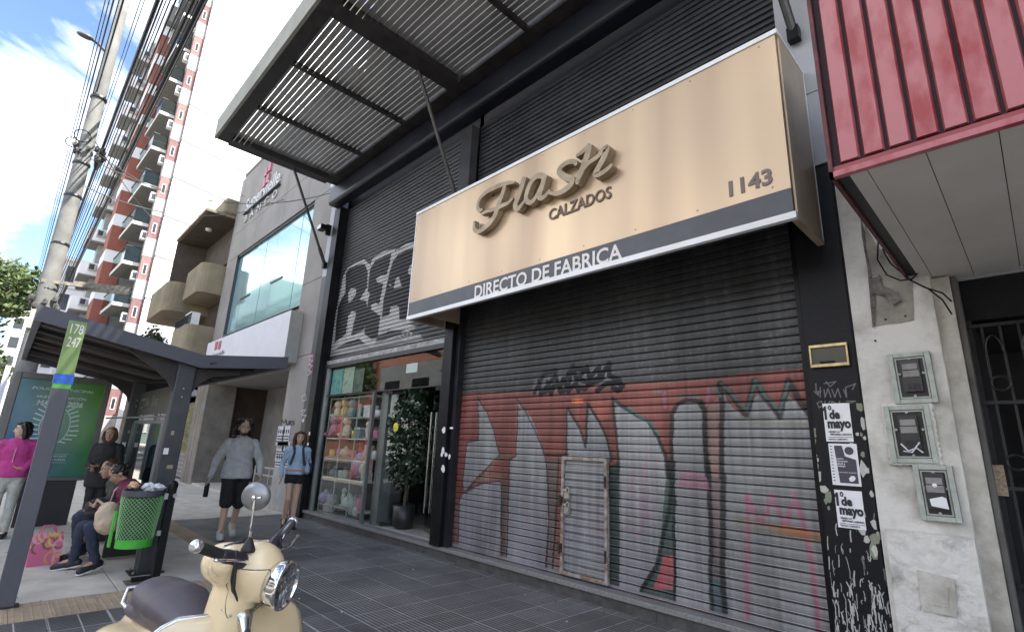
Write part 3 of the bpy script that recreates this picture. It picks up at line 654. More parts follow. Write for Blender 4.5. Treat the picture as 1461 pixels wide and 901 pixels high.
for i, (pts, wd) in enumerate(strokes):
    P = spl(zF(pts)); W_ = np.interp(np.linspace(0, 1, len(P)), np.linspace(0, 1, len(wd)), wd); L, Rr = [], []
    for k in range(len(P)):
        a, b = P[max(k-1, 0)], P[min(k+1, len(P)-1)]; dx, dz = b[0]-a[0], b[1]-a[1]; l = math.hypot(dx, dz)+1e-9
        L.append((P[k][0]-dz/l*W_[k]*.55, P[k][1]+dx/l*W_[k]*.55)); Rr.append((P[k][0]+dz/l*W_[k]*.55, P[k][1]-dx/l*W_[k]*.55))
    q = MB(); y0 = SY-.02-.0005*i; y1 = SY-.10-.0013*i; K = len(P)
    rings_ = [[(L[k][0], y1, L[k][1]), (Rr[k][0], y1, Rr[k][1]), (Rr[k][0], y0, Rr[k][1]), (L[k][0], y0, L[k][1])] for k in range(K)]
    q.rings(rings_, True); q.build('script_letter', beige_dark, sign)
q = MB()
for x, y in ((250,500),(330,620),(490,560),(600,560),(690,480),(860,380),(1010,320),(1160,300)):
    v = zF([(x,y)])[0]; q.box(v[0]-.01, v[0]+.01, SY-.03, SY, v[1]-.01, v[1]+.01)
q.build('letter_spacer', dark_steel, sign)
# ================================================================== gift shop (left)
gift = thing('gift_shop', 'open gift shop with glass front, black frame and raised shutter bearing black and white graffiti', 'shop', (-8.5, 4.7, 0))
C3 = Canvas('gift shutter paint', -11.1, -5.9, 3.1, 6.9, 260, (.085,.085,.09))
nn = C3.noise(1, 1.5, 4, 2); C3.a *= .7
C3.a *= (.7+.6*nn)[..., None]
zb = lambda p, Y=4.86: wp(zm(460, 330, 5.007, p), Y)
WH = (.40,.40,.40); BK = (.012,.012,.014)
C3.poly(zb([(25,860),(45,650),(60,520),(130,300),(180,255),(240,220),(300,195),(340,225),(370,180),(440,140),(520,118),(560,100),(620,70),(700,60),(720,640),(690,700),(720,740),(560,790),(380,800),(350,840),(270,800),(165,815),(60,880)]), (.05,.052,.055))
C3.poly(zb([(55,850),(85,640),(110,530),(150,320),(182,262),(240,225),(300,200),(338,238),(370,185),(440,145),(520,125),(545,130),(600,90),(700,65),(700,640),(610,660),(690,682),(600,702),(500,705),(395,745),(380,795),(350,828),(310,815),(262,770),(165,800),(60,860)]), WH)
C3.poly(zb([(88,795),(112,545),(140,480),(165,440),(168,300),(195,262),(245,242),(305,235),(325,282),(322,400),(268,488),(312,495),(322,540),(312,650),(298,705),(205,745),(240,600),(238,575),(215,570),(188,600),(168,735)]), BK)
C3.poly(zb([(185,510),(188,430),(212,405),(242,412),(242,445),(205,505)]), WH)
C3.poly(zb([(340,275),(380,212),(440,178),(495,155),(478,250),(460,312),(415,315),(385,340),(392,365),(435,372),(408,520),(375,510),(350,530),(352,560),(415,605),(395,762),(350,770),(300,730),(330,480),(343,445),(325,430)]), BK)
C3.poly(zb([(480,300),(505,215),(540,170),(600,135),(700,110),(700,620),(550,632),(550,540),(530,530),(490,540),(480,598),(425,620),(440,480)]), BK)
C3.poly(zb([(508,412),(528,338),(548,328),(567,400)]), WH); C3.poly(zb([(612,300),(618,260),(640,235),(660,330)]), WH)
C3.stroke(zb([(165,800),(262,772),(310,815),(350,832),(385,800)]), .035, BK); C3.stroke(zb([(60,870),(165,795),(180,700),(175,540),(245,420)]), .02, BK, .6)
for pl in ([(345,240),(345,205),(380,175),(450,130),(520,112)], [(175,262),(240,210),(310,190),(345,215)], [(520,140),(545,110),(610,75),(700,50)]): C3.stroke(zb(pl), .03, BK)
for pl in ([(75,480),(140,310)], [(30,780),(60,620),(110,560)], [(60,560),(20,760)], [(420,720),(480,700),(440,780)], [(540,740),(600,780),(570,720),(620,700),(660,690)], [(600,780),(610,720),(430,790)]): C3.stroke(zb(pl), .03, WH if pl[0][1] > 720 else BK, .8)
C3.poly(zb([(-10,905),(-10,860),(700,730),(720,775)]), (.42,.42,.42), .6)
C3.stroke(zb([(590,700),(640,730),(620,760),(700,740)]), .03, WH)
C3.a *= (.85+.3*C3.noise(4, 1, 3, 8))[..., None]
for pxy in ((485,388),): C3.stroke([zb([pxy])[0], zb([(pxy[0]+3, pxy[1])])[0]], .05, WH)
C3.warp(.010, 6, 5)
mat_gs = C3.material(rough=.45, metal=.3, bump=.1, bs=45)
gsh, _ = shutter(gift, -10.72, -6.33, 3.19, 46, .079, mat_gs, 4.86, amp=.011)
q = MB(); q.box(-10.72, -6.33, 4.80, 4.90, 3.10, 3.188); q.build('bottom_rail', M('worn pale rail', (.30,.30,.30), .5, .4, var=.5, vs=10), gsh)
q = MB(); q.box(-11.02, -10.73, 4.64, 4.92, .0, 6.84); bevel(q.build('jamb', black_paint, gift), .008)
q = MB(); q.box(-11.30, -11.025, 4.67, 4.95, 0, 5.2); q.build('jamb_cladding', M('dark slate cladding', (.05,.05,.056), .5, var=.25), gift)
q = MB(); q.box(-11.30, -11.025, 4.67, 4.95, 5.203, 7.5); q.build('jamb_cladding', M('lilac grey cladding', (.33,.33,.39), .45, var=.12), gift)
fr = MB(); fr.box(-10.72, -6.34, 4.78, 4.88, 3.02, 3.098); fr.box(-10.72, -10.66, 4.78, 4.88, .152, 3.02); lintel = fr.build('window_frame', dark_steel, gift)
fr = MB(); fr.box(-10.655, -10.56, 4.80, 4.86, .152, 3.02); fr.build('pale_frame', M('weathered aluminium', (.33,.35,.34), .45, .5, var=.2), gift)
# glass panes and doors
for i, (xa, xb, z0, z1) in enumerate(((-10.55, -8.62, .17, 2.42), (-10.55, -8.62, 2.44, 3.01), (-8.60, -6.42, 2.44, 3.01))):
    q = MB(); q.box(xa, xb, 4.83, 4.842, z0, z1); q.build('glass_pane', glass, gift)
q = MB(); q.box(-10.55, -6.40, 4.825, 4.850, 2.421, 2.439); q.build('transom_bar', dark_steel, gift)
q = MB(); q.box(-8.60, -8.55, 4.80, 4.86, .152, 2.42); q.box(-8.42, -8.20, 4.90, 5.12, .152, 2.42); q.build('corner_post', M('green grey glass post', (.12,.135,.13), .25, var=.2), gift)
q = MB(); q.box(-8.35, -8.34, 4.86, 5.6, .17, 2.4); q.build('glass_pane', glass, gift)
def door_leaf(hx, ang, w=.86):
    r = MB(); c, s = math.cos(ang), math.sin(ang)
    Mx = Matrix(((c,-s,0),(s,c,0),(0,0,1)))
    r.obox((hx+c*w/2, 4.90+s*w/2, 1.29), w, .012, 2.22, Mx); d = r.build('glass_door', glass, gift)
    e = (hx+c*(w-.09), 4.90+s*(w-.09))
    for sd in (-1, 1):
        q = MB(); off = (-s*sd*.045, c*sd*.045); q.tube([(e[0]+off[0], e[1]+off[1], .45), (e[0]+off[0], e[1]+off[1], 2.05)], .013, 8); q.build('pull_bar', M('satin steel bar', (.6,.6,.6), .25, 1), d)
    q = MB(); q.obox((hx+c*.12, 4.90+s*.12, .19), .22, .035, .07, Mx); q.obox((hx+c*.12, 4.90+s*.12, 2.39), .22, .035, .05, Mx); q.build('pivot_shoe', black_paint, d)
door_leaf(-6.46, R(158)); door_leaf(-8.10, R(62))
for xa, xb in ((-8.2, -7.98), (-6.7, -6.45)): q = MB(); q.box(xa, xb, 4.84, 4.86, 2.36, 2.44); q.build('patch_fitting', black_paint, gift)
# interior shell
inn = M('dim shop wall', (.10,.095,.095), .8, var=.3, vs=2); flr = M('pale shop floor', (.42,.41,.37), .25, var=.12, vs=3)
q = MB(); q.box(-11.0, -6.05, 4.91, 11.0, .05, .158); q.build('floor', flr, gift)
q = MB(); q.box(-11.1, -11.0, 4.95, 11.0, 0, 3.6); q.box(-6.16, -6.06, 4.95, 11, 0, 3.6); q.box(-11.1, -6.06, 11, 11.1, 0, 3.6); q.build('inner_wall', inn, gift)
q = MB(); q.box(-11.1, -6.06, 4.95, 11.1, 3.62, 3.7); q.build('ceiling', inn, gift)
q = MB(); q.box(-11.3, -6.1, 5.0, 5.1, 3.7, 7.3); q.build('upper_wall', black_paint, gift)
# stickers on the black column and tags on the jamb
stick = M('white sticker', (.75,.75,.75), .6, var=.05)
for (x, y, w, h) in ((633,613,5,5), (632,642,4,6), (636,648,4,4), (630,648,3,4), (641,651,3,4), (632,668,5,6), (644,610,5,2)):
    p = wall(x, y, 4.655); s = .0085; q = MB(); q.rings([[(p[0]+w*s*math.cos(a)*(1+.2*math.sin(3*a+x)), yy, p[2]+h*s*math.sin(a)*(1+.2*math.cos(2*a+y))) for a in [k*math.pi/5+.3 for k in range(10)]] for yy in (4.6585, 4.6565)], True)
    q.build('sticker', stick, shoe)
for (x, y, w, h) in ((441,618,3,3), (439,633,3,2.5), (432,600,2,3)):
    p = wall(x, y, 4.63); s = .011; q = MB(); q.box(p[0]-w*s, p[0]+w*s, 4.636, 4.6385, p[2]-h*s, p[2]+h*s); q.build('sticker', stick, gift)
def scrawl(parent, pts_list, Y, w, mat):
    q = MB()
    for pl in pts_list:
        P = [wall(x, y, Y) for x, y in pl]
        for a, b in zip(P[:-1], P[1:]): q.beam((a[0], Y, a[2]), (b[0], Y, b[2]), w, .003, upv=(0,1,0))
    return q.build('scrawl', mat, parent)
pale_ink = M('pale marker', (.42,.42,.42), .7); pinkish = M('pink marker', (.60,.35,.45), .7); dark_ink = M('dark marker', (.03,.03,.03), .7)
scrawl(gift, [[(440,508),(446,506),(441,514),(447,514),(440,520),(446,521),(440,528),(445,530),(439,535)], [(447,505),(443,520),(441,535)]], 4.666, .025, pinkish)
scrawl(gift, [[(431,565),(436,562),(437,570),(431,572),(431,565)], [(429,586),(436,584),(430,592),(437,592),(430,600),(435,598)]], 4.666, .02, pale_ink)
# transom prints
def flat(name, x0, x1, z0, z1, Y, mat, parent, cat=None, label=None):
    q = MB(); q.box(x0, x1, Y, Y+.003, z0, z1); o = q.build(name, mat, parent)
    if label: tag(o, label, cat)
    return o
teal = M('teal print', (.10,.38,.42), .6, var=.5, vs=9, col2=(.35,.55,.55)); pale_print = M('pale floral print', (.55,.60,.52), .6, var=.5, vs=14, col2=(.20,.30,.28), ramp=(.38,.45))
flat('poster', -10.5, -10.02, 2.46, 2.99, 4.87, teal, None, 'poster', 'teal print standing at the far left of the strip window over the gift display')
flat('poster', -10.0, -9.55, 2.46, 2.99, 4.872, pale_print, None, 'poster', 'pale green floral print beside the teal print in the strip window')
flat('poster', -9.53, -9.15, 2.46, 2.93, 4.874, M('dim print', (.16,.17,.15), .6, var=.5, vs=11), None, 'poster', 'dim third print right of the pale floral one in the strip window')
flat('notice', -7.62, -7.28, 2.70, 2.86, 4.845, paper, None, 'notice', 'small blank white notice on the high window over the shop door')
# display shelving
shf = thing('display_shelving', 'white wire shelving full of gifts behind the left shop window', 'shelves', (-9.6, 5.1, .16))
shelf_m = M('pale shelf', (.50,.48,.46), .5, var=.1)
levels = (.30, .82, 1.22, 1.58, 1.98, 2.38)
for z in levels: q = MB(); q.box(-10.5, -8.68, 4.92, 5.22, z-.02, z); q.build('shelf', shelf_m, shf)
for x in (-10.5, -9.9, -9.3, -8.69): q = MB(); q.box(x, x+.02, 4.90, 4.918, .17, 2.40); q.build('upright', shelf_m, shf)
q = MB(); q.box(-10.52, -8.62, 5.24, 5.27, .17, 2.42); q.build('back_panel', M('dark shelf back', (.10,.085,.085), .7, var=.4, vs=4), shf)
GC = [('pink', (.72,.22,.36)), ('cream', (.68,.62,.50)), ('red', (.60,.05,.09)), ('teal', (.10,.38,.40)), ('white', (.74,.74,.72)), ('lilac', (.45,.36,.62)), ('yellow', (.75,.60,.12)), ('brown', (.22,.12,.07)), ('mint', (.42,.66,.55)), ('navy', (.03,.05,.16)), ('grey', (.32,.32,.34))]
gm = {n: M(n+' gift finish', c, .45, var=.2, vs=20) for n, c in GC}
rnk = ['bottom', 'lowest but one', 'third lowest', 'third highest', 'second highest', 'top']
seen = set()
def pos_words(i, k):
    return f"{['leftmost','second','third','fourth','fifth','sixth','seventh','eighth','ninth'][i]} from the left" if i else 'at the left end'
def gift_item(kind, cname, x, y, z, s, i, lev):
    m = gm[cname]; r = thing(kind, f'small {cname} {kind.replace("_"," ")} on the {rnk[lev]} window shelf, {pos_words(i,0)}', kind.replace('_', ' '), (x, y, z), 0, 'gifts on the window shelves')
    def B_(q, nm, mm=m): return q.build(nm, mm, r, world=False, smooth=True)
    if kind == 'plush_toy':
        B_(MB().ell((0,0,.09*s), .07*s, .06*s, .09*s), 'body'); B_(MB().ell((0,-.01,.22*s), .065*s, .06*s, .06*s), 'head')
        for a in (-1, 1): B_(MB().ell((a*.045*s,0,.275*s), .025*s, .015*s, .03*s), 'ear'); B_(MB().ell((a*.07*s,-.05*s,.04*s), .03*s, .05*s, .03*s), 'leg')
    elif kind == 'mug':
        B_(MB().lathe([(.035*s,0),(.042*s,.01*s),(.045*s,.1*s),(.038*s,.1*s),(.035*s,.02*s)], n=14), 'cup'); B_(MB().tube([(.043*s,0,.08*s),(.075*s,0,.075*s),(.08*s,0,.04*s),(.043*s,0,.025*s)], .007*s, 6), 'handle')
    elif kind == 'teapot':
        B_(MB().lathe([(.04*s,0),(.08*s,.03*s),(.085*s,.07*s),(.05*s,.12*s),(.02*s,.125*s)], n=14), 'body'); B_(MB().lathe([(.04*s,.12*s),(.03*s,.14*s),(.01*s,.165*s)], n=10), 'lid')
        B_(MB().tube([(-.07*s,0,.05*s),(-.12*s,0,.08*s),(-.14*s,0,.12*s)], [.016*s,.012*s,.008*s], 6), 'spout'); B_(MB().tube([(.07*s,0,.09*s),(.12*s,0,.08*s),(.11*s,0,.04*s),(.07*s,0,.03*s)], .008*s, 6), 'handle')
    elif kind == 'jar':
        B_(MB().lathe([(.035*s,0),(.045*s,.02*s),(.045*s,.1*s),(.03*s,.12*s)], n=12), 'body'); B_(MB().lathe([(.034*s,.12*s),(.034*s,.145*s),(.01*s,.155*s)], n=12), 'lid', gm['brown'])
    elif kind == 'gift_box':
        q = MB().box(-.07*s,.07*s,-.05*s,.05*s,0,.11*s); q.build('box', m, r, world=False); q = MB().box(-.075*s,.075*s,-.055*s,.055*s,.111*s,.135*s); q.build('lid', gm['white'], r, world=False); MB().box(-.01,.01,-.057*s,.057*s,.136*s,.142*s).build('ribbon', gm['red'], r, world=False)
    elif kind == 'figurine':
        B_(MB().lathe([(.04*s,0),(.035*s,.02*s),(.015*s,.03*s),(.03*s,.09*s),(.02*s,.13*s)], n=10), 'body'); B_(MB().ell((0,0,.16*s), .028*s, .028*s, .032*s), 'head')
    else:
        B_(MB().lathe([(.03*s,0),(.05*s,.05*s),(.03*s,.13*s),(.035*s,.16*s)], n=12), 'vase')
        q = MB()
        for a in range(7): q.tube([(0,0,.15*s),(.03*s*math.cos(a),.03*s*math.sin(a),.2*s),(.07*s*math.cos(a),.07*s*math.sin(a),.26*s)], [.004,.004,.014], 5)
        B_(q, 'flowers', gm['pink'])
plan = {5: [], 4: [('plush_toy','cream',1.0),('plush_toy','yellow',1.1),('plush_toy','teal',1.0),('figurine','white',1.1),('gift_box','white',1.3),('mug','white',1)],
        3: [('plush_toy','pink',1.3),('plush_toy','red',1.35),('plush_toy','cream',1.2),('mug','yellow',1.2),('gift_box','grey',1.2),('figurine','white',1.3),('jar','pink',1.1)],
        2: [('mug','yellow',1),('jar','lilac',1),('teapot','cream',1),('mug','pink',1.1),('figurine','red',1.3),('vase','white',1.2),('jar','white',1)],
        1: [('figurine','brown',1.1),('teapot','grey',1),('mug','white',1.1),('jar','cream',1.1),('teapot','red',1.1)],
        0: [('teapot','lilac',1.3),('mug','grey',1.3),('figurine','cream',1.4),('teapot','white',1.3)]}
for lev, its in plan.items():
    n = len(its)
    for i, (kd, cn, s) in enumerate(its):
        span = 1.7 if lev > 1 else 1.0
        gift_item(kd, cn, -10.38+span*i/max(n-1, 1), 5.0+random.uniform(-.02,.04), levels[lev], s*1.28, i, lev)
def backpack(loc, cname, s, label, rz=0):
    m = M(cname+' bag cloth', dict(GC).get(cname, (.3,.3,.3)), .7, var=.25, vs=14)
    r = thing('backpack', label, 'backpack', loc, rz, 'school backpacks in the display')
    remesh(MB().ell((0,0,.19*s), .14*s, .09*s, .20*s).build('bag', m, r, world=False), .012, 1)
    remesh(MB().ell((0,-.07*s,.13*s), .10*s, .045*s, .10*s).build('pocket', gm['white'] if cname != 'lilac' else gm['pink'], r, world=False), .01, 1)
    MB().tube([(-.03*s,0,.38*s),(-.02*s,0,.43*s),(.02*s,0,.43*s),(.03*s,0,.38*s)], .008, 6).build('handle', m, r, world=False)
backpack((-9.05, 5.02, .165), 'pink', .92, 'pink backpack standing on the floor of the shop window'); backpack((-9.30, 5.06, .165), 'grey', .92, 'grey backpack on the window floor, left of the pink one')
backpack((-9.20, 5.02, .86), 'lilac', 1.2, 'large lilac backpack hung in the middle of the shop window', R(12)); backpack((-8.93, 5.03, .88), 'red', 1.15, 'red backpack hung right of the lilac one')
b_ = thing('gift_bag', 'pale patterned gift bag hanging at the right of the display', 'bag', (-8.78, 4.95, .86)); MB().box(-.08,.1,-.04,.05,0,.6).build('bag', M('patterned paper', (.6,.5,.42), .7, var=.7, vs=30, col2=(.5,.25,.25)), b_, world=False); MB().tube([(-.04,0,.6),(0,0,.72),(.05,0,.6)], .006, 6).build('handle', gm['white'], b_, world=False)
b_ = thing('gift_box', 'plain white box at the right end of the lowest but one shelf', 'box', (-8.82, 4.98, .82)); MB().box(-.1,.1,-.06,.06,0,.15).build('box', gm['white'], b_, world=False); MB().box(-.103,.103,-.063,.063,.151,.165).build('lid', gm['white'], b_, world=False)
b_ = thing('gift_bag', 'mauve patterned bag on the window floor at the left end', 'bag', (-10.2, 5.0, .165)); MB().box(-.16,.14,-.04,.07,0,.32).build('bag', M('mauve pattern', (.42,.30,.42), .7, var=.7, vs=24, col2=(.6,.55,.6)), b_, world=False); MB().tube([(-.06,0,.32),(0,0,.42),(.05,0,.32)], .007, 6).build('handle', gm['grey'], b_, world=False)
# dark furniture inside the door
cab = thing('display_cabinet', 'dark grey upright cabinet with glass shelves just inside the shop door', 'cabinet', (-6.9, 5.8, .16))
MB().box(-.55,-.18,-.3,.3,0,1.4).build('carcass', M('grey laminate', (.10,.10,.105), .4), cab, world=False)
for k in range(4): MB().box(-.17,.45,-.25,.25,.1+.36*k,.14+.36*k).build('shelf', M('grey shelf', (.2,.21,.21), .4), cab, world=False)
for k, (cx, cy) in enumerate(((-9.8, 8.2), (-8.6, 8.6), (-7.2, 8.5))):
    rr = thing('stock_rack', ['far left rack of dim stock deep inside the gift shop', 'middle rack of dim stock deep inside the gift shop', 'right rack of dim stock deep inside the gift shop'][k], 'rack', (cx, cy, .16))
    for z in (.1,.6,1.1,1.6): MB().box(-.5,.5,-.2,.2,z,z+.03).build('shelf', inn, rr, world=False)
    q = MB()
    for z in (.13,.63,1.13,1.63):
        for t in range(8): q.box(-.48+.12*t, -.40+.12*t, -.15, .1, z, z+random.uniform(.1,.32))
    q.build('packets', M('dim packets', (.25,.22,.2), .6, var=.9, vs=14, col2=(.04,.05,.08)), rr, world=False)
    for s_ in (-1, 1): MB().box(s_*.52-.015, s_*.52+.015, -.2, .2, 0, 2.0).build('upright', black_paint, rr, world=False)
# leafy plant by the door
def leaf_cloud(name, centers, n, size, mat, parent, seed=1, asp=.5, world=False, squash=1):
    g = np.random.default_rng(seed); q = MB(); tot = sum(c[3]**2 for c in centers)
    for c in centers:
        k = int(n*c[3]**2/tot)
        for _ in range(k):
            d = g.normal(0, 1, 3); d /= np.linalg.norm(d); r = c[3]*g.uniform(.35, 1.08)**.6
            p = Vector((c[0]+d[0]*r, c[1]+d[1]*r, c[2]+d[2]*r*squash)); u = Vector(g.normal(0, 1, 3)).normalized(); v = (u.orthogonal()).normalized(); s = size*g.uniform(.6, 1.3); v = (v+Vector(g.normal(0,.5,3))).normalized()
            w = u.cross(v).normalized(); q.add([p-v*s, p+w*s*asp-u*s*.08, p+v*s, p-w*s*asp-u*s*.08], [(0,1,2,3)])
    return q.build(name, mat, parent, world=world)
pt = thing('potted_plant', 'tall dark artificial plant with white flecked leaves standing by the open shop door', 'plant', (-7.72, 5.12, .16))
MB().lathe([(.13,0),(.17,.04),(.19,.36),(.16,.36),(.15,.33)], n=18).build('pot', M('black pot', (.02,.02,.02), .4), pt, world=False, smooth=True)
MB().tube([(0,0,.3),(.02,0,.9),(-.02,.02,1.5),(0,0,2.0)], [.03,.025,.02,.012], 8).build('stem', M('plant stem', (.08,.055,.03), .8), pt, world=False)
leaf_cloud('foliage', [(0,0,.9,.30),(.03,0,1.25,.36),(-.05,0,1.65,.38),(.03,0,2.02,.30)], 1500, .055, M('dark ivy leaf', (.02,.045,.02), .35, var=.4, vs=9), pt, 3)
leaf_cloud('variegated_leaves', [(0,-.03,1.0,.33),(.03,-.02,1.4,.40),(0,-.03,1.85,.38)], 420, .024, M('white leaf', (.5,.52,.46), .5), pt, 5)
MB().lathe([(.07,0),(.075,.015),(.03,.02),(.001,.024)], (.10,-.36,1.62), (0,-1,0), 16).build('flower', M('yellow flower', (.7,.6,.05), .6), pt, world=False)

# ================================================================== louvred steel canopy
can = thing('louvred_canopy', 'steel canopy of grey louvre strips on dark beams high over the shop fronts', 'canopy', (-6, 3.3, 7.34))
cb = M('dark canopy steel', (.030,.026,.025), .6, var=.5, vs=5, bump=.1, bs=40); lv = M('grey louvre', (.36,.355,.34), .42, .3, var=.25, vs=3, stretch=(.3,1,1))
fas = M('pale canopy fascia', (.30,.30,.255), .6, var=.15, vs=2)
Z0 = 7.34; XB = (-10.85, -6.02, -1.15, 3.7)
q = MB(); q.box(-10.86, 4, 1.90, 1.95, Z0, Z0+.44); q.build('fascia', fas, can)
q = MB(); q.box(-10.83, 4, 1.952, 2.16, Z0-.01, Z0+.10); q.build('edge_beam', cb, can)
q = MB(); q.box(-10.83, 4, 4.25, 4.70, Z0+.0, Z0+.14); q.build('wall_beam', cb, can)
for i, x in enumerate(XB[:3]):
    q = MB(); w = .30 if i else .26; q.box(x-(.0 if i == 0 else w/2), x+w*(1 if i == 0 else .5), 2.161, 4.249, Z0-.04, Z0+.2); q.build('main_beam', cb, can)
for i in range(3):
    for f in (1, 2):
        x = XB[i]+(XB[i+1]-XB[i])*f/3+.05; q = MB(); q.box(x-.035, x+.035, 2.161, 4.249, Z0+.0, Z0+.07); q.build('purlin', cb, can)
NL = 22; pl_ = 2.08/NL
def louv(x0, x1):
    q = MB(); prof = []
    for k in range(7): a = math.pi*k/6; prof.append((.0432*math.cos(a), .030*math.sin(a)))
    A_ = [(x0, 2.19+p[0], Z0+.085+p[1]) for p in prof]; B_ = [(x1, 2.19+p[0], Z0+.085+p[1]) for p in prof]
    q.add(A_+B_, [(i, i+1, 8+i, 7+i) for i in range(6)]+[(0,7,13,6)]+[tuple(range(7))[::-1], tuple(range(7,14))])
    return q
for i in range(3):
    for f in range(3):
        x0 = XB[i]+(XB[i+1]-XB[i])*f/3+((.13 if i else .2) if f == 0 else .051); x1 = XB[i]+(XB[i+1]-XB[i])*(f+1)/3 + (.049 if f < 2 else -.12)
        o = louv(x0, x1).build('louvre', lv, can); o.location.z += 0
        for k in range(1, NL): inst(o, can, (0, k*pl_, 0), 'louvre')
def brace(a, b, label):
    r = thing('brace_rod', label, 'brace', a); q = MB(); q.tube([a, b], .03, 10); q.build('rod', steel if False else M('grey brace tube', (.085,.08,.078), .4, .6, var=.3), r)
    d = (Vector(b)-Vector(a)).normalized(); e = Vector(b)-d*.12; q = MB(); q.tube([e-d*.3, b], .042, 10); q.build('sleeve', M('grey brace tube', (.1,.1,.1)), r)
    q = MB(); q.box(b[0]-.05, b[0]+.05, b[1]-.06, b[1]+.03, b[2]-.07, b[2]+.07); q.build('wall_plate', black_paint, r)
brace((-10.75, 3.45, 7.36), (-11.15, 4.64, 5.46), 'slanting brace tube from the far canopy end to the grey wall')
brace((-6.15, 3.6, 7.36), (-6.2, 4.64, 5.35), 'slanting brace tube from the middle canopy beam down behind the beige sign')
brace((-1.20, 3.6, 7.36), (-1.09, 4.64, 5.42), 'short brace tube near the red canopy above the sign corner')
# ================================================================== white pillar, meters, gated doorway, red canopy
pil = thing('white_pillar', 'peeling white plaster pillar holding three meter boxes', 'pillar', (-.64, 4.7, 0))
def rough_block(name, x0, x1, y0, y1, z0, z1, mat, parent, nx, nz, amp, seed):
    g = np.random.default_rng(seed); q = MB(); q.box(x0, x1, y0+.006, y1, z0, z1)
    P = [[(x0+(x1-x0)*i/nx, y0-(amp*g.uniform(-1, 1) if 0 < i < nx else 0), z0+(z1-z0)*j/nz) for i in range(nx+1)] for j in range(nz+1)]
    vs = [p for r_ in P for p in r_]; q.add(vs, [(j*(nx+1)+i, j*(nx+1)+i+1, (j+1)*(nx+1)+i+1, (j+1)*(nx+1)+i) for j in range(nz) for i in range(nx)])
    o = q.build(name, mat, parent, smooth=True); return o
rough_block('front_face', -.935, -.42, 4.69, 4.99, -.03, 4.1, plaster, pil, 12, 90, .005, 1)
rough_block('edge_face', -.419, -.315, 4.75, 4.99, -.03, 2.86, plaster_clean, pil, 4, 60, .005, 2)
rough_block('base_swelling', -.90, -.42, 4.655, 4.70, -.03, 1.06, M('rough patched plaster', (.60,.58,.545), .9, var=.4, vs=3.2, bump=1.0, bs=16, col2=(.25,.24,.215), ramp=(.34,.50), det=10), pil, 16, 36, .012, 3)
q = MB(); q.box(-.31, -.28, 4.80, 5.3, -.03, 2.86); q.build('jamb_edge', M('grey metal edge', (.10,.095,.09), .6, var=.4), pil)
# broken render patch
zp = lambda pts, Y: [(lambda v: (v[0], v[2]))(wall(1130+x/2.906, 250+y/2.906, Y)) for x, y in pts]
def relief(name, pts, Y0, Y1, mat, parent): q = MB(); q.prism(pts, lambda p: (p[0], Y1, p[1]), lambda p: (p[0], Y0, p[1])); return q.build(name, mat, parent)
relief('broken_render', zp([(285,180),(300,230),(305,300),(330,420),(345,500),(345,610),(335,630),(325,520),(315,400),(290,250)], 4.68), 4.67, 4.69, broken, pil)
relief('broken_render', zp([(330,430),(365,415),(375,460),(430,480),(455,520),(420,540),(385,505),(335,490)], 4.68), 4.66, 4.69, broken, pil)
relief('thin_coat', zp([(350,290),(500,440),(505,600),(345,625),(340,500),(390,510),(415,545),(460,520),(430,475),(375,460),(360,410),(330,420),(305,300),(300,200)], 4.68), 4.683, 4.69, M('yellowed undercoat', (.30,.285,.245), .9, var=.35, vs=7, bump=.6, bs=24, col2=(.19,.175,.15)), pil)
for p in ((388,597),(470,583),(345,685)):
    v = zp([p], 4.68)[0]; q = MB(); q.lathe([(.008,0),(.008,.004)], (v[0], 4.684, v[1]), (0,-1,0), 8); q.build('screw_hole', black_paint, pil)
box_m = M('pale green meter frame', (.36,.39,.35), .5, var=.2, vs=14); mblk = M('meter black', (.02,.02,.022), .3, var=.4); mgrey = M('meter grey', (.22,.21,.20), .45, var=.2, vs=20)
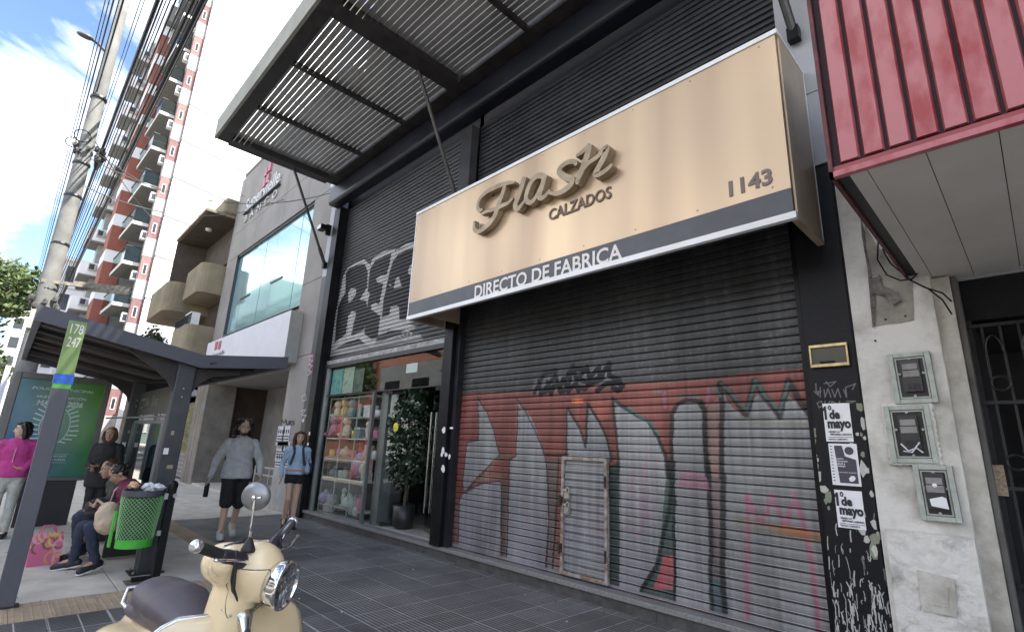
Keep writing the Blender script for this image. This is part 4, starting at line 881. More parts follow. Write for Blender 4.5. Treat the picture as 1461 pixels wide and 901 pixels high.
def meter(corners, label, tilt, rough_rim, extra):
    v = [wall(x, y, 4.66) for x, y in corners]; cx = sum(p[0] for p in v)/4; cz = sum(p[2] for p in v)/4
    w = (v[1][0]-v[0][0]+v[2][0]-v[3][0])/2; h = (v[0][2]-v[3][2]+v[1][2]-v[2][2])/2
    r = thing('meter_box', label, 'meter box', (cx, 4.665, cz), 0); r.rotation_euler = (0, tilt, 0)
    def b(x0, x1, y0, y1, z0, z1, nm, m_): q = MB(); q.box(x0, x1, y0, y1, z0, z1); return q.build(nm, m_, r, world=False)
    t = .032; W2, H2 = w/2, h/2
    b(-W2, W2, .0, .03, -H2, H2, 'back_box', mblk)
    f = MB(); f.box(-W2,-W2+t,-.022,-.0005,-H2,H2).box(W2-t,W2,-.022,-.0005,-H2,H2).box(-W2+t+.0005,W2-t-.0005,-.022,-.0005,H2-t,H2).box(-W2+t+.0005,W2-t-.0005,-.022,-.0005,-H2,-H2+t); bevel(f.build('frame', box_m, r, world=False), .004)
    i_ = MB(); a = t+.004; e = .010; i_.box(-W2+a,-W2+a+e,-.012,-.0006,-H2+a,H2-a).box(W2-a-e,W2-a,-.012,-.0006,-H2+a,H2-a).box(-W2+a+e,W2-a-e,-.012,-.0006,H2-a-e,H2-a).box(-W2+a+e,W2-a-e,-.012,-.0006,-H2+a,-H2+a+e); i_.build('inner_rim', box_m, r, world=False)
    b(-.055, .055, -.035, -.001, -.10, .13, 'meter', M('meter dark body', (.035,.035,.04), .3))
    bevel(b(-.045, .045, -.043, -.0355, .055, .10, 'face_plate', mgrey), .006); bevel(b(-.048, .048, -.043, -.0355, .002, .05, 'face_plate', mgrey), .006)
    for k in range(3): b(-.035+.028*k, -.018+.028*k, -.042, -.036, -.085, -.045, 'terminal', mblk)
    for sx, sz in ((0,H2-.05),(-W2+.055,.03),(W2-.055,.03),(0,-H2+.052)): q = MB(); q.lathe([(.009,0),(.009,.006)], (sx,-.012,sz), (0,-1,0), 8); q.build('screw', box_m, r, world=False)
    if rough_rim:
        q = MB(); g = random.Random(3)
        for k in range(90):
            u = k/90*2*math.pi; q.ell(((W2+.004)*max(-1,min(1,1.5*math.cos(u)))+g.uniform(-.004,.008)*math.cos(u), .006, (H2+.004)*max(-1,min(1,1.5*math.sin(u)))), g.uniform(.010,.022), .014, g.uniform(.010,.022), n=8, k=5)
        remesh(q.build('mortar_rim', plaster, r, world=False), .006, 1)
    if extra == 'wire':
        q = MB(); q.tube([(-.06,-.03,-.07),(-.02,-.06,-.12),(.03,-.06,-.10),(.06,-.05,-.13)], .006, 6); q.tube([(-.05,-.04,-.12),(.0,-.06,-.13),(.05,-.05,-.06)], .005, 6); q.build('wire', M('white wire', (.6,.62,.65), .5), r, world=False)
    if extra == 'paper':
        q = MB(); q.add([(-.035,-.046,-.085),(.055,-.046,-.10),(.05,-.046,-.03),(.03,-.046,-.02),(-.04,-.046,-.04)], [(0,1,2,3,4)]); q.build('paper_scrap', paper, r, world=False)
        q = MB(); q.ell((.0,-.046,.05), .014,.004,.014); q.build('paper_scrap', paper, r, world=False)
meter([(1268,504),(1327,502),(1339,574),(1276,576)], 'topmost of the three grey meter boxes on the white pillar', R(-1), False, None)
meter([(1262,579),(1328,577),(1337,659),(1272,661)], 'middle meter box with crumbling mortar round it and loose wires inside', R(-1), True, 'wire')
meter([(1303,664),(1358,662),(1374,746),(1314,741)], 'lowest meter box on the pillar with a scrap of paper inside', R(-1), False, 'paper')
# faint plate low on the pillar
v = [wall(x, y, 4.64) for x, y in ((1308,812),(1362,826),(1366,880),(1316,870))]
q = MB(); q.prism([(p[0], p[2]) for p in v], lambda p: (p[0], 4.65, p[1]), lambda p: (p[0], 4.638, p[1])); q.build('cover_plate', plaster_clean, pil)
v2 = [(p[0]*.8+v[(k+2) % 4][0]*.2, p[2]*.8+v[(k+2) % 4][2]*.2) for k, p in enumerate(v)]
q = MB(); q.prism(v2, lambda p: (p[0], 4.637, p[1]), lambda p: (p[0], 4.633, p[1])); q.build('cover_plate', plaster_clean, pil)
# doorway recess and iron gate
ent = thing('dark_doorway', 'dark recessed entrance right of the white pillar behind an iron gate', 'doorway', (.6, 5.2, 0))
q = MB(); q.box(-.279, 3.2, 6.6, 6.7, -.05, 3.2); q.box(-.279, -.25, 4.94, 6.599, .031, 2.549); q.box(-.279, 3.19, 5.101, 6.599, 2.56, 2.62); q.build('recess_wall', M('dim recess wall', (.02,.02,.023), .8, var=.3), ent)
q = MB(); q.box(-.279, 3.2, 4.9, 6.6, -.05, .03); q.build('threshold', granite_dark, ent)
q = MB(); q.box(.1, 1.6, 6.3, 6.59, .03, 2.1); q.build('inner_door', M('grey inner door', (.07,.07,.075), .5), ent)
q = MB(); q.box(-.279, 3.2, 4.95, 5.1, 2.55, 2.86); q.build('lintel', black_paint, ent)
q = MB(); q.box(.28, .30, 6.28, 6.299, .3, 1.8); q.build('door_edge', paper, ent)
gate = thing('iron_gate', 'ornate black iron gate with looped bars filling the dark doorway', 'gate', (-.27, 4.93, .03))
iron = M('black iron', (.015,.015,.017), .45, .3, var=.3)
for k in range(14):
    x = -.20+.095*k; q = MB(); q.box(x-.008, x+.008, 4.92, 4.936, .05, 2.50); q.build('bar', iron, gate)
for z in (.05, .78, 1.38, 1.95, 2.50): q = MB(); q.box(-.27, 1.1, 4.905, 4.919, z-.012, z+.012); q.build('rail', iron, gate)
for k in range(6):
    x = -.155+.19*k; q = MB(); q.tube([(x+.047*math.cos(a), 4.90, 2.30+.12*math.sin(a)) for a in np.linspace(0, math.pi, 9)], .008, 6); q.build('arch', iron, gate)
for z in (.95, 1.55, 2.08):
    for k in range(5):
        x = -.155+.19*k; q = MB(); q.tube([(x+.05*math.cos(a), 4.89, z+.05*math.sin(a)) for a in np.linspace(0, 2*math.pi, 15)[:-1]], .008, 6, closed=True); q.build('ring', iron, gate)
q = MB(); q.box(-.285, -.225, 4.895, 4.935, 1.33, 1.53); q.build('entry_phone', M('brown entry phone', (.16,.11,.07), .5, var=.5, vs=60, col2=(.35,.28,.2)), gate)
# red canopy
redc = thing('red_canopy', 'ribbed red metal canopy with pale soffit boards over the right doorway', 'canopy', (.5, 3.7, 2.87))
RX0, RX1, RY, RZ = -.556, 3.2, 2.72, 2.872
for k in range(30):
    xa = -.508+.1005*k; q = MB(); w = .086; d = .02
    q.prism([(xa, RY+.012), (xa+.008, RY-.010), (xa+w-.008, RY-.010), (xa+w, RY+.012)], lambda p: (p[0], p[1], RZ+.075), lambda p: (p[0], p[1], 4.6)); o = q.build('red_strip', red_paint, redc)
q = MB(); q.box(RX0, RX1, RY-.02, RY+.015, RZ, RZ+.030); q.build('bottom_rail', red_paint, redc)
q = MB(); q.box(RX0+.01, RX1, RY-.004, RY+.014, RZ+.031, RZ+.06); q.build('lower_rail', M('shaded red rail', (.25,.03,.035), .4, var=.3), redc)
q = MB(); q.box(RX0+.02, RX1, RY+.02, RY+.04, RZ+.06, 4.6); q.build('backing', M('dark backing', (.03,.012,.016), .7), redc)
q = MB(); q.box(RX0, RX0+.018, RY-.02, 4.68, RZ+.0, RZ+.035); q.box(RX0, RX0+.018, RY-.02, RY+.03, RZ+.036, 4.6); q.build('side_angle', rust_red, redc)
q = MB(); q.box(RX0+.02, RX0+.05, RY+.05, 4.68, RZ+.05, 4.6); q.build('side_panel', M('dark side sheet', (.04,.03,.04), .6), redc)
xs = [RX0+.075, -.405, -.18, .062, .31, .56, .81, 1.06, 1.31, 1.56, 1.81, 2.06, 2.31]
for a, b in zip(xs[:-1], xs[1:]): q = MB(); q.box(a+.002, b-.002, RY+.02, 4.9, RZ+.004, RZ+.02); q.build('soffit_board', soffit_white, redc)
q = MB(); q.box(RX0+.02, RX1, RY+.045, 4.9, RZ+.021, RZ+.045); q.build('soffit_frame', black_paint, redc)
q = MB(); q.box(-.9, 3.2, 4.97, 5.2, 2.87, 14); q.box(3.2, 3.4, 4.9, 14, -.1, 14); q.box(-1, 3.4, 5.2, 14, 13.8, 14); q.build('upper_wall', wall_concrete, ent)
wr = thing('loose_cables', 'two loose black cables drooping from the red canopy corner to the doorway', 'cable', tuple(wall(1293,400,4.6)))
for pl in ([(1253,345),(1252,370),(1265,392),(1285,400),(1300,398)], [(1259,355),(1270,375),(1290,392),(1300,400),(1320,410),(1345,418),(1358,430)], [(1300,400),(1325,412),(1345,428),(1358,448)], [(1299,400),(1306,393),(1313,386)]):
    q = MB(); q.tube([wall(x, y, 4.60) for x, y in pl], .006, 6); q.build('cable', black_paint, wr)
# the row of buildings goes on beyond the right edge of the frame
nb = thing('corner_building', 'plain rendered building continuing the row beyond the doorway', 'building', (12, 5, 0))
q = MB(); q.box(3.45, 26, 4.8, 14, -.1, 14); q.build('wall', M('buff render', (.38,.34,.29), .85, var=.2, bump=.2), nb)
for i in range(5):
    for j in range(3): q = MB(); q.box(5+4*i, 6.8+4*i, 4.74, 4.79, 3.6+3.2*j, 5.4+3.2*j); w_ = q.build('window', M('window dark', (.03,.035,.04), .15), nb)
# ================================================================== across the street (seen in reflections)
def opposite(name, label, x0, x1, h, mat, floors, bays, y=-14.2, cat='building'):
    r = thing(name, label, cat, ((x0+x1)/2, y, 0)); q = MB(); q.box(x0, x1, y-9, y, -.1, h); q.build('wall', mat, r)
    for i in range(bays):
        for j in range(floors):
            cx = x0+(i+.5)*(x1-x0)/bays; cz = 1.6+(h-1.8)*(j+.35)/floors; w = (x1-x0)/bays*.27; hh = (h-2)/floors*.3
            q = MB(); q.box(cx-w, cx+w, y, y+.04, cz-hh, cz+hh); f = q.build('window', M('window dark', (.03,.035,.04)), r); q = MB(); q.box(cx-w-.06, cx+w+.06, y, y+.10, cz-hh-.1, cz-hh); q.build('sill', white_trim, f)
opposite('brick_building', 'terracotta rendered building across the street, mirrored in the shop glass', -64, -42, 11, M('terracotta render', (.42,.19,.14), .85, var=.15), 2, 4)
opposite('white_building', 'pale two storey building across the street, mirrored in the shop glass', -41.7, -20, 8.2, M('off white render', (.62,.62,.62), .85, var=.1), 2, 5)
opposite('green_building', 'grey green office block across the street, mirrored in the big blue window of the bank', -112, -74, 24, M('grey green render', (.20,.27,.24), .8, var=.2), 5, 8)
opposite('grey_building', 'low grey building across the street from the shoe shop', -19.7, 10, 7, M('mid grey render', (.30,.29,.28), .85, var=.2), 2, 6)
# ================================================================== grey concrete clinic
cl = thing('bank_building', 'grey concrete building with big blue glass window above a dark porch', 'building', (-15.5, 4.7, 0))
cw = wall_concrete
def cbox(x0, x1, z0, z1, nm='concrete_panel', y0=4.70, y1=5.1, m=cw):
    q = MB(); q.box(x0, x1, y0, y1, z0, z1); return q.build(nm, m, cl)
WX0, WX1, WZ0, WZ1 = -18.75, -12.52, 4.82, 7.63
cbox(-19.6, WX0-.01, 3.35, 7.62); cbox(-12.50, -11.31, 0, 3.40); cbox(-12.50, -11.31, 3.415, 5.25); cbox(-12.50, -11.31, 5.265, 7.62)
for a, b in ((-19.6, -17.2), (-17.185, -14.8), (-14.785, -13.0), (-12.985, -11.31)): cbox(a, b, 7.635, 8.62); cbox(a, b, 8.635, 11.0)
cbox(-19.62, -11.3, 11.0, 11.12, 'coping', 4.68, 5.2, M('coping', (.17,.16,.14), .7)); cbox(WX0, -12.5, 3.3, 4.8, 'concrete_panel', 4.9, 5.1)
cbox(-20.7, -19.35, -.1, 3.34, 'corner_pier', 4.72, 5.6, M('stained pier concrete', (.24,.215,.18), .85, var=.3, vs=2, bump=.3, bs=20, col2=(.15,.135,.115)))
for x in (-20.28, -19.9): cbox(x, x+.02, -.1, 3.3, 'pier_groove', 4.715, 4.73, concrete_joint)
cbox(-20.0, -11.3, -.1, 10.9, 'back_wall', 9.0, 9.3); cbox(-20.0, -19.6, 3.35, 11, 'side_wall', 4.72, 14); cbox(-19.6, -11.3, 10.7, 10.95, 'roof', 5.1, 14)
cbox(-19.6, -11.3, 3.20, 3.34, 'porch_ceiling', 4.95, 9.0, M('dim porch ceiling', (.22,.21,.20), .8, var=.05)); cbox(-19.3, -12.5, .0, 3.2, 'porch_wall', 6.6, 6.8, M('porch wall', (.20,.185,.17), .85, var=.2, vs=2, bump=.1))
cbox(-19.34, -12.5, -.02, .06, 'porch_step', 4.75, 9.0, concrete); cbox(-12.62, -12.5, 0, 3.2, 'porch_wall', 4.95, 6.6)
q = MB(); p = wall(321, 597, 6.55); q.box(p[0]-.2, p[0]+.2, 6.55, 6.6, p[2]-.28, p[2]+.28); q.build('notice_plate', M('pale plate', (.42,.42,.42), .6), cl)
q = MB()
for z in (.62, .80): q.tube([(-14.6, 5.0, z), (-12.7, 5.0, z)], .025, 8)
for x in (-14.6, -13.6, -12.8): q.tube([(x, 5.0, .06), (x, 5.0, .80)], .02, 8)
q.build('handrail', steel, cl)
# curtain window
gb = bpy.data.materials.new('blue mirror glass'); gb.use_nodes = True; b_ = gb.node_tree.nodes['Principled BSDF']; b_.inputs['Base Color'].default_value = (.38,.58,.62,1); b_.inputs['Metallic'].default_value = .55; b_.inputs['Roughness'].default_value = .06
dkf = M('dark window frame', (.03,.035,.04), .4)
nb_ = 7; fw_ = (WX1-WX0)/nb_
for i in range(nb_):
    for z0, z1 in ((WZ0, 5.9), (5.91, WZ1)) if i in (1, 4) else ((WZ0, WZ1),):
        q = MB(); q.box(WX0+fw_*i+.008, WX0+fw_*(i+1)-.008, 4.80+.004*math.sin(i*2.3), 4.83+.004*math.sin(i*2.3), z0, z1-.05 if z1 == WZ1 else z1); q.build('mirror_pane', gb, cl)
q = MB(); q.box(WX0, WX1, 4.84, 4.88, WZ0, WZ1); q.build('glazing_back', dkf, cl)
q = MB(); q.box(WX0, WX1, 4.74, 4.80, WZ1-.06, WZ1); q.box(WX0-.009, WX0, 4.71, 4.9, WZ0, WZ1); q.build('window_frame', dkf, cl)
for i in (1, 4): q = MB(); q.box(WX0+fw_*i, WX0+fw_*(i+1), 4.775, 4.795, 5.88, 5.93); q.build('vent_bar', dkf, cl)
# white sign band
wb = thing('porch_sign_band', 'white projecting sign band with small red emblem over the dark porch', 'sign', (-15.5, 4.4, 3.25))
q = MB(); q.box(-19.1, -12.15, 4.40, 4.42, 3.26, 4.50); q.build('front_sheet', M('lilac white sheet', (.60,.59,.63), .5, var=.05), wb)
q = MB(); q.box(-19.1, -12.151, 4.421, 4.695, 3.26, 4.48); q.box(-12.15, -12.13, 4.40, 4.695, 3.26, 4.50); q.build('box', M('grey sign side', (.34,.33,.31), .7, var=.1), wb)
red_l = M('red emblem', (.42,.12,.17), .45)
for i, (x, y) in enumerate(((309,490),(314,489),(308,496),(313,495))):
    p = wall(x, y, 4.39); q = MB(); q.box(p[0]-.11, p[0]+.11, 4.375, 4.399, p[2]-.06, p[2]+.06); q.build('emblem_block', red_l, wb)
p = wall(308, 503, 4.39); lettering('Supervielle', (p[0]-.35, 4.399, p[2]-.12), (p[0]+.9, 4.399, p[2]-.12), .13, M('grey lettering', (.25,.25,.27), .6), wb, .01)
# raised letters on the wall
p0 = wall(350, 303, 4.66); p1 = wall(402, 250, 4.66)
zl = (p0[2]+p1[2])/2
lm = M('silver letter', (.45,.44,.43), .4, var=.1)
ls = thing('wall_lettering', 'row of raised silver letters with a red emblem on the grey concrete wall', 'sign', (p0[0], 4.66, zl))
lettering('Supervielle', (-18.7, 4.699, 9.22), (-15.5, 4.699, 9.28), .50, lm, ls, .05, bold=.02)
lettering('B  A  N  C  O', (-18.6, 4.699, 8.82), (-15.6, 4.699, 8.82), .26, lm, ls, .04, bold=.01)
q = MB(); q.box(-18.75, -15.45, 4.60, 4.69, 9.14, 9.19); q.build('letter_rail', dkf, ls)
for dx, dz in ((0,0),(.30,.06),(0,.42),(.30,.48)): q = MB(); q.box(-17.05+dx-.11, -17.05+dx+.11, 4.64, 4.699, 9.78+dz-.15, 9.78+dz+.15); q.build('emblem_block', M('red emblem'+'', (.55,.04,.10)), ls)
fl = thing('wall_floodlight', 'small black floodlight bracketed to the lilac strip beside the raised shutter', 'lamp', (-11.2, 4.6, 6.35))
MB().box(-.16, .05, -.18, -.04, -.02, .10).build('housing', black_paint, fl, world=False); MB().box(-.03, .03, -.04, .07, -.12, .14).build('bracket', black_paint, fl, world=False); MB().box(-.15, .04, -.19, -.181, -.01, .09).build('lens', steel, fl, world=False)
dl = thing('dome_camera', 'small white dome camera under the far end of the canopy', 'camera', (-11.15, 4.6, 7.45)); MB().lathe([(.05,.1),(.09,.05),(.09,0),(.04,-.07)], n=12).build('dome', white_trim, dl, world=False, smooth=True); MB().box(-.02,.02,.0,.1,.05,.1).build('arm', white_trim, dl, world=False)
# posters pasted on the clinic pier
flyer = M('photocopied flyer', (.62,.64,.68), .7, var=.35, vs=26, col2=(.30,.32,.36), ramp=(.40,.52))
for i, (x, y, lab) in enumerate(((400, 620, 'top left'), (408, 620, 'top right'), (399, 642, 'second row left'), (407, 642, 'second row right'), (398, 657, 'lowest left'), (406, 657, 'lowest right'))):
    p = wall(x, y, 4.69); r = thing('flyer', f'{lab} photocopied flyer on the grey pier behind the walking woman', 'flyer', tuple(p), 0, 'flyers pasted on the grey pier')
    MB().box(-.20, .20, 0, .004, -.24, .20).build('sheet', flyer, r, world=False)
    q = MB()
    for k in range(3): q.ell((-.12+.12*k, -.003, .08), .035, .002, .05, n=8, k=5)
    for k in range(3): q.box(-.17, .17, -.004, -.0005, -.04-.06*k, -.015-.06*k)
    q.build('print', ink, r, world=False)
scrawl(cl, [[(402,606),(402,598),(405,603),(408,598),(408,605)], [(409,600),(409,605),(412,605),(412,600)], [(413,605),(413,600),(416,601),(414,603),(416,606)], [(420,600),(417,601),(420,604),(417,606)]], 4.695, .03, dark_ink)
gp = MB(); gp.box(-12.5, -11.32, 4.68, 4.70, .0, .9); gp.build('grey_patch', M('repainted patch', (.33,.33,.33), .8, var=.2, vs=3), cl)

# ================================================================== tan balcony building
tb = thing('balcony_building', 'ochre building with chunky curved balconies and dark recesses beyond the grey concrete building', 'building', (-23, 4.7, 0))
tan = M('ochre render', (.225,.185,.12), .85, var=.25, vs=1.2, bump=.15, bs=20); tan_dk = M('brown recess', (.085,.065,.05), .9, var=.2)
def tbx(x0, x1, y0, y1, z0, z1, nm, m=tan, bev=0):
    q = MB(); q.box(x0, x1, y0, y1, z0, z1); o = q.build(nm, m, tb)
    if bev: bevel(o, bev, 4)
    return o
tbx(-26.5, -20.05, 5.0, 12, 0, 8.7, 'wall', tan_dk)
def parapet(x0, x1, yf, z0, z1, rad=.45):
    q = MB(); pts = [(x0, 5.0), (x0, yf+rad)]+[(x0+rad-rad*math.cos(a), yf+rad-rad*math.sin(a)) for a in np.linspace(.2, math.pi/2, 5)]+[(x1-rad+rad*math.sin(a), yf+rad-rad*math.cos(a)) for a in np.linspace(0, math.pi/2-.2, 5)]+[(x1, yf+rad), (x1, 5.0)]
    q.prism(pts, lambda p: (p[0], p[1], z0), lambda p: (p[0], p[1], z1)); return q.build('balcony_parapet', tan, tb)
parapet(-26.3, -22.6, 3.50, 6.1, 7.25); parapet(-22.5, -20.1, 3.98, 6.45, 7.55, .3)
parapet(-26.3, -22.6, 3.7, 3.6, 4.75); parapet(-22.5, -20.1, 3.9, 4.1, 5.25, .3)
tbx(-24.6, -20.1, 3.75, 5.0, 9.45, 9.55, 'roof_slab', tan); tbx(-24.5, -20.2, 3.85, 5.0, 9.42, 9.449, 'soffit', tan_dk)
tbx(-22.6, -20.06, 4.3, 5.2, 9.56, 10.2, 'roof_parapet', tan, .1); tbx(-24.55, -20.1, 4.9, 5.0, 7.9, 9.4, 'upper_recess', tan_dk); tbx(-24.6, -24.5, 3.8, 5.0, 7.5, 9.42, 'side_wall', tan_dk)
q = MB(); q.lathe([(.12,0),(.10,-.08),(.02,-.1)], (-21.9, 4.3, 9.42), n=12); q.build('ceiling_lamp', white_trim, tb)
q = MB()
for k in range(14): q.tube([(-22.3+.17*k, 3.95, 5.25), (-22.3+.17*k, 3.95, 5.6)], .015, 5)
q.tube([(-22.4, 3.95, 5.6), (-20.1, 3.95, 5.6)], .03, 6); q.build('railing', black_paint, tb)
lp = thing('balcony_plant', 'ragged dark plant hanging over the ochre balcony', 'plant', (-24.9, 3.75, 4.75)); leaf_cloud('foliage', [(0,0,.35,.5),(.5,.1,.2,.4),(-.2,0,.8,.3)], 500, .09, M('dusty leaf', (.05,.07,.03), .7, var=.5), lp, 8); MB().lathe([(.15,0),(.2,.25)], n=10).build('pot', M('clay pot', (.25,.1,.05)), lp, world=False)
acu = thing('air_conditioner', 'pale air conditioner unit standing on the ochre balcony', 'air conditioner', (-21.1, 4.2, 5.25)); MB().box(-.4,.4,-.15,.15,0,.55).build('case', white_trim, acu, world=False); MB().lathe([(.2,0),(.2,.02)], (0,-.151,.28), (0,-1,0), 14).build('fan_grille', dark_steel, acu, world=False)
# dark shop fronts below, beyond the clinic
lo_ = thing('low_shop_row', 'row of dim shuttered shop fronts beyond the bus shelter', 'shops', (-26, 4.9, 0))
q = MB(); q.box(-37.5, -20.8, 5.0, 6, -.1, 3.5); q.build('wall', M('dim brick', (.12,.09,.085), .85, var=.4, vs=3), lo_)
shc = M('grey lilac shutter', (.20,.18,.21), .6, var=.3, vs=3)
for i, x in enumerate((-23.6, -27.2, -30.6)):
    q = MB(); q.box(x, x+2.3, 4.94, 4.999, .05, 2.7); s_ = q.build('shutter', shc, lo_)
    for k in range(18): q = MB(); q.box(x, x+2.3, 4.925, 4.939, .1+.145*k, .13+.145*k); q.build('slat_lip', M('slat lip', (.35,.33,.36), .5), s_)
    q = MB(); q.box(x-.2, x+2.5, 4.3, 4.9, 2.9, 3.1); q.build('awning', M('pale awning', (.5,.5,.5), .6), lo_)
q = MB(); q.box(-21.6, -21.2, 4.6, 4.99, .9, 2.6); q.build('yellow_board', M('faded yellow board', (.45,.40,.2), .7, var=.4, vs=5), lo_)

# ================================================================== tower block
tw = thing('tower_block', 'tall tower block with blank white flank and red and white balcony side', 'building', (-40, 6, 0))
whi = M('white tower render', (.76,.75,.74), .75, var=.05, vs=.6); redp = M('brick red panel', (.26,.085,.058), .8, var=.12, vs=1.5); pinkw = M('pinkish render', (.24,.14,.13), .8, var=.1); gslab = M('grey soffit', (.20,.195,.18), .8, var=.1); bglass = GLASS('balcony glass', (.62,.72,.70), .6, 1.4, .05, .0)
TX = -38.0; FL = [1.2+2.80*k for k in range(15)]
c17 = math.tan(R(17))
Y0t = 4.85
for k, z in enumerate(FL[:-1]):       # flank: storey high rendered bands with open joints
    ys = 1.6 if True else 0
    pts = [(TX, Y0t), (TX-11*c17, Y0t+11), (TX-11*c17-.3, Y0t+11), (TX-.3, Y0t)]
    q = MB(); q.prism(pts, lambda p: (p[0], p[1], z+.15), lambda p: (p[0], p[1], z+2.80)); q.build('flank_band', whi, tw)
q = MB(); q.prism([(TX-.04, Y0t+.02), (TX-.04-11*c17, Y0t+11), (TX-6, Y0t+11), (TX-6, Y0t+.02)], lambda p: (p[0], p[1], -.1), lambda p: (p[0], p[1], FL[-1])); q.build('core', M('joint grey', (.22,.22,.22), .8), tw)
q = MB(); q.box(-52, TX-4.2, Y0t+.4, 15, -.1, 40); q.build('mass', M('joint grey', (.22,.22,.22), .8), tw)
for k, z in enumerate(FL[:-1]):       # pink street corner strip with small windows
    q = MB(); q.box(TX-.9, TX-.28, 4.25, Y0t-.02, z+1.25, z+2.8); q.build('corner_panel', pinkw if k % 2 else M('dull rose panel', (.19,.10,.10), .8), tw)
    q = MB(); q.box(TX-.9, TX-.26, 4.23, Y0t-.02, z+.001, z+1.249); q.build('corner_band', M('grey white band', (.34,.32,.31), .8), tw)
    q = MB(); q.box(TX-.279, TX-.24, 4.40, 4.62, z+1.6, z+2.3); f = q.build('window', whi, tw); q = MB(); q.box(TX-.239, TX-.23, 4.43, 4.59, z+1.65, z+2.25); q.build('pane', M('window dark', (.03,.035,.04)), f)
    # near balcony
    zb_ = 9.2-2.75*3+2.72*k
    if zb_ < 3: continue
    q = MB(); q.prism([(-39.0, 4.9), (-39.0, 3.40), (-43.2, 3.25), (-43.2, 4.9)], lambda p: (p[0], p[1], zb_), lambda p: (p[0], p[1], zb_+.22)); q.build('balcony_slab', M('pale slab edge', (.60,.58,.54), .7), tw)
    q = MB(); q.prism([(-39.02, 4.9), (-39.02, 3.42), (-43.1, 3.27), (-43.1, 4.9)], lambda p: (p[0], p[1], zb_-.01), lambda p: (p[0], p[1], zb_-.001)); q.build('soffit', gslab, tw)
    q = MB(); q.box(-39.03, -39.0, 3.47, 4.5, zb_+.24, zb_+1.2); q.build('balcony_glass', bglass, tw)
    q = MB(); q.tube([(-39.02, 4.5, zb_+1.22), (-39.02, 3.41, zb_+1.22), (-43.2, 3.26, zb_+1.22)], .03, 6); q.build('handrail', dark_steel, tw)
    q = MB(); q.prism([(-39.03, 3.42), (-43.15, 3.27), (-43.15, 3.29), (-39.03, 3.44)], lambda p: (p[0], p[1], zb_+.24), lambda p: (p[0], p[1], zb_+1.2)); q.build('balcony_glass', bglass, tw)
    q = MB(); q.box(-38.95, -38.5, 3.95, 4.24, zb_-1.0, zb_-.45); a = q.build('air_conditioner', white_trim, tw)
    q = MB(); q.box(-38.499, -38.49, 4.0, 4.2, zb_-.95, zb_-.55); q.build('grille', dark_steel, a)
    q = MB(); q.box(-43.2, -38.9, 4.95, 5.1, zb_+.3, zb_+2.4); q.build('window_wall', M('shaded glazing wall', (.13,.125,.115), .6, var=.4, vs=2), tw)
for k in range(11):                    # pier of red panels and white bands
    z = 3.0+2.72*k
    q = MB(); q.box(-47, -44.0, 2.80, 3.82, z, z+1.85); q.build('red_panel', redp, tw)
    q = MB(); q.box(-47, -43.98, 2.77, 3.84, z+1.851, z+2.719); q.build('white_band', whi, tw)
    q = MB(); q.box(-48, -44.1, 3.85, 5.2, z, z+2.7); q.build('rear_wall', gslab, tw)
for k in range(11):                    # far balconies with white parapets
    z = 4.6+2.72*k
    q = MB(); q.box(-51, -48.5, 1.85, 3.0, z, z+.12); q.build('balcony_slab', gslab, tw)
    q = MB(); q.box(-51, -48.48, 1.83, 3.0, z+.121, z+1.1); q.build('balcony_parapet', whi, tw)
    q = MB(); q.box(-48.479, -48.2, 2.3, 2.75, z+.45, z+.95); a = q.build('air_conditioner', M('grey unit', (.45,.45,.45)), tw); q = MB(); q.box(-48.199, -48.19, 2.35, 2.65, z+.5, z+.9); q.build('grille', dark_steel, a)
    q = MB(); q.box(-51, -49, 2.6, 4.9, z+1.11, z+2.71); q.build('rear_wall', M('shaded rear wall', (.3,.3,.28)), tw)
q = MB(); q.box(-52, -43.3, 2.9, 9, 33, 34.5); q.build('roof_slab', gslab, tw)
# pale buildings further on
def far_building(label, x0, x1, y0, y1, h, m, nf, nbay):
    r = thing('distant_building', label, 'building', ((x0+x1)/2, (y0+y1)/2, 0)); q = MB(); q.box(x0, x1, y0, y1, -.1, h); q.build('wall', m, r)
    q = MB(); q.box(x0-.1, x1+.15, y0-.15, y1, h, h+.35); q.build('roof', white_trim, r)
    for j in range(nf):
        z = 3.5+(h-3.5)*j/nf
        q = MB(); q.box(x0, x1+.06, y0-.08, y1, z, z+.12); q.build('floor_band', M('grey band', (.4,.4,.4), .7), r)
        for i in range(nbay):
            yc = y0+(y1-y0)*(i+.5)/nbay; w = (y1-y0)/nbay*.25; q = MB(); q.box(x1, x1+.03, yc-w, yc+w, z+.7, z+(h-3.5)/nf-.5); q.build('window', M('window dark', (.03,.035,.04)), r)
far_building('white block of flats beyond the striped tower', -75, -62, 1.2, 9, 17, M('pale render', (.66,.66,.66), .8, var=.08), 5, 6)
far_building('hazy pale block far down the street behind the trees', -120, -100, -2, 8, 20, M('hazy render', (.55,.57,.60), .8), 6, 5)
far_building('low cream house far beyond the bus shelter', -62, -56, 2.5, 8, 6, M('cream render', (.55,.50,.42), .8), 1, 3)
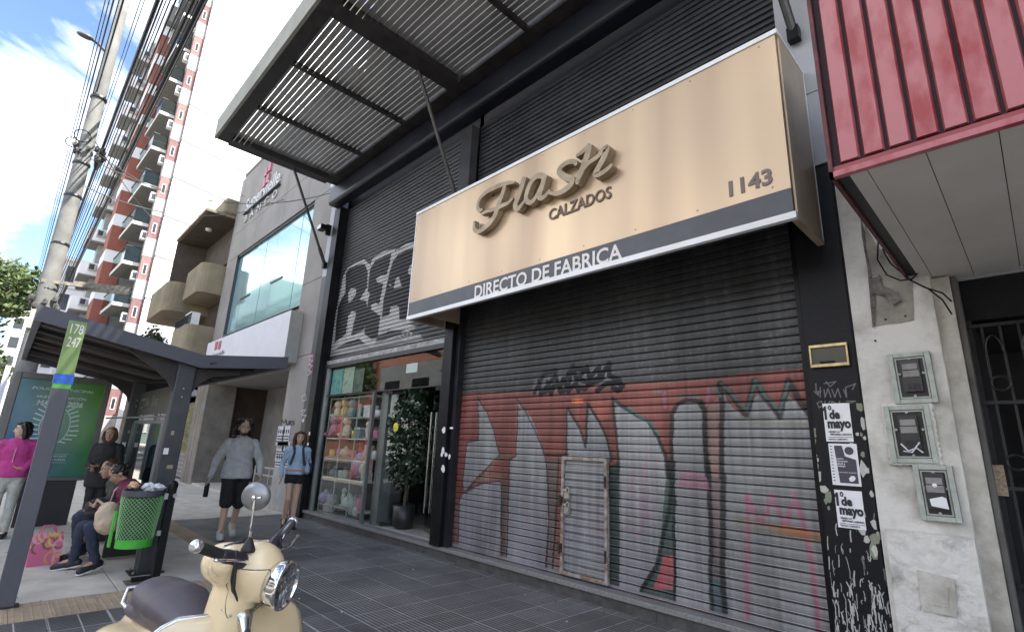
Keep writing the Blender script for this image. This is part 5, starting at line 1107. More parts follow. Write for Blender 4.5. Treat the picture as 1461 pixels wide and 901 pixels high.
# ================================================================== trees
bark = M('bark', (.10,.075,.05), .9, var=.4, vs=12, bump=.6)
lf1 = M('sunlit green leaf', (.085,.125,.030), .6, var=.5, vs=1.5, col2=(.035,.06,.018)); lf2 = M('olive leaf', (.11,.12,.04), .6, var=.5, vs=1.5, col2=(.05,.06,.02))
def tree(name, label, loc, h, crown, seed, m, n, size):
    r = thing(name, label, 'tree', loc, 0, 'trees lining the street'); g = random.Random(seed); q = MB()
    q.tube([(0,0,-.1),(.05,.1,h*.25),(0,0,h*.45)], [.22,.17,.13], 10)
    cs = []
    for k in range(9):
        a = k*2.4+seed; rr = crown*(.35+.5*g.random()); z = h*(.5+.42*g.random()); p = (rr*math.cos(a), rr*math.sin(a), z); cs.append((p[0], p[1], p[2], crown*(.34+.22*g.random())))
        q.tube([(0,0,h*.38),(p[0]*.5,p[1]*.5,h*.38+(z-h*.38)*.6), p], [.10,.06,.02], 7)
    cs.append((0,0,h*.85,crown*.5))
    q.build('trunk', bark, r, world=False, smooth=True); leaf_cloud('crown', cs, n, size, m, r, seed)
tree('street_tree', 'bushy street tree at the left edge above the bus shelter', (-27, -2.7, 0), 7.4, 2.4, 2, lf1, 9000, .13)
tree('street_tree', 'taller olive green tree behind the bushy one, further down the kerb', (-36, -3.9, 0), 9.8, 3.2, 5, lf2, 9000, .15)
tree('street_tree', 'dim tree seen between the advert panel and the utility pole', (-46, -3.4, 0), 9.0, 2.8, 9, lf1, 6000, .18)
# ================================================================== utility pole, lamp arm, cables
pole = thing('utility_pole', 'tall tapering concrete utility pole with clamps, brackets and coiled cables', 'pole', (-12.6, .13, 0))
pcon = M('pole concrete', (.19,.19,.18), .85, var=.25, vs=3, bump=.15, bs=30)
def P_(z): return (-12.6, .13-.012*(z-4) if z > 4 else .13, z)
q = MB(); q.tube([P_(-.1), P_(3), P_(6), P_(9), P_(12)], [.165,.15,.128,.105,.08], 18); q.build('shaft', pcon, pole, smooth=True)
for z in (4.0, 4.9, 5.9, 6.6, 8.1): q = MB(); q.lathe([(.142,0),(.147,.02),(.142,.05)], P_(z), n=16); q.build('band', dark_steel, pole)
for z in (3.75, 6.9):
    q = MB()
    for k in range(9): a = k*.7; q.ell((-12.6+.2*math.cos(a), .13+.2*math.sin(a), z+.09*math.sin(k*2.1)), .05, .05, .07, n=6, k=4)
    q.build('clamp_cluster', M('weathered clamp', (.09,.09,.085), .6, .3, var=.6, vs=20), pole)
for y_, z_, r_ in ((-.12, 6.95, .10), (.0, 7.15, .13)):
    q = MB(); q.tube([(-12.45, y_+r_*math.cos(a), z_+r_*math.sin(a)) for a in np.linspace(0, 2*math.pi, 17)[:-1]], .010, 6, closed=True); q.build('cable_loop', black_paint, pole)
q = MB(); q.beam((-12.5, .0, 4.15), (-12.5, 1.35, 4.25), .06, .06); q.beam((-12.6, .5, 4.2), (-12.3, 1.3, 4.22), .05, .16); q.build('crossarm', M('worn wooden arm', (.22,.2,.16), .8, var=.4, vs=14), pole)
q = MB(); q.box(-12.5, -12.40, -.13, -.06, 1.0, 2.55); q.build('notice_strip', M('white strip', (.66,.66,.72), .6), pole)
q = MB(); q.box(-12.70, -12.44, -.02, .30, 3.25, 3.6); q.build('junction_box', M('junction grey', (.3,.3,.28)), pole)
la = thing('street_lamp', 'small street lamp head on a curved arm near the top of the pole', 'lamp', (-12.6, .06, 9.2))
q = MB(); q.tube([(0,-.05,0),(0,-.22,.12),(0,-.34,.16)], .03, 8); q.build('arm', dark_steel, la, world=False); MB().ell((0,-.44,.17), .08,.15,.05).build('lamp_head', M('lamp head', (.12,.12,.12), .4), la, world=False, smooth=True)
wires = [(150,.007),(156,.008),(207,.006),(238,.008),(284,.009),(162,.013),(170,.008),(176,.015),(201,.006),(226,.032),(233,.014),(244,.011),(252,.014),(262,.013),(270,.010),(278,.020),(291,.036),(297,.014)]
sfx = ['very thin overhead line at the far left of the sky','thin overhead line next to the leftmost one','hair thin overhead line between pole and bundle','thin dark line just right of the thick bundle','thin line left of the heaviest cable','first overhead line from the left, clear of the pole','second overhead line from the left','overhead line running just beside the pole','fine overhead line right of the pole','thick bundled cable right of the pole','line close beside the thick bundle','overhead line a little right of the bundle','middle overhead line over the shelter','overhead line before the tower balconies','thin overhead line before the tower balconies','heavy line crossing the tower balconies','thickest cable crossing the tower balconies','rightmost overhead line, nearest the white flank']
for i, (x, r) in enumerate(wires):
    top = level(x, 0, 8.0+.1*(i % 3)); Yc, Zc = top[1], top[2]; q = MB(); g = random.Random(i); sag = g.uniform(.10, .25); pts = []
    for xx in np.linspace(-44, 20, 60):
        u = ((xx+12.6) % 30)/30; pts.append((xx, Yc, Zc-sag*4*u*(1-u)+sag*.9))
    q.tube(pts, r, 6); o = q.build('overhead_cable', black_paint); tag(o, sfx[i], 'cable', 'overhead cables along the street')
cs_ = thing('cable_splice', 'dark lumpy cable splice in the thick bundle', 'splice', (0,0,0))
tb_ = level(226, 0, 8.1); q = MB(); pts = [(-15.8, tb_[1], 7.93), (-15.2, tb_[1], 7.98), (-14.6, tb_[1], 7.97)]; q.tube(pts, [.05,.12,.05], 8); q.build('splice', black_paint, cs_); cs_.location = (0,0,0)
drop = [((-12.6,.2,7.0),(-19.5,4.7,10.2),'thin drop wire from the pole to the grey concrete building roof'), ((-12.6,.2,6.2),(-15,4.7,8.5),'thin drop wire from the pole to the grey concrete wall'), ((-12.6,.2,7.2),(-38,6,14.5),'thin drop wire from the pole to the white tower flank'), ((-12.6,.2,6.8),(-11.3,4.66,7.4),'thin drop wire from the pole to the canopy corner')]
for a, b, lab in drop:
    q = MB(); a, b = Vector(a), Vector(b); q.tube([a+(b-a)*t-Vector((0,0,1.0))*4*t*(1-t)*.6 for t in np.linspace(0, 1, 16)], .010, 5); tag(q.build('drop_wire', M('wire grey', (.10,.10,.10), .6)), lab, 'cable')
# ================================================================== bus shelter
bs = thing('bus_shelter', 'dark steel bus shelter with folded butterfly roof on two posts', 'bus shelter', (-9.3, 1.5, 0))
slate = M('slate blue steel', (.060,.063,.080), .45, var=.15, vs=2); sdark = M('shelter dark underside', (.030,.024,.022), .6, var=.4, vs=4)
prof = [(.03, 2.76), (1.62, 2.47), (2.64, 2.60)]
RXa, RXb = -7.12, -11.6
def gull(q, x0, x1, dz0, dz1, ya=0, yb=1):
    for (y0, z0), (y1, z1) in zip(prof[:-1], prof[1:]):
        q.prism([(y0, z0+dz0), (y1, z1+dz0), (y1, z1+dz1), (y0, z0+dz1)], lambda p: (x0, p[0], p[1]), lambda p: (x1, p[0], p[1]))
q = MB(); gull(q, RXa, RXa-.05, -.16, 0); q.build('roof_fascia', slate, bs)
q = MB(); gull(q, RXb, RXb+.05, -.16, 0); q.build('roof_fascia', slate, bs)
q = MB(); q.box(RXb+.051, RXa-.051, .03, .09, 2.60, 2.755); q.build('roof_edge', slate, bs); q = MB(); q.box(RXb+.051, RXa-.051, 2.58, 2.64, 2.44, 2.60); q.build('roof_edge', slate, bs)
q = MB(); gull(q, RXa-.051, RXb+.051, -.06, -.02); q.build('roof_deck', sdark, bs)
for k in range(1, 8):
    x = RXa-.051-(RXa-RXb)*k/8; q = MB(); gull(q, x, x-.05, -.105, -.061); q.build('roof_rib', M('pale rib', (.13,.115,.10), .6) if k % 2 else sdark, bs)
for x, y in ((-7.3, 1.50), (-10.9, 1.60)):
    q = MB(); q.box(x-.1, x+.06, y-.10, y+.10, 0, 2.36); bevel(q.build('post', M('charcoal post', (.040,.044,.050), .45, var=.3), bs), .012)
    for sy, zt_ in ((-1, 2.56), (1, 2.42)):
        q = MB(); q.prism([(y+sy*.09, 1.98), (y+sy*.10, 2.34), (y+sy*.62, zt_-.12), (y+sy*.30, 2.24), (y+sy*.16, 2.12)], lambda p: (x-.05, p[0], p[1]), lambda p: (x+.01, p[0], p[1])); q.build('knee_bracket', sdark, bs)
    q = MB(); q.box(x-.16, x+.12, y-.16, y+.16, 0, .015); q.build('base_plate', sdark, bs)
    for bx, by in ((-.13,-.13),(.09,-.13),(-.13,.13),(.09,.13)): q = MB(); q.lathe([(.014,0),(.014,.018),(.006,.024)], (x+bx, y+by, .0155), n=6); q.build('bolt', steel, bs)
    for zz_ in (1.95, 2.05): q = MB(); q.lathe([(.010,0),(.008,.008)], (x+.0605, y, zz_), (1,0,0), n=6); q.build('bolt', steel, bs)
    for (yy_, z0_, w_, h_, m_) in ((-.05,1.28,.05,.07,stick),(.02,1.12,.06,.04,M('faded sticker', (.30,.26,.16), .6)),(-.02,1.5,.03,.05,M('faded sticker', (.30,.26,.16)))): q = MB(); q.box(x+.0602, x+.0612, y+yy_-w_/2, y+yy_+w_/2, z0_, z0_+h_); q.build('sticker', m_, bs)
q = MB(); q.tube([(RXa, 1.7, 2.38), (RXa-.2, 2.62, 2.55)], .02, 6); q.tube([(RXa-.01, 1.66, 2.42), (RXa-.1, 2.5, 2.50)], .012, 6); q.build('stay_rod', slate, bs)
for x in (-8.3, -9.5):
    q = MB(); q.box(x-.03, x+.03, 1.22, 1.56, .02, .43); q.build('bench_leg', sdark, bs)
q = MB()
for k in range(5): q.box(-10.4, -7.42, 1.20+.075*k, 1.26+.075*k, .43, .455)
q.build('bench_seat', M('dark bench steel', (.07,.07,.075), .4, .5), bs)
# direction panel and glass screen
q = MB(); q.box(-10.75, -8.45, 1.62, 1.66, 1.80, 2.17); pn = q.build('street_panel', M('olive sign face', (.055,.055,.04), .5, var=.2), bs)
lettering('Av. Riva', (-10.15, 1.618, 1.92), (-9.2, 1.618, 1.92), .16, M('worn letter', (.24,.24,.22), .6), pn, .003)
q = MB(); q.box(-10.5, -10.25, 1.612, 1.6185, 2.03, 2.06); q.box(-10.5, -10.32, 1.612, 1.6185, 1.90, 1.93); q.build('arrow_mark', M('worn letter', (.3,.3,.3)), pn)
q = MB(); q.box(-10.8, -8.35, 1.61, 1.67, 1.66, 1.71); q.box(-10.8, -8.35, 1.61, 1.67, .46, .51); q.box(-10.8, -10.72, 1.60, 1.68, .511, 1.659); q.box(-8.62, -8.35, 1.60, 1.68, .511, 1.659); q.build('screen_frame', M('grey green frame', (.15,.18,.18), .45), bs)
q = MB(); q.box(-10.71, -8.63, 1.635, 1.645, .52, 1.65); q.build('glass_screen', GLASS('screen glass', (.55,.62,.62), 1.4, 1.5, .02, .04), bs)
q = MB(); q.tube([(-10.4,1.63,1.67),(-10.4,1.63,1.8)], .015, 6); q.tube([(-9.0,1.63,1.67),(-9.0,1.63,1.8)], .015, 6); q.tube([(-11.4,1.3,1.74),(-8.3,1.60,1.74)], .014, 6); q.build('support_rod', steel, bs)

# advert panel
ad = thing('advert_panel', 'backlit style advert panel in blue and green at the end of the shelter', 'advert panel', (-11.55, .64, 0))
AX, AY0, AY1, AZ0, AZ1 = -11.5, .10, 1.19, .76, 2.30
CA = Canvas('advert print', AY0, AY1, AZ0, AZ1, 420, (.02,.13,.35))
t_ = np.clip((CA.X-AY0)/(AY1-AY0)*.75+(CA.Z-AZ0)/(AZ1-AZ0)*.35-.02+.25*(CA.noise(3,3,4,5)-.5), 0, 1)[..., None]
CA.a = np.array((.008,.075,.25))*(1-t_)+np.array((.055,.22,.018))*t_
CA.a *= (.8+.5*CA.noise(6, 4, 4, 6))[..., None]
e = (.42,.60,.58); cx, cz = .655, 1.54
for sgn_ in (-1, 1):
    for k in range(9):
        a = R(-58+k*14.5); r1, r2 = .19, .30+.03*math.sin(k); ox = cx+sgn_*.02
        CA.stroke([(ox+sgn_*r1*math.cos(a), cz+.03+.30*math.sin(a)*1.0), (ox+sgn_*r2*math.cos(a), cz+.03+.34*math.sin(a)+.02)], .022, e, .9)
    CA.stroke([(cx+sgn_*.19*math.cos(R(a)), cz+.03+.30*math.sin(R(a))) for a in range(-62, 70, 8)], .014, e, .8)
CA.stroke([(.40,1.12),(.92,1.12)], .006, e, .8); CA.stroke([(.40,.985),(.92,.985)], .006, e, .8)
q = MB(); q.box(AX-.02, AX, AY0, AY1, AZ0, AZ1); pr = q.build('print', CA.material(rough=.25, axis='YZ'), ad)
wl = M('pale print lettering', (.50,.58,.58), .5)
def adt(s, y0, y1, z, h, b=0, sh=.15): lettering(s, (AX, y0, z), (AX, y1, z), h, wl, ad, .001, (1,0,0), bold=b, shear=sh)
adt('POLICÍA MUNICIPAL', .26, 1.06, 2.14, .055, .01); adt('NUEVA INSCRIPCIÓN', .34, .98, 2.01, .05, .01); adt('MARZO 2026', .36, .95, 1.89, .085, .04); adt('10 A 14 HS EN ALMAFUERTE', .42, .90, 1.07, .03); adt('CONSTRUYENDO FUERZA', .42, .90, 1.015, .03, .02)
fm = MB(); fm.box(AX-.14, AX+.02, AY0-.09, AY0-.001, .70, 2.40).box(AX-.14, AX+.02, AY1+.001, AY1+.09, .70, 2.40).box(AX-.14, AX+.02, AY0-.0005, AY1+.0005, AZ1+.001, 2.40).box(AX-.14, AX+.02, AY0-.0005, AY1+.0005, .70, AZ0-.001); bevel(fm.build('frame', M('grey panel frame', (.12,.12,.115), .4, .3), ad), .01)
q = MB(); q.box(AX-.13, AX-.021, AY0, AY1, AZ0, AZ1); q.build('box_body', sdark, ad)
q = MB(); q.box(AX-.12, AX-.02, .45, 1.12, 0, .699); q.build('pedestal', M('black pedestal', (.02,.02,.025), .5), ad)

# bus stop post
bp_ = thing('bus_stop_post', 'flat slate bus stop post with green head reading 178 and 247', 'bus stop post', (-6.55, .30, 0))
yl, yr = .280, .415
ztp = 2.545; zg = cross(110, 549, -6.5)[2]; zb1 = cross(110, 537, -6.5)[2]; zg2 = cross(110, 556, -6.5)[2]
q = MB(); q.box(-6.57, -6.50, yl, yr, 0, zg2); bevel(q.build('blade', M('slate blade', (.085,.088,.105), .5, var=.12, vs=2), bp_), .006)
q = MB(); q.box(-6.57, -6.499, yl, yr, zg2+.001, zg); q.build('green_stripe', M('fresh green', (.12,.42,.07), .5), bp_)
q = MB(); q.box(-6.575, -6.495, yl-.006, yr+.006, zg+.001, zb1+.012); q.build('blue_band', M('blue tape', (.01,.12,.55), .4, var=.3, vs=20), bp_)
q = MB(); q.box(-6.57, -6.50, yl, yr, zb1+.013, ztp); q.build('green_head', M('sage green head', (.20,.30,.10), .5, var=.12, vs=5), bp_)
for s, z in (('178', ztp-.125), ('247', ztp-.255)): lettering(s, (-6.50, yl+.022, z), (-6.50, yr-.014, z), .095, white_let, bp_, .001, (1,0,0), bold=.01)
q = MB(); q.box(-6.60, -6.47, yl-.03, yr+.03, 0, .012); q.build('foot_plate', sdark, bp_)

# litter bin
bn = thing('litter_bin', 'green mesh litter bin hung on a black post, overflowing with wrappers', 'bin', (-6.95, 1.30, 0))
grn = M('bright green enamel', (.065,.42,.045), .4, var=.12, vs=9); gmesh = M('pale green mesh', (.30,.60,.26), .45)
cx, cy = -6.95, 1.27; N = 30; rows = 22; rt_, rb_ = .195, .165; z0, z1 = .42, .86
q = MB(); pts = {}
def bp2(i, j):
    t = j/rows; r = rb_+(rt_-rb_)*t; a = 2*math.pi*(i+.5*(j % 2))/N; return (cx+r*math.cos(a)*.95, cy+r*math.sin(a), z0+(z1-z0)*t)
vs = [bp2(i, j) for j in range(rows+1) for i in range(N)]; fs = []
for j in range(1, rows):
    for i in range(N):
        o1 = 0 if j % 2 else -1
        fs.append((((j-1)*N+(i+o1+ (0)) % N) if False else ((j)*N+i), (j-1)*N+((i+(1 if j % 2 else 0)) % N), j*N+(i+1) % N, (j+1)*N+((i+(1 if j % 2 else 0)) % N)))
q.add(vs, fs); o = q.build('mesh_basket', gmesh, bn); w_ = o.modifiers.new('wire', 'WIREFRAME'); w_.thickness = .006; w_.use_even_offset = False
q = MB(); q.lathe([(.165,0),(.17,.0),(.172,.085),(.166,.085),(.162,.01)], (cx, cy, .345), n=30, sx=.95); q.build('bottom_pan', grn, bn, smooth=False)
q = MB(); q.lathe([(.196,0),(.203,0),(.206,.06),(.186,.06),(.184,0)], (cx, cy, .855), n=30, sx=.95); q.build('rim', slate, bn)
q = MB(); q.box(cx-.10, cx-.02, cy-.215, cy-.195, .35, .70); q.build('side_plate', grn, bn)
q = MB(); q.lathe([(.150,0),(.158,.46)], (cx, cy, .38), n=20, sx=.95, cap=False); q.build('liner', M('pale bin liner', (.035,.06,.035), .5, var=.5), bn)
q = MB(); q.box(-6.90, -6.82, 1.475, 1.545, 0, .93); q.lathe([(.048,0),(.048,.05),(.03,.075),(.005,.085)], (-6.86, 1.51, .931), n=14); q.box(-6.90, -6.84, 1.30, 1.474, 0, .05); q.build('post', black_paint, bn)
q = MB(); q.box(-6.98, -6.78, 1.25, 1.60, .0, .012); q.build('foot_plate', M('rusty plate', (.10,.08,.06), .8, var=.4), bn)
q = MB(); q.box(-6.89, -6.83, 1.44, 1.475, .82, .88); q.box(-6.89, -6.83, 1.44, 1.475, .45, .5); q.lathe([(.02,0),(.025,.03)], (-6.81, 1.53, .86), (1,0,0), 8); q.build('bracket', steel, bn)
def crumple(name, label, loc, s, mat, cat='litter', seed=1):
    g = np.random.default_rng(seed); q = MB(); n = 12
    q.ell((0,0,0), s, s*.8, s*.55, n=12, k=7); q.v = [tuple(np.array(p)*g.uniform(.6, 1.35)) for p in q.v]
    o = q.build(name, mat, None, world=False); o.location = loc; return tag(o, label, cat, 'rubbish on the bin')
crumple('paper_wrapper', 'brown paper wrapper poking up at the left of the bin', (-6.99, 1.17, .96), .06, M('kraft wrapper', (.62,.42,.26), .7), seed=3)
crumple('plastic_bag', 'white plastic bag crumpled across the bin top', (-6.93, 1.30, .935), .085, M('white plastic', (.62,.64,.66), .4), seed=5)
crumple('plastic_bag', 'small white bag scrap nearest the bin post', (-6.90, 1.39, .94), .07, M('white plastic', (.6,.6,.6)), seed=8)

# ================================================================== people
skin_l = M('light skin', (.56,.36,.26), .5, var=.08, vs=30); skin_m = M('tan skin', (.38,.215,.14), .5, var=.08, vs=30); eye_w = M('eye white', (.55,.53,.5), .3); eye_d = M('iris', (.02,.012,.01), .2); lip = M('lip', (.30,.10,.09), .5)
hair_b = M('black hair', (.012,.009,.008), .42, var=.5, vs=60); hair_br = M('brown hair', (.055,.022,.014), .42, var=.5, vs=60)
def V(*a): return Vector(a)
def hand(q, w, d, side_dir, s=1.0, curl=.5):
    d = d.normalized(); n = d.cross(side_dir).normalized(); sd = n.cross(d)
    q.cap(w, w+d*.075*s, .026*s, .034*s, 10, flat=.55, fdir=n)
    for k, L in enumerate((.072, .080, .074, .058)):
        b = w+d*.085*s+sd*(.027-.018*k)*s; m = b+d*L*.5*s+n*curl*.018*s; e = m+d*L*.42*s*(1-.5*curl)+n*curl*.035*s; q.chain([b, m, e], [.0095*s, .0088*s, .0075*s], 7)
    b = w+d*.03*s+sd*.030*s; q.chain([b, b+(d*.55+sd*.8).normalized()*.035*s, b+d*.06*s+sd*.040*s+n*.015*s], [.012*s, .0105*s, .009*s], 7)
def person(label, loc, heading, H, J, skin, hair, hair_m, top, bottom, shoe_m, sleeve=1.0, blen=1.0, head_yaw=0, head_pitch=0, bulk=1.0, group=None, stock=None, hem=0.0, hood=False, sneaker=None, neckline=0.0):
    r = thing('person', label, 'person', loc, heading, group); k = H/1.75
    P = {a: Vector(b)*k for a, b in J.items()}
    f = V(1,0,0); body = MB()
    pel, ch, nk, hd = P['pelvis'], P['chest'], P['neck'], P['head']
    upd = (ch-pel).normalized(); fd = (f-upd*f.dot(upd)).normalized()
    wa = pel.lerp(ch, .45)
    def torso(q, g):
        q.cap(pel, wa, .150*k*bulk+g, .135*k*bulk+g, 16, flat=.74, fdir=fd); q.cap(wa, ch, .135*k*bulk+g, .160*k*bulk+g, 16, flat=.70, fdir=fd)
        q.cap(P['sl']-upd*.012, P['sr']-upd*.012, .050*k+g*.8, .050*k+g*.8, 12); q.cap(ch, nk-upd*.05*k, .13*k*bulk+g, .075*k+g, 14, flat=.75, fdir=fd); q.cap(P['sl'].lerp(P['sr'], .25)+upd*.01, nk-upd*.045*k, .052*k+g*.7, .055*k+g*.6, 10); q.cap(P['sr'].lerp(P['sl'], .25)+upd*.01, nk-upd*.045*k, .052*k+g*.7, .055*k+g*.6, 10)
    torso(body, -.012); body.cap(nk-upd*.04, nk+(hd-nk)*.55, .058*k, .050*k, 12)
    for s in 'lr':
        body.cap(P['s'+s], P['e'+s], .045*k*bulk, .038*k, 10); body.cap(P['e'+s], P['w'+s], .038*k, .026*k, 10)
        body.cap(P['h'+s], P['k'+s], .080*k*bulk, .052*k, 12); c = P['k'+s].lerp(P['a'+s], .3)-(P['toe'+s]-P['a'+s]).normalized()*.015; body.cap(P['k'+s], c, .052*k, .054*k, 12); body.cap(c, P['a'+s], .054*k, .036*k, 12)
        body.cap(P['a'+s], P['toe'+s], .036*k, .030*k, 10)
        d = (P['w'+s]-P['e'+s]).normalized() if 'f'+s not in P else Vector(J['f'+s]).normalized()
        hand(body, P['w'+s], d, V(1,0,.1) if abs(d.x) < .8 else V(0,(-1 if s == 'l' else 1),0), k)
    # head
    Mh = Matrix.Rotation(head_yaw, 3, 'Z') @ Matrix.Rotation(head_pitch, 3, 'Y'); hk = k*1.0
    def hp(x, y, z): return hd+Mh @ V(x, y, z)*hk
    body.ell(hp(-.005,0,.035), .096*hk, .077*hk, .092*hk, Mh, 18, 11); body.ell(hp(.028,0,-.035), .066*hk, .060*hk, .080*hk, Mh, 16, 9); body.ell(hp(.060,0,-.092), .026*hk, .028*hk, .022*hk, Mh)
    body.cap(hp(.088,0,.015), hp(.108,0,-.022), .009*hk, .014*hk, 8); body.ell(hp(.093,0,-.026), .012*hk, .019*hk, .009*hk, Mh, 8, 5); body.ell(hp(.082,0,.033), .014*hk, .050*hk, .010*hk, Mh); body.ell(hp(.084,0,-.060), .012*hk, .024*hk, .012*hk, Mh)
    for s in (-1, 1): body.ell(hp(-.005, s*.079, -.005), .020*hk, .010*hk, .032*hk, Mh, 10, 7); body.ell(hp(.062, s*.042, -.018), .022*hk, .020*hk, .022*hk, Mh)
    bo = remesh(body.build('body', skin, r, world=False), .009, 2, .5)
    for s in (-1, 1):
        e = MB().ell(hp(.080, s*.032, .014), .011*hk, .017*hk, .0095*hk, Mh, 10, 7).build('eye', eye_w, bo, world=False, smooth=True)
        MB().ell(hp(.089, s*.032, .014), .004*hk, .0075*hk, .0075*hk, Mh, 10, 6).build('iris', eye_d, bo, world=False, smooth=True)
        MB().tube([hp(.094, s*.015, .034), hp(.095, s*.032, .040), hp(.084, s*.052, .034)], [.003,.0045,.003], 6).build('eyebrow', hair_m, bo, world=False)
    MB().tube([hp(.090,-.024,-.060), hp(.099,0,-.059), hp(.090,.024,-.060)], [.003,.006,.003], 6).build('mouth', lip, bo, world=False)
    # hair
    h = MB()
    def he(x, y, z, a, b, c): h.ell(hp(x, y, z), a*hk, b*hk, c*hk, Mh, 14, 8)
    if hair == 'curly':
        he(-.030,0,.052,.098,.092,.084); he(-.07,0,-.05,.05,.09,.11); g = random.Random(4)
        for i in range(110):
            a = g.uniform(-math.pi, math.pi); z = g.uniform(-.17,.135); rr = 1 if z < .06 else math.sqrt(max(.05, 1-((z-.06)/.085)**2))
            if math.cos(a) > .30 and z < .066: continue
            he(-.030+.104*math.cos(a)*rr, .122*math.sin(a)*rr, z, .030, .030, .032)
    elif hair == 'long':
        he(-.022,0,.050,.100,.090,.086); he(.030,0,.092,.060,.076,.034); he(-.065,0,-.05,.055,.088,.12)
        for s in (-1, 1): h.chain([hp(.02,s*.082,.07), hp(.0,s*.094,-.03), hp(.0,s*.09,-.13), hp(.03,s*.085,-.22)], [.03*hk,.034*hk,.036*hk,.022*hk], 10)
    elif hair == 'bob':
        he(-.022,0,.052,.102,.092,.086); he(-.06,0,-.03,.065,.092,.11); he(.055,0,.098,.045,.06,.026)
        for s in (-1, 1): h.chain([hp(.01,s*.082,.07), hp(-.01,s*.092,-.03), hp(-.02,s*.088,-.12)], [.03*hk,.034*hk,.032*hk], 10)
    elif hair == 'bun':
        he(-.018,0,.048,.100,.086,.086); he(-.055,0,.0,.060,.080,.08); he(-.13,0,.03,.04,.045,.04)
    else:
        he(-.018,0,.052,.098,.084,.082); he(-.05,0,.0,.055,.078,.07)
    ho = remesh(h.build('hair', hair_m, r, world=False), .010, 2); disp(ho, .022, .020)
    # top
    t = MB(); g = .020 if bulk < 1.05 else .028; torso(t, g)
    sd_ = upd.cross(fd)
    def oval(c, rx, ry): return [c + (sd_*math.cos(2*math.pi*j/20)*rx + fd*math.sin(2*math.pi*j/20)*ry) for j in range(20)]
    ra = .168*k*bulk+g; t.v = [tuple(Vector(p) + upd*max(0, (.0-(Vector(p)-pel).dot(upd)))) for p in t.v]
    t.rings([oval(wa+upd*.04, ra*.80, ra*.60), oval(wa, ra*.90, ra*.69), oval(pel+upd*.03, ra*1.0, ra*.78), oval(pel-upd*(hem-.02), ra*1.0, ra*.80), oval(pel-upd*hem, ra*.95, ra*.76)])
    for s in 'lr':
        if sleeve > .5: t.cap(P['s'+s], P['e'+s], .060*k*bulk, .055*k*bulk, 12); en = P['e'+s].lerp(P['w'+s], min(1, (sleeve-.5)*2)); t.cap(P['e'+s], en, .055*k*bulk, .040*k, 12)
        else: t.cap(P['s'+s], P['s'+s].lerp(P['e'+s], sleeve*2), .060*k, .055*k, 12)
    if hood: t.chain([nk+V(-.05,.07,.0), nk+V(-.09,0,-.01), nk+V(-.05,-.07,.0)], [.035,.04,.035], 10); t.chain([nk+V(.0,.075,-.01), nk+V(.06,0,-.05), nk+V(.0,-.075,-.01)], [.022,.022,.022], 10)
    else: t.cap(nk-upd*.06, nk-upd*.02, .075*k, .064*k, 12)
    to = remesh(t.build('top', top, r, world=False), .011, 3); disp(to, .075, .018)
    # bottoms
    b = MB(); b.cap(pel-upd*.03*k, pel+upd*.04*k, .158*k*bulk, .150*k*bulk, 16, flat=.80, fdir=fd)
    for s in 'lr':
        if blen > .5:
            b.cap(P['h'+s], P['k'+s], .094*k*bulk, .066*k*bulk+(.02 if blen < .7 else 0), 12); en = P['k'+s].lerp(P['a'+s], min(1, (blen-.5)*2)); b.cap(P['k'+s], en, .066*k*bulk, .052*k, 12)
        else: b.tube([P['h'+s]+V(0,0,.05), P['h'+s], P['h'+s].lerp(P['k'+s], blen*2)], [.098*k*bulk, .100*k*bulk, .098*k*bulk], 16)
    o = remesh(b.build('shorts' if blen < .6 else 'trousers', bottom, r, world=False), .011, 3); disp(o, .07, .022)
    for s in 'lr':
        a, tt_ = P['a'+s], P['toe'+s]; dd = (tt_-a).normalized(); fl_ = V(dd.x, dd.y, dd.z); dn = V(0,0,-1)
        dn = (dn-fl_*dn.dot(fl_)).normalized(); shq = MB(); hl = a-fl_*.035+dn*.035
        shq.cap(hl, tt_+fl_*.03+dn*.008, .050*k, .042*k, 12); shq.cap(a+dn*.0, hl+fl_*.07, .048*k, .054*k, 12)
        so = remesh(shq.build('shoe', shoe_m, r, world=False), .009, 2)
        sq = MB(); sq.cap(hl+dn*.038-fl_*.002, tt_+dn*.036+fl_*.036, .050*k, .044*k, 14, flat=.35, fdir=dn); sq.build('sole', sneaker or eye_w, so, world=False, smooth=True)
    return r, P, hp
def JT(**o):
    J = dict(pelvis=(0,0,.96), chest=(0,0,1.30), neck=(-.005,0,1.485), head=(.02,0,1.625), sl=(0,.175,1.41), sr=(0,-.175,1.41), el=(-.02,.25,1.14), er=(-.02,-.25,1.14), wl=(.05,.27,.90), wr=(.05,-.27,.90),
             hl=(0,.085,.92), hr=(0,-.085,.92), kl=(.02,.09,.50), kr=(.02,-.09,.50), al=(0,.09,.09), ar=(0,-.09,.09), toel=(.15,.10,.045), toer=(.15,-.10,.045)); J.update(o); return J
grey_sw = M('grey sweatshirt', (.44,.44,.45), .85, var=.15, vs=14, bump=.3, bs=30); black_cl = M('black cloth', (.012,.012,.014), .8, var=.3, vs=10, bump=.2); blue_top = M('pale blue zip top', (.36,.47,.62), .7, var=.12, vs=12, bump=.2)
white_sh = M('worn white shoe', (.55,.55,.53), .6, var=.15, vs=20); black_sh = M('black trainer', (.015,.015,.017), .6)
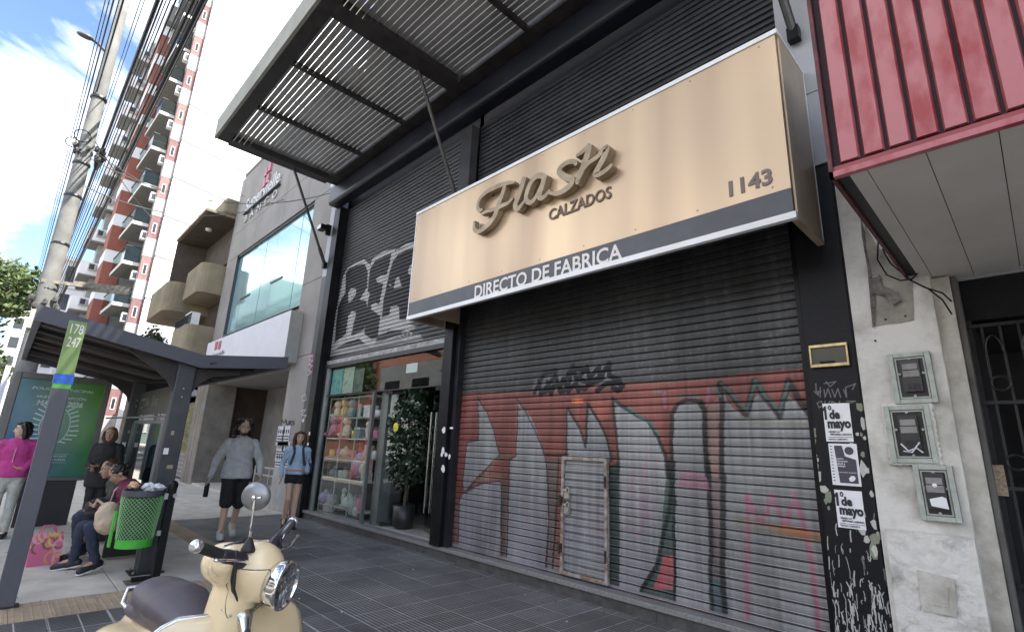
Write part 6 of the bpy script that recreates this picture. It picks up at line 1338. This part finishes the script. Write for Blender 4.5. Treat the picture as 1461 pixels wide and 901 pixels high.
# walking man: coming towards the camera along the shop fronts
toC = math.atan2(-.20, 1.0)
r, P, hp = person('man with dark curly hair, grey sweatshirt and black shorts, walking with a bottle', (-9.15, 2.86, 0), R(-8), 1.78,
   JT(kl=(-.02,.10,.50), al=(-.22,.10,.16), toel=(-.10,.10,.06), kr=(.13,-.10,.52), ar=(.14,-.11,.10), toer=(.28,-.12,.07), el=(.02,.30,1.14), er=(-.10,-.29,1.14), wl=(.17,.31,.93), wr=(-.06,-.35,.88), sl=(0,.185,1.40), sr=(0,-.185,1.40)),
   skin_l, 'curly', hair_b, grey_sw, black_cl, white_sh, bulk=1.18, blen=.56, hem=.10, hood=True, head_pitch=R(4))
bd = MB(); bd.ell(hp(.070,0,-.088), .030, .038, .030); bd.chain([hp(.05,.05,-.05), hp(.07,.035,-.09), hp(.07,-.035,-.09), hp(.05,-.05,-.05)], [.012,.016,.016,.012], 8); remesh(bd.build('beard', hair_b, r, world=False), .008, 1)
dr = MB(); dr.tube([P['neck']+V(.11,.02,-.05), P['neck']+V(.15,.03,-.20)], .004, 5); dr.tube([P['neck']+V(.11,-.02,-.05), P['neck']+V(.15,-.03,-.22)], .004, 5); dr.build('drawstring', eye_w, r, world=False)
bt = thing('water_bottle', "black bottle held in the walking man's right hand", 'bottle', (-9.15, 2.86, 0), R(-8)); wp_ = P['wr']; MB().lathe([(.03,0),(.036,.01),(.036,.19),(.018,.215),(.018,.25)], wp_+V(.0,-.02,-.30), n=14).build('flask', black_cl, bt, world=False, smooth=True); MB().tube([wp_+V(0,-.02,-.06), wp_+V(.02,-.02,-.02), wp_+V(.0,-.02,.0)], .007, 6).build('strap', black_cl, bt, world=False)
# walking woman
r, P, hp = person('young woman in pale blue long sleeved top and black shorts walking beside the shop window', (-9.55, 3.96, 0), R(-14), 1.66,
   JT(kl=(.02,.07,.50), al=(.0,.07,.10), toel=(.13,.08,.045), kr=(.08,-.07,.52), ar=(-.14,-.06,.14), toer=(-.03,-.08,.045), el=(-.08,.24,1.16), er=(-.04,-.24,1.14), wl=(.08,.20,1.00), fl=(.5,-.7,.1), wr=(.10,-.25,.92)),
   skin_l, 'long', hair_br, blue_top, black_cl, black_sh, bulk=.90, blen=.16, sleeve=1.0)
MB().tube([P['pelvis']+V(.145*math.cos(a)*.82, .150*math.sin(a), .07) for a in np.linspace(0, 2*math.pi, 21)[:-1]], .016, 8, closed=True).build('waist_tie', M('coral cloth', (.50,.22,.19), .7), r, world=False)
for s in (-1, 1): MB().tube([P['neck']+V(.02,s*.07,0), P['chest']+V(.13,s*.075,.05), P['pelvis']+V(.13,s*.12,.16)], [.02,.02,.02], 6).build('side_stripe', M('navy panel', (.02,.03,.08), .7), r, world=False)
for s in 'lr': MB().cap(P['a'+s]+V(0,0,.03), P['a'+s]+V(0,0,.07), .041, .042, 12).build('sock', black_cl if s == 'l' else white_sh, r, world=False, smooth=True)
hb = thing('shoulder_bag', 'small dark shoulder bag hanging at the side of the woman in the blue top', 'bag', (-9.55, 3.96, 0), R(-14)); remesh(MB().ell(P['pelvis']+V(-.02,.24,.10), .05,.05,.10).build('pouch', M('navy panel', (.02,.03,.08)), hb, world=False), .01, 1); MB().tube([P['sl']+V(.0,.0,.07), P['chest']+V(.0,.20,.0), P['pelvis']+V(-.02,.22,.18)], .010, 6).build('strap', M('navy panel', (.02,.03,.08)), hb, world=False)
# woman in magenta, standing by the panel and looking away to the left
mag = M('magenta zip cardigan', (.42,.035,.20), .75, var=.15, vs=14, bump=.2); jean = M('pale worn jeans', (.40,.41,.37), .8, var=.2, vs=9, bump=.2)
r, P, hp = person('woman in magenta zipped top and pale jeans standing at the far left looking away', (-10.6, .27, 0), R(-12), 1.60,
   JT(el=(-.02,.235,1.16), wl=(.12,.16,1.03), fl=(.3,-.8,.1), kr=(.05,-.10,.50), ar=(.0,-.12,.09), toer=(.15,-.14,.045)),
   skin_l, 'bob', hair_b, mag, jean, black_sh, bulk=1.06, hem=.06, head_yaw=R(-68))
MB().tube([P['neck']+V(.075,0,-.03), P['chest']+V(.135,0,0), P['pelvis']+V(.14,0,.15)], .006, 6).build('zip', M('pale zip', (.6,.3,.45)), r, world=False)
# standing woman in dark clothes and headscarf behind the bench sitters
r, P, hp = person('older woman in black coat with a brown headscarf standing behind the two sitters', (-10.25, 1.28, 0), R(-35), 1.58,
   JT(el=(.02,.22,1.14), wl=(.22,.06,1.12), er=(.02,-.22,1.14), wr=(.22,-.06,1.08)), skin_m, 'bun', M('brown headscarf', (.12,.075,.045), .8, var=.4, vs=40), black_cl, black_cl, black_sh, bulk=1.2, hem=.18, head_yaw=R(15))
SC_ = MB(); SC_.chain([hp(.02,.085,.04), hp(.01,.09,-.06), hp(.05,.04,-.13), hp(.05,-.04,-.13), hp(.01,-.09,-.06), hp(.02,-.085,.04)], [.02,.026,.03,.03,.026,.02], 10); remesh(SC_.build('scarf', M('dark olive scarf', (.04,.035,.022), .85), r, world=False), .01, 1)
# seated woman in burgundy
burg = M('burgundy jacket', (.105,.012,.035), .75, var=.2, vs=12, bump=.2); denim = M('dark denim', (.022,.028,.055), .8, var=.3, vs=16, bump=.25)
def SJ(**o): return JT(**{**dict(pelvis=(0,0,.56), chest=(.10,0,.88), neck=(.18,0,1.03), head=(.26,0,1.13), sl=(.10,.165,.97), sr=(.10,-.165,.97), el=(.16,.22,.74), er=(.16,-.22,.74), wl=(.38,.10,.74), wr=(.38,-.10,.74), hl=(.02,.085,.54), hr=(.02,-.085,.54),
    kl=(.45,.10,.52), kr=(.45,-.10,.52), al=(.44,.10,.10), ar=(.42,-.10,.10), toel=(.58,.11,.05), toer=(.56,-.11,.05)), **o})
r, P, hp = person('seated woman in burgundy jacket bent over her phone on the shelter bench, nearest the bin', (-7.72, 1.36, 0), R(-98), 1.60,
   SJ(kl=(.42,.20,.52), al=(.30,.22,.12), toel=(.40,.30,.07), kr=(.50,-.06,.50), ar=(.52,-.10,.10), toer=(.66,-.14,.05), fl=(.6,-.6,.2), fr=(.6,.6,.2)), skin_m, 'bun', hair_b, burg, denim, black_sh, bulk=1.10, hem=.04, head_pitch=R(38), head_yaw=R(12))
for s in (-1, 1): MB().tube([P['neck']+V(.02,s*.06,-.01), P['chest']+V(.15,s*.035,.04), P['chest']+V(.17,0,-.10)], .008, 6).build('lanyard', M('pink lanyard', (.62,.30,.42), .6), r, world=False)
L_ = (-7.72, 1.36, 0)
ph = thing('phone', "dark phone in the seated burgundy woman's hands", 'phone', L_, R(-98)); MB().obox(P['wl'].lerp(P['wr'], .5)+V(.09,0,.05), .10, .07, .01, Matrix.Rotation(R(-35), 3, 'Y')).build('handset', black_paint, ph, world=False)
hbg = thing('handbag', 'black handbag resting on the lap of the woman in burgundy', 'bag', L_, R(-98)); remesh(MB().ell(V(.36,-.08,.66), .13, .17, .10).ell(V(.36,-.08,.60), .12,.18,.07).build('bag', black_cl, hbg, world=False), .01, 2)
tote = thing('tote_bag', 'cream cloth bag on the lap of the woman in burgundy', 'bag', L_, R(-98)); q_ = remesh(MB().ell(V(.26,.26,.60), .11, .12, .15).ell(V(.24,.28,.52), .12,.12,.12).build('bag', M('cream cloth', (.50,.40,.28), .8, var=.15, vs=12, bump=.3), tote, world=False), .01, 2); disp(q_, .07, .03); MB().tube([V(.30,.20,.70), V(.38,.16,.76), V(.40,.10,.68)], .014, 8).build('handle', M('cream cloth', (.5,.4,.28)), tote, world=False)
# seated figure beyond
oliv = M('dark olive coat', (.035,.038,.030), .8, var=.35, vs=9, bump=.3)
r, P, hp = person('seated person in dark olive coat with reddish hair, behind the woman in burgundy', (-8.42, 1.36, 0), R(-100), 1.62,
   SJ(kl=(.46,.12,.52), kr=(.46,-.10,.52), al=(.40,.12,.11), ar=(.34,-.08,.12), toer=(.46,-.10,.06), toel=(.52,.14,.06), wl=(.34,.06,.64), wr=(.36,-.12,.62), fl=(.8,-.3,-.3), fr=(.8,.2,-.4)), skin_m, 'short', hair_br, oliv, denim, black_sh, bulk=1.22, hem=.08, head_pitch=R(12), head_yaw=R(18))
pb = thing('shopping_bag', 'pink and orange patterned shopping bag on the ground before the sitters', 'bag', (-8.35, .66, 0), R(8))
CP = Canvas('bag print', -8.75, -7.9, 0, .5, 300, (.55,.16,.25)); g2 = np.random.default_rng(9)
for k in range(26):
    x, z = g2.uniform(-8.7, -7.95), g2.uniform(.03, .45); c = [(.60,.34,.08), (.62,.30,.36), (.12,.08,.04), (.60,.48,.10)][k % 4]; CP.stroke([(x+.05*math.cos(a), z+.06*math.sin(a)) for a in np.linspace(0, g2.uniform(3, 6), 8)], .022, c, .85)
CP = Canvas('bag print', .35, 1.0, 0, .5, 300, (.55,.13,.24))
for k in range(30):
    x, z = g2.uniform(.4, .98), g2.uniform(.03, .45); c = [(.62,.30,.06), (.64,.30,.36), (.14,.09,.04), (.62,.42,.10)][k % 4]; CP.stroke([(x+.05*math.cos(a), z+.06*math.sin(a)) for a in np.linspace(0, g2.uniform(3, 6), 8)], .022, c, .85)
q = MB(); q.rings([[(-.14,-.19,0),(.14,-.19,0),(.14,.19,0),(-.14,.19,0)], [(-.13,-.20,.25),(.13,-.20,.25),(.13,.2,.25),(-.13,.2,.25)], [(-.05,-.20,.42),(.06,-.20,.43),(.06,.19,.43),(-.05,.19,.42)]], True); q.build('bag', CP.material(.5, axis='YZ'), pb, world=False); pb.scale = (.78,.74,.80)
for s in (-.04, .05): q = MB(); q.tube([(s,-.10,.42),(s,-.06,.52),(s,.06,.52),(s,.10,.42)], .010, 6); q.build('handle', M('bag handle', (.5,.12,.22)), pb, world=False)
# man in blue behind the glass screen
r, P, hp = person('man in light blue shirt seen through the glass screen of the shelter', (-11.6, 2.15, 0), R(-30), 1.66, JT(), skin_l, 'short', M('grey hair', (.22,.21,.20), .5), M('light blue shirt', (.16,.30,.46), .7, var=.15), M('navy trousers', (.02,.03,.07), .8), black_sh, bulk=1.1)
# ================================================================== parked cream scooter
cream = M('cream scooter enamel', (.82,.65,.40), .22, var=.06, vs=3, coat=.6, obj_coord=True); seat_m = M('aubergine grey vinyl', (.075,.062,.078), .48, var=.15, vs=5, bump=.12, bs=220, obj_coord=True); rubber = M('ribbed rubber', (.02,.02,.022), .6, var=.3, vs=40); chs = M('black chassis', (.02,.02,.02), .6)
sc = thing('scooter', 'cream motor scooter with dark seat, round headlamp and chrome mirrors parked in the foreground', 'scooter', (-2.50, .88, 0), R(8))
ST = Matrix.Rotation(R(31), 3, 'Z')
def fr_(*p): return ST @ Vector(p)
def FM(q, fn): q.v = [tuple(fn(Vector(p))) for p in q.v]; return q
fq = lambda q: FM(q, lambda p: ST @ p)
h = MB(); h.cap((-.11,0,.975), (.055,0,.960), .085, .112, 20); h.cap((.0,-.15,1.005), (.0,.15,1.005), .050, .050, 16); h.cap((-.03,-.08,.985), (-.03,.08,.985), .078, .078, 16)
h.cap((.0,0,.945), (.085,0,.918), .096, .090, 20); h.cap((-.02,0,.93), (-.075,0,.60), .078, .085, 18); h.cap((-.03,0,.86), (-.06,0,.66), .095, .10, 18)
head = remesh(fq(h).build('headset', cream, sc, world=False), .010, 14, .6)
def seam(pts, target, w=.0022):
    q = MB(); q.tube(pts, w, 6, closed=True); o = fq(q).build('panel_gap', chs, sc, world=False); m = o.modifiers.new('wrap', 'SHRINKWRAP'); m.target = target; m.offset = .0012; return o
seam([(.02+.16*math.cos(a), .125*math.sin(a), .985-.010*math.cos(a)) for a in np.linspace(0, 2*math.pi, 90)[:-1]], head)
seam([(.02+.02*math.cos(a), .12*math.cos(a), .88+.12*math.sin(a)) for a in np.linspace(0, 2*math.pi, 60)[:-1]], head, .0015)
q = MB(); q.lathe([(.052,0),(.054,.006),(.050,.012),(.001,.014)], (-.055,0,1.052), (-.35,0,1), n=24); fq(q).build('speedometer', M('dial glass', (.04,.04,.05), .08), sc, world=False, smooth=True)
hc = Vector((.185,0,.905)); ax = Vector((1,0,-.12)).normalized()
fq(MB().lathe([(.088,-.05),(.094,-.02),(.097,.0),(.098,.012),(.092,.020),(.086,.016),(.086,.0)], hc, ax, n=40)).build('headlamp_rim', chrome, sc, world=False, smooth=True)
fq(MB().lathe([(.085,.001),(.070,-.006),(.045,-.010),(.001,-.012)], hc, ax, n=32, cap=False)).build('headlamp_reflector', M('mirror bowl', (.72,.72,.74), .12, 1.0, var=.2, vs=30), sc, world=False, smooth=True)
q = MB()
for k in range(7): y = -.066+.022*k; hh = math.sqrt(max(.0004, .078**2-y*y)); q.box(.189, .193, y-.002, y+.002, .905-hh, .905+hh)
fq(q).build('lens_flutes', GLASS('fluted lens', (.75,.76,.78), 1.8, 1.5, .15, .15), sc, world=False)
fq(MB().ell(hc-ax*.004, .012,.024,.024)).build('bulb_cap', chrome, sc, world=False, smooth=True)
fq(MB().lathe([(.086,.006),(.07,.014),(.04,.020),(.001,.022)], hc, ax, n=36, cap=False)).build('headlamp_lens', GLASS('headlamp glass', (.92,.93,.95), 1.6, 1.5, .02, .06), sc, world=False, smooth=True)
for s in (-1, 1):
    a, b = Vector((.015, s*.190, 1.045)), Vector((.005, s*.335, 1.100))
    q = MB(); q.tube([a+(b-a)*t for t in np.linspace(0, 1, 31)], [.0185+.0022*(i % 2) for i in range(31)], 18); fq(q).build('grip', rubber, sc, world=False, smooth=False)
    q = MB(); d = (b-a).normalized(); q.tube([b, b+d*.006, b+d*.024, b+d*.03], [.024,.025,.022,.012], 16); fq(q).build('bar_end', M('clear bar end', (.62,.62,.63), .15, .8), sc, world=False, smooth=True)
    q = MB(); q.cap(Vector((.035,s*.105,1.010)), Vector((.018,s*.192,1.045)), .036, .027, 14); o = remesh(fq(q).build('switch_housing', M('dark violet plastic', (.035,.028,.045), .35), sc, world=False), .008, 2)
    q = MB(); q.chain([Vector((.075,s*.12,1.01)), Vector((.095,s*.17,1.025)), Vector((.075,s*.26,1.045)), Vector((.065,s*.30,1.05))], [.012,.009,.008,.012], 10, flat=.6, fdir=(0,0,1)); fq(q).build('brake_lever', chrome, sc, world=False, smooth=True)
    q = MB(); q.tube([Vector((.05,s*.16,1.06)), Vector((.06,s*.175,1.0)), Vector((.04,s*.15,.95)), Vector((.03,s*.115,.90)), Vector((.03,s*.07,.86))], [.005,.005,.004,.004,.003], 8); fq(q).build('brake_hose', rubber, sc, world=False, smooth=True)
# mirrors
mb0 = Vector((.055, .00, 1.08))
q = MB(); q.lathe([(.030,0),(.028,.012),(.014,.045),(.006,.055)], (.045,-.075,1.040), n=14); fq(q).build('mirror_boot', rubber, sc, world=False, smooth=True)
q = MB(); q.tube([(.045,-.075,1.07),(.043,-.077,1.17),(.042,-.078,1.240),(.050,-.078,1.254),(.070,-.078,1.256)], .0052, 10); fq(q).build('mirror_stem', chrome, sc, world=False, smooth=True)
mn = (ST.inverted() @ (Matrix.Rotation(R(-18), 3, 'Z') @ Vector((1, -.42, -.10)))).normalized()
mc = Vector((.042,-.082,1.256))
q = MB(); q.lathe([(.002,.016),(.018,.014),(.040,.010),(.056,.003),(.060,-.004),(.056,-.008),(.001,-.008)], mc-mn*.02+Vector((0,0,.0)), mn, n=36); fq(q).build('mirror_shell', M('satin chrome shell', (.26,.27,.28), .34, .7, var=.3, vs=14), sc, world=False, smooth=True)
q = MB(); q.lathe([(.012,0),(.010,.02),(.001,.024)], mc-mn*.006, mn, n=14); fq(q).build('mirror_pivot', chrome, sc, world=False, smooth=True)
q = MB(); q.tube([(.02,.15,1.01),(.04,.20,1.05),(.045,.215,1.08),(.04,.22,1.09)], .005, 8); fq(q).build('mirror_stem', chrome, sc, world=False, smooth=True)
vd = _ray(430,772).normalized(); nw = vd.cross(rt*.62+up*.78).normalized(); nw = (nw-vd*.12).normalized(); nl = ST.inverted() @ (Matrix.Rotation(R(-8), 3, 'Z') @ nw)
q = MB(); q.lathe([(.002,.010),(.032,.008),(.048,.0),(.046,-.006),(.001,-.006)], (.045,.225,1.09), nl, n=30); fq(q).build('mirror_shell', M('satin chrome shell', (.5,.5,.5)), sc, world=False, smooth=True)
# headset details
q = MB(); q.lathe([(.011,0),(.011,.004),(.004,.005)], (.03,-.098,.985), (.1,-1,.1), n=10, sx=1.4, sy=.8); fq(q).build('bolt_hole', chs, sc, world=False)
for z in (.80, .70): q = MB(); q.ell((.02,-.085,z), .006,.004,.006, n=8, k=5); fq(q).build('screw', steel, sc, world=False)
q = MB(); q.tube([(.045,-.14,1.02),(.05,-.15,.97),(.045,-.13,.91),(.05,-.10,.86)], [.006,.008,.006,.003], 8); fq(q).build('cable_elbow', chs, sc, world=False, smooth=True)
# leg shield
n1_, n2_ = 28, 24
def shield(off):
    rg = []
    for j in range(n2_+1):
        t = j/n2_; z = .26+t*.56
        tt = max(0, (t-.55)/.45); hw = .345*(1-tt**3.0)**(1/3.0) if t > .55 else .345-.03*((.55-t)/.55)**2
        hw = max(hw, .012); row = []
        for i in range(n1_+1):
            u = -1+2*i/n1_; y = u*hw; x = .11-.85*y*y-.10*(t-.5)**2-.08*t+off; dip = -.035*math.exp(-(y/.05)**2)*(t > .9)
            row.append((x, y, z+dip))
        rg.append(row)
    return rg
A1, B1 = shield(0), shield(-.022); q = MB()
W2_ = n1_+1
vs = [p for r_ in A1 for p in r_]+[p for r_ in B1 for p in r_]; nA = len(A1)*W2_; fs = []
for j in range(n2_):
    for i in range(n1_):
        a = j*W2_+i; fs.append((a, a+1, a+1+W2_, a+W2_)); fs.append((nA+a, nA+a+W2_, nA+a+1+W2_, nA+a+1))
    fs.append((j*W2_, (j+1)*W2_, nA+(j+1)*W2_, nA+j*W2_)); fs.append((j*W2_+n1_, nA+j*W2_+n1_, nA+(j+1)*W2_+n1_, (j+1)*W2_+n1_))
for i in range(n1_): fs.append((n2_*W2_+i, n2_*W2_+i+1, nA+n2_*W2_+i+1, nA+n2_*W2_+i)); fs.append((i, nA+i, nA+i+1, i+1))
q.add(vs, fs); q.build('leg_shield', cream, sc, world=False, smooth=True)
edge = [Vector(A1[j][0])+Vector((-.011,0,0)) for j in range(n2_+1)]+[Vector(A1[j][n1_])+Vector((-.011,0,0)) for j in range(n2_, -1, -1)]
MB().tube(edge, .011, 8).build('shield_trim', M('chrome strip', (.6,.6,.58), .2, .9), sc, world=False, smooth=True)
q = MB(); q.cap((.058,0,.785), (.098,0,.690), .034, .012, 16, flat=.6, fdir=(1,0,0)); q.cap((.03,-.085,.822), (.055,0,.785), .008, .018, 12); q.cap((.03,.085,.822), (.055,0,.785), .008, .018, 12); remesh(q.build('horn_cover', M('chrome horn cover', (.62,.62,.60), .18, .95), sc, world=False), .006, 3)
q = MB(); q.lathe([(.013,0),(.012,.004),(.002,.006)], (.098,0,.735), (1,0,.3), n=16); q.build('badge', M('dark badge', (.05,.05,.07), .3), sc, world=False)
# floor, tunnel, rear body, seat, wheels
q = MB(); q.box(-.42, .02, -.21, .21, .27, .31); q.box(-.40, -.0, -.05, .05, .3105, .40); bevel(q.build('floorboard', cream, sc, world=False), .02)
q = MB(); q.cap((-.48,0,.46), (-.92,0,.45), .19, .16, 22); q.cap((-.45,0,.54), (-.94,0,.53), .14, .12, 20); q.cap((-.60,-.16,.48), (-.90,-.15,.48), .13, .11, 18); q.cap((-.60,.16,.48), (-.90,.15,.48), .13, .11, 18); q.cap((-.40,0,.32), (-.42,0,.60), .13, .13, 18)
remesh(q.build('rear_body', cream, sc, world=False), .016, 8, .6)
q = MB(); q.cap((-.36,0,.665), (-.60,0,.705), .105, .150, 20, flat=.60, fdir=(0,0,1)); q.cap((-.60,0,.705), (-.82,0,.715), .150, .130, 20, flat=.58, fdir=(0,0,1)); q.cap((-.36,0,.63), (-.84,0,.65), .11, .14, 20, flat=.4, fdir=(0,0,1))
remesh(q.build('seat', seat_m, sc, world=False), .010, 8, .6)
q = MB(); q.tube([(-.80,-.10,.62),(-.92,-.125,.67),(-.97,-.10,.72),(-.97,.10,.72),(-.92,.125,.67),(-.80,.10,.62)], .012, 10); q.build('grab_rail', chrome, sc, world=False, smooth=True)
q = MB(); q.cap((-1.05,-.03,.54), (-1.05,.03,.54), .04, .04, 12); q.build('tail_lamp', M('red lamp', (.4,.02,.02), .2), sc, world=False, smooth=True)
def wheel(x, fqf):
    q = MB(); q.tube([(x+.165*math.cos(a), 0, .215+.165*math.sin(a)) for a in np.linspace(0, 2*math.pi, 33)[:-1]], .05, 14, closed=True); w = fqf(q).build('wheel', rubber, sc, world=False, smooth=True)
    q = MB(); q.lathe([(.12,-.03),(.125,-.02),(.10,0),(.125,.02),(.12,.03)], (x,0,.215), (0,1,0), n=24); q.lathe([(.04,-.05),(.04,.05)], (x,0,.215), (0,1,0), n=14); fqf(q).build('rim', steel, w, world=False, smooth=True)
wheel(.26, fq); wheel(-.88, lambda q: q)
q = MB(); q.tube([(-.06,0,.62),(.10,0,.42),(.20,-.07,.30),(.26,-.07,.215)], [.03,.03,.02,.02], 10); fq(q).build('fork', chs, sc, world=False, smooth=True)
q = MB(); q.cap((.13,0,.42), (.36,0,.40), .10, .07, 16, flat=.8, fdir=(0,0,1)); q.cap((.13,0,.42),(.06,0,.34), .09, .07, 14); remesh(fq(q).build('front_fender', cream, sc, world=False), .012, 4)
q = MB(); q.tube([(-.45,-.15,.28),(-.46,-.24,.02)], .012, 8); q.tube([(-.45,.15,.28),(-.46,.24,.02)], .012, 8); q.build('centre_stand', steel, sc, world=False)
q = MB(); q.cap((-.55,-.20,.25), (-.98,-.20,.27), .045, .05, 14); q.build('silencer', chs, sc, world=False, smooth=True)
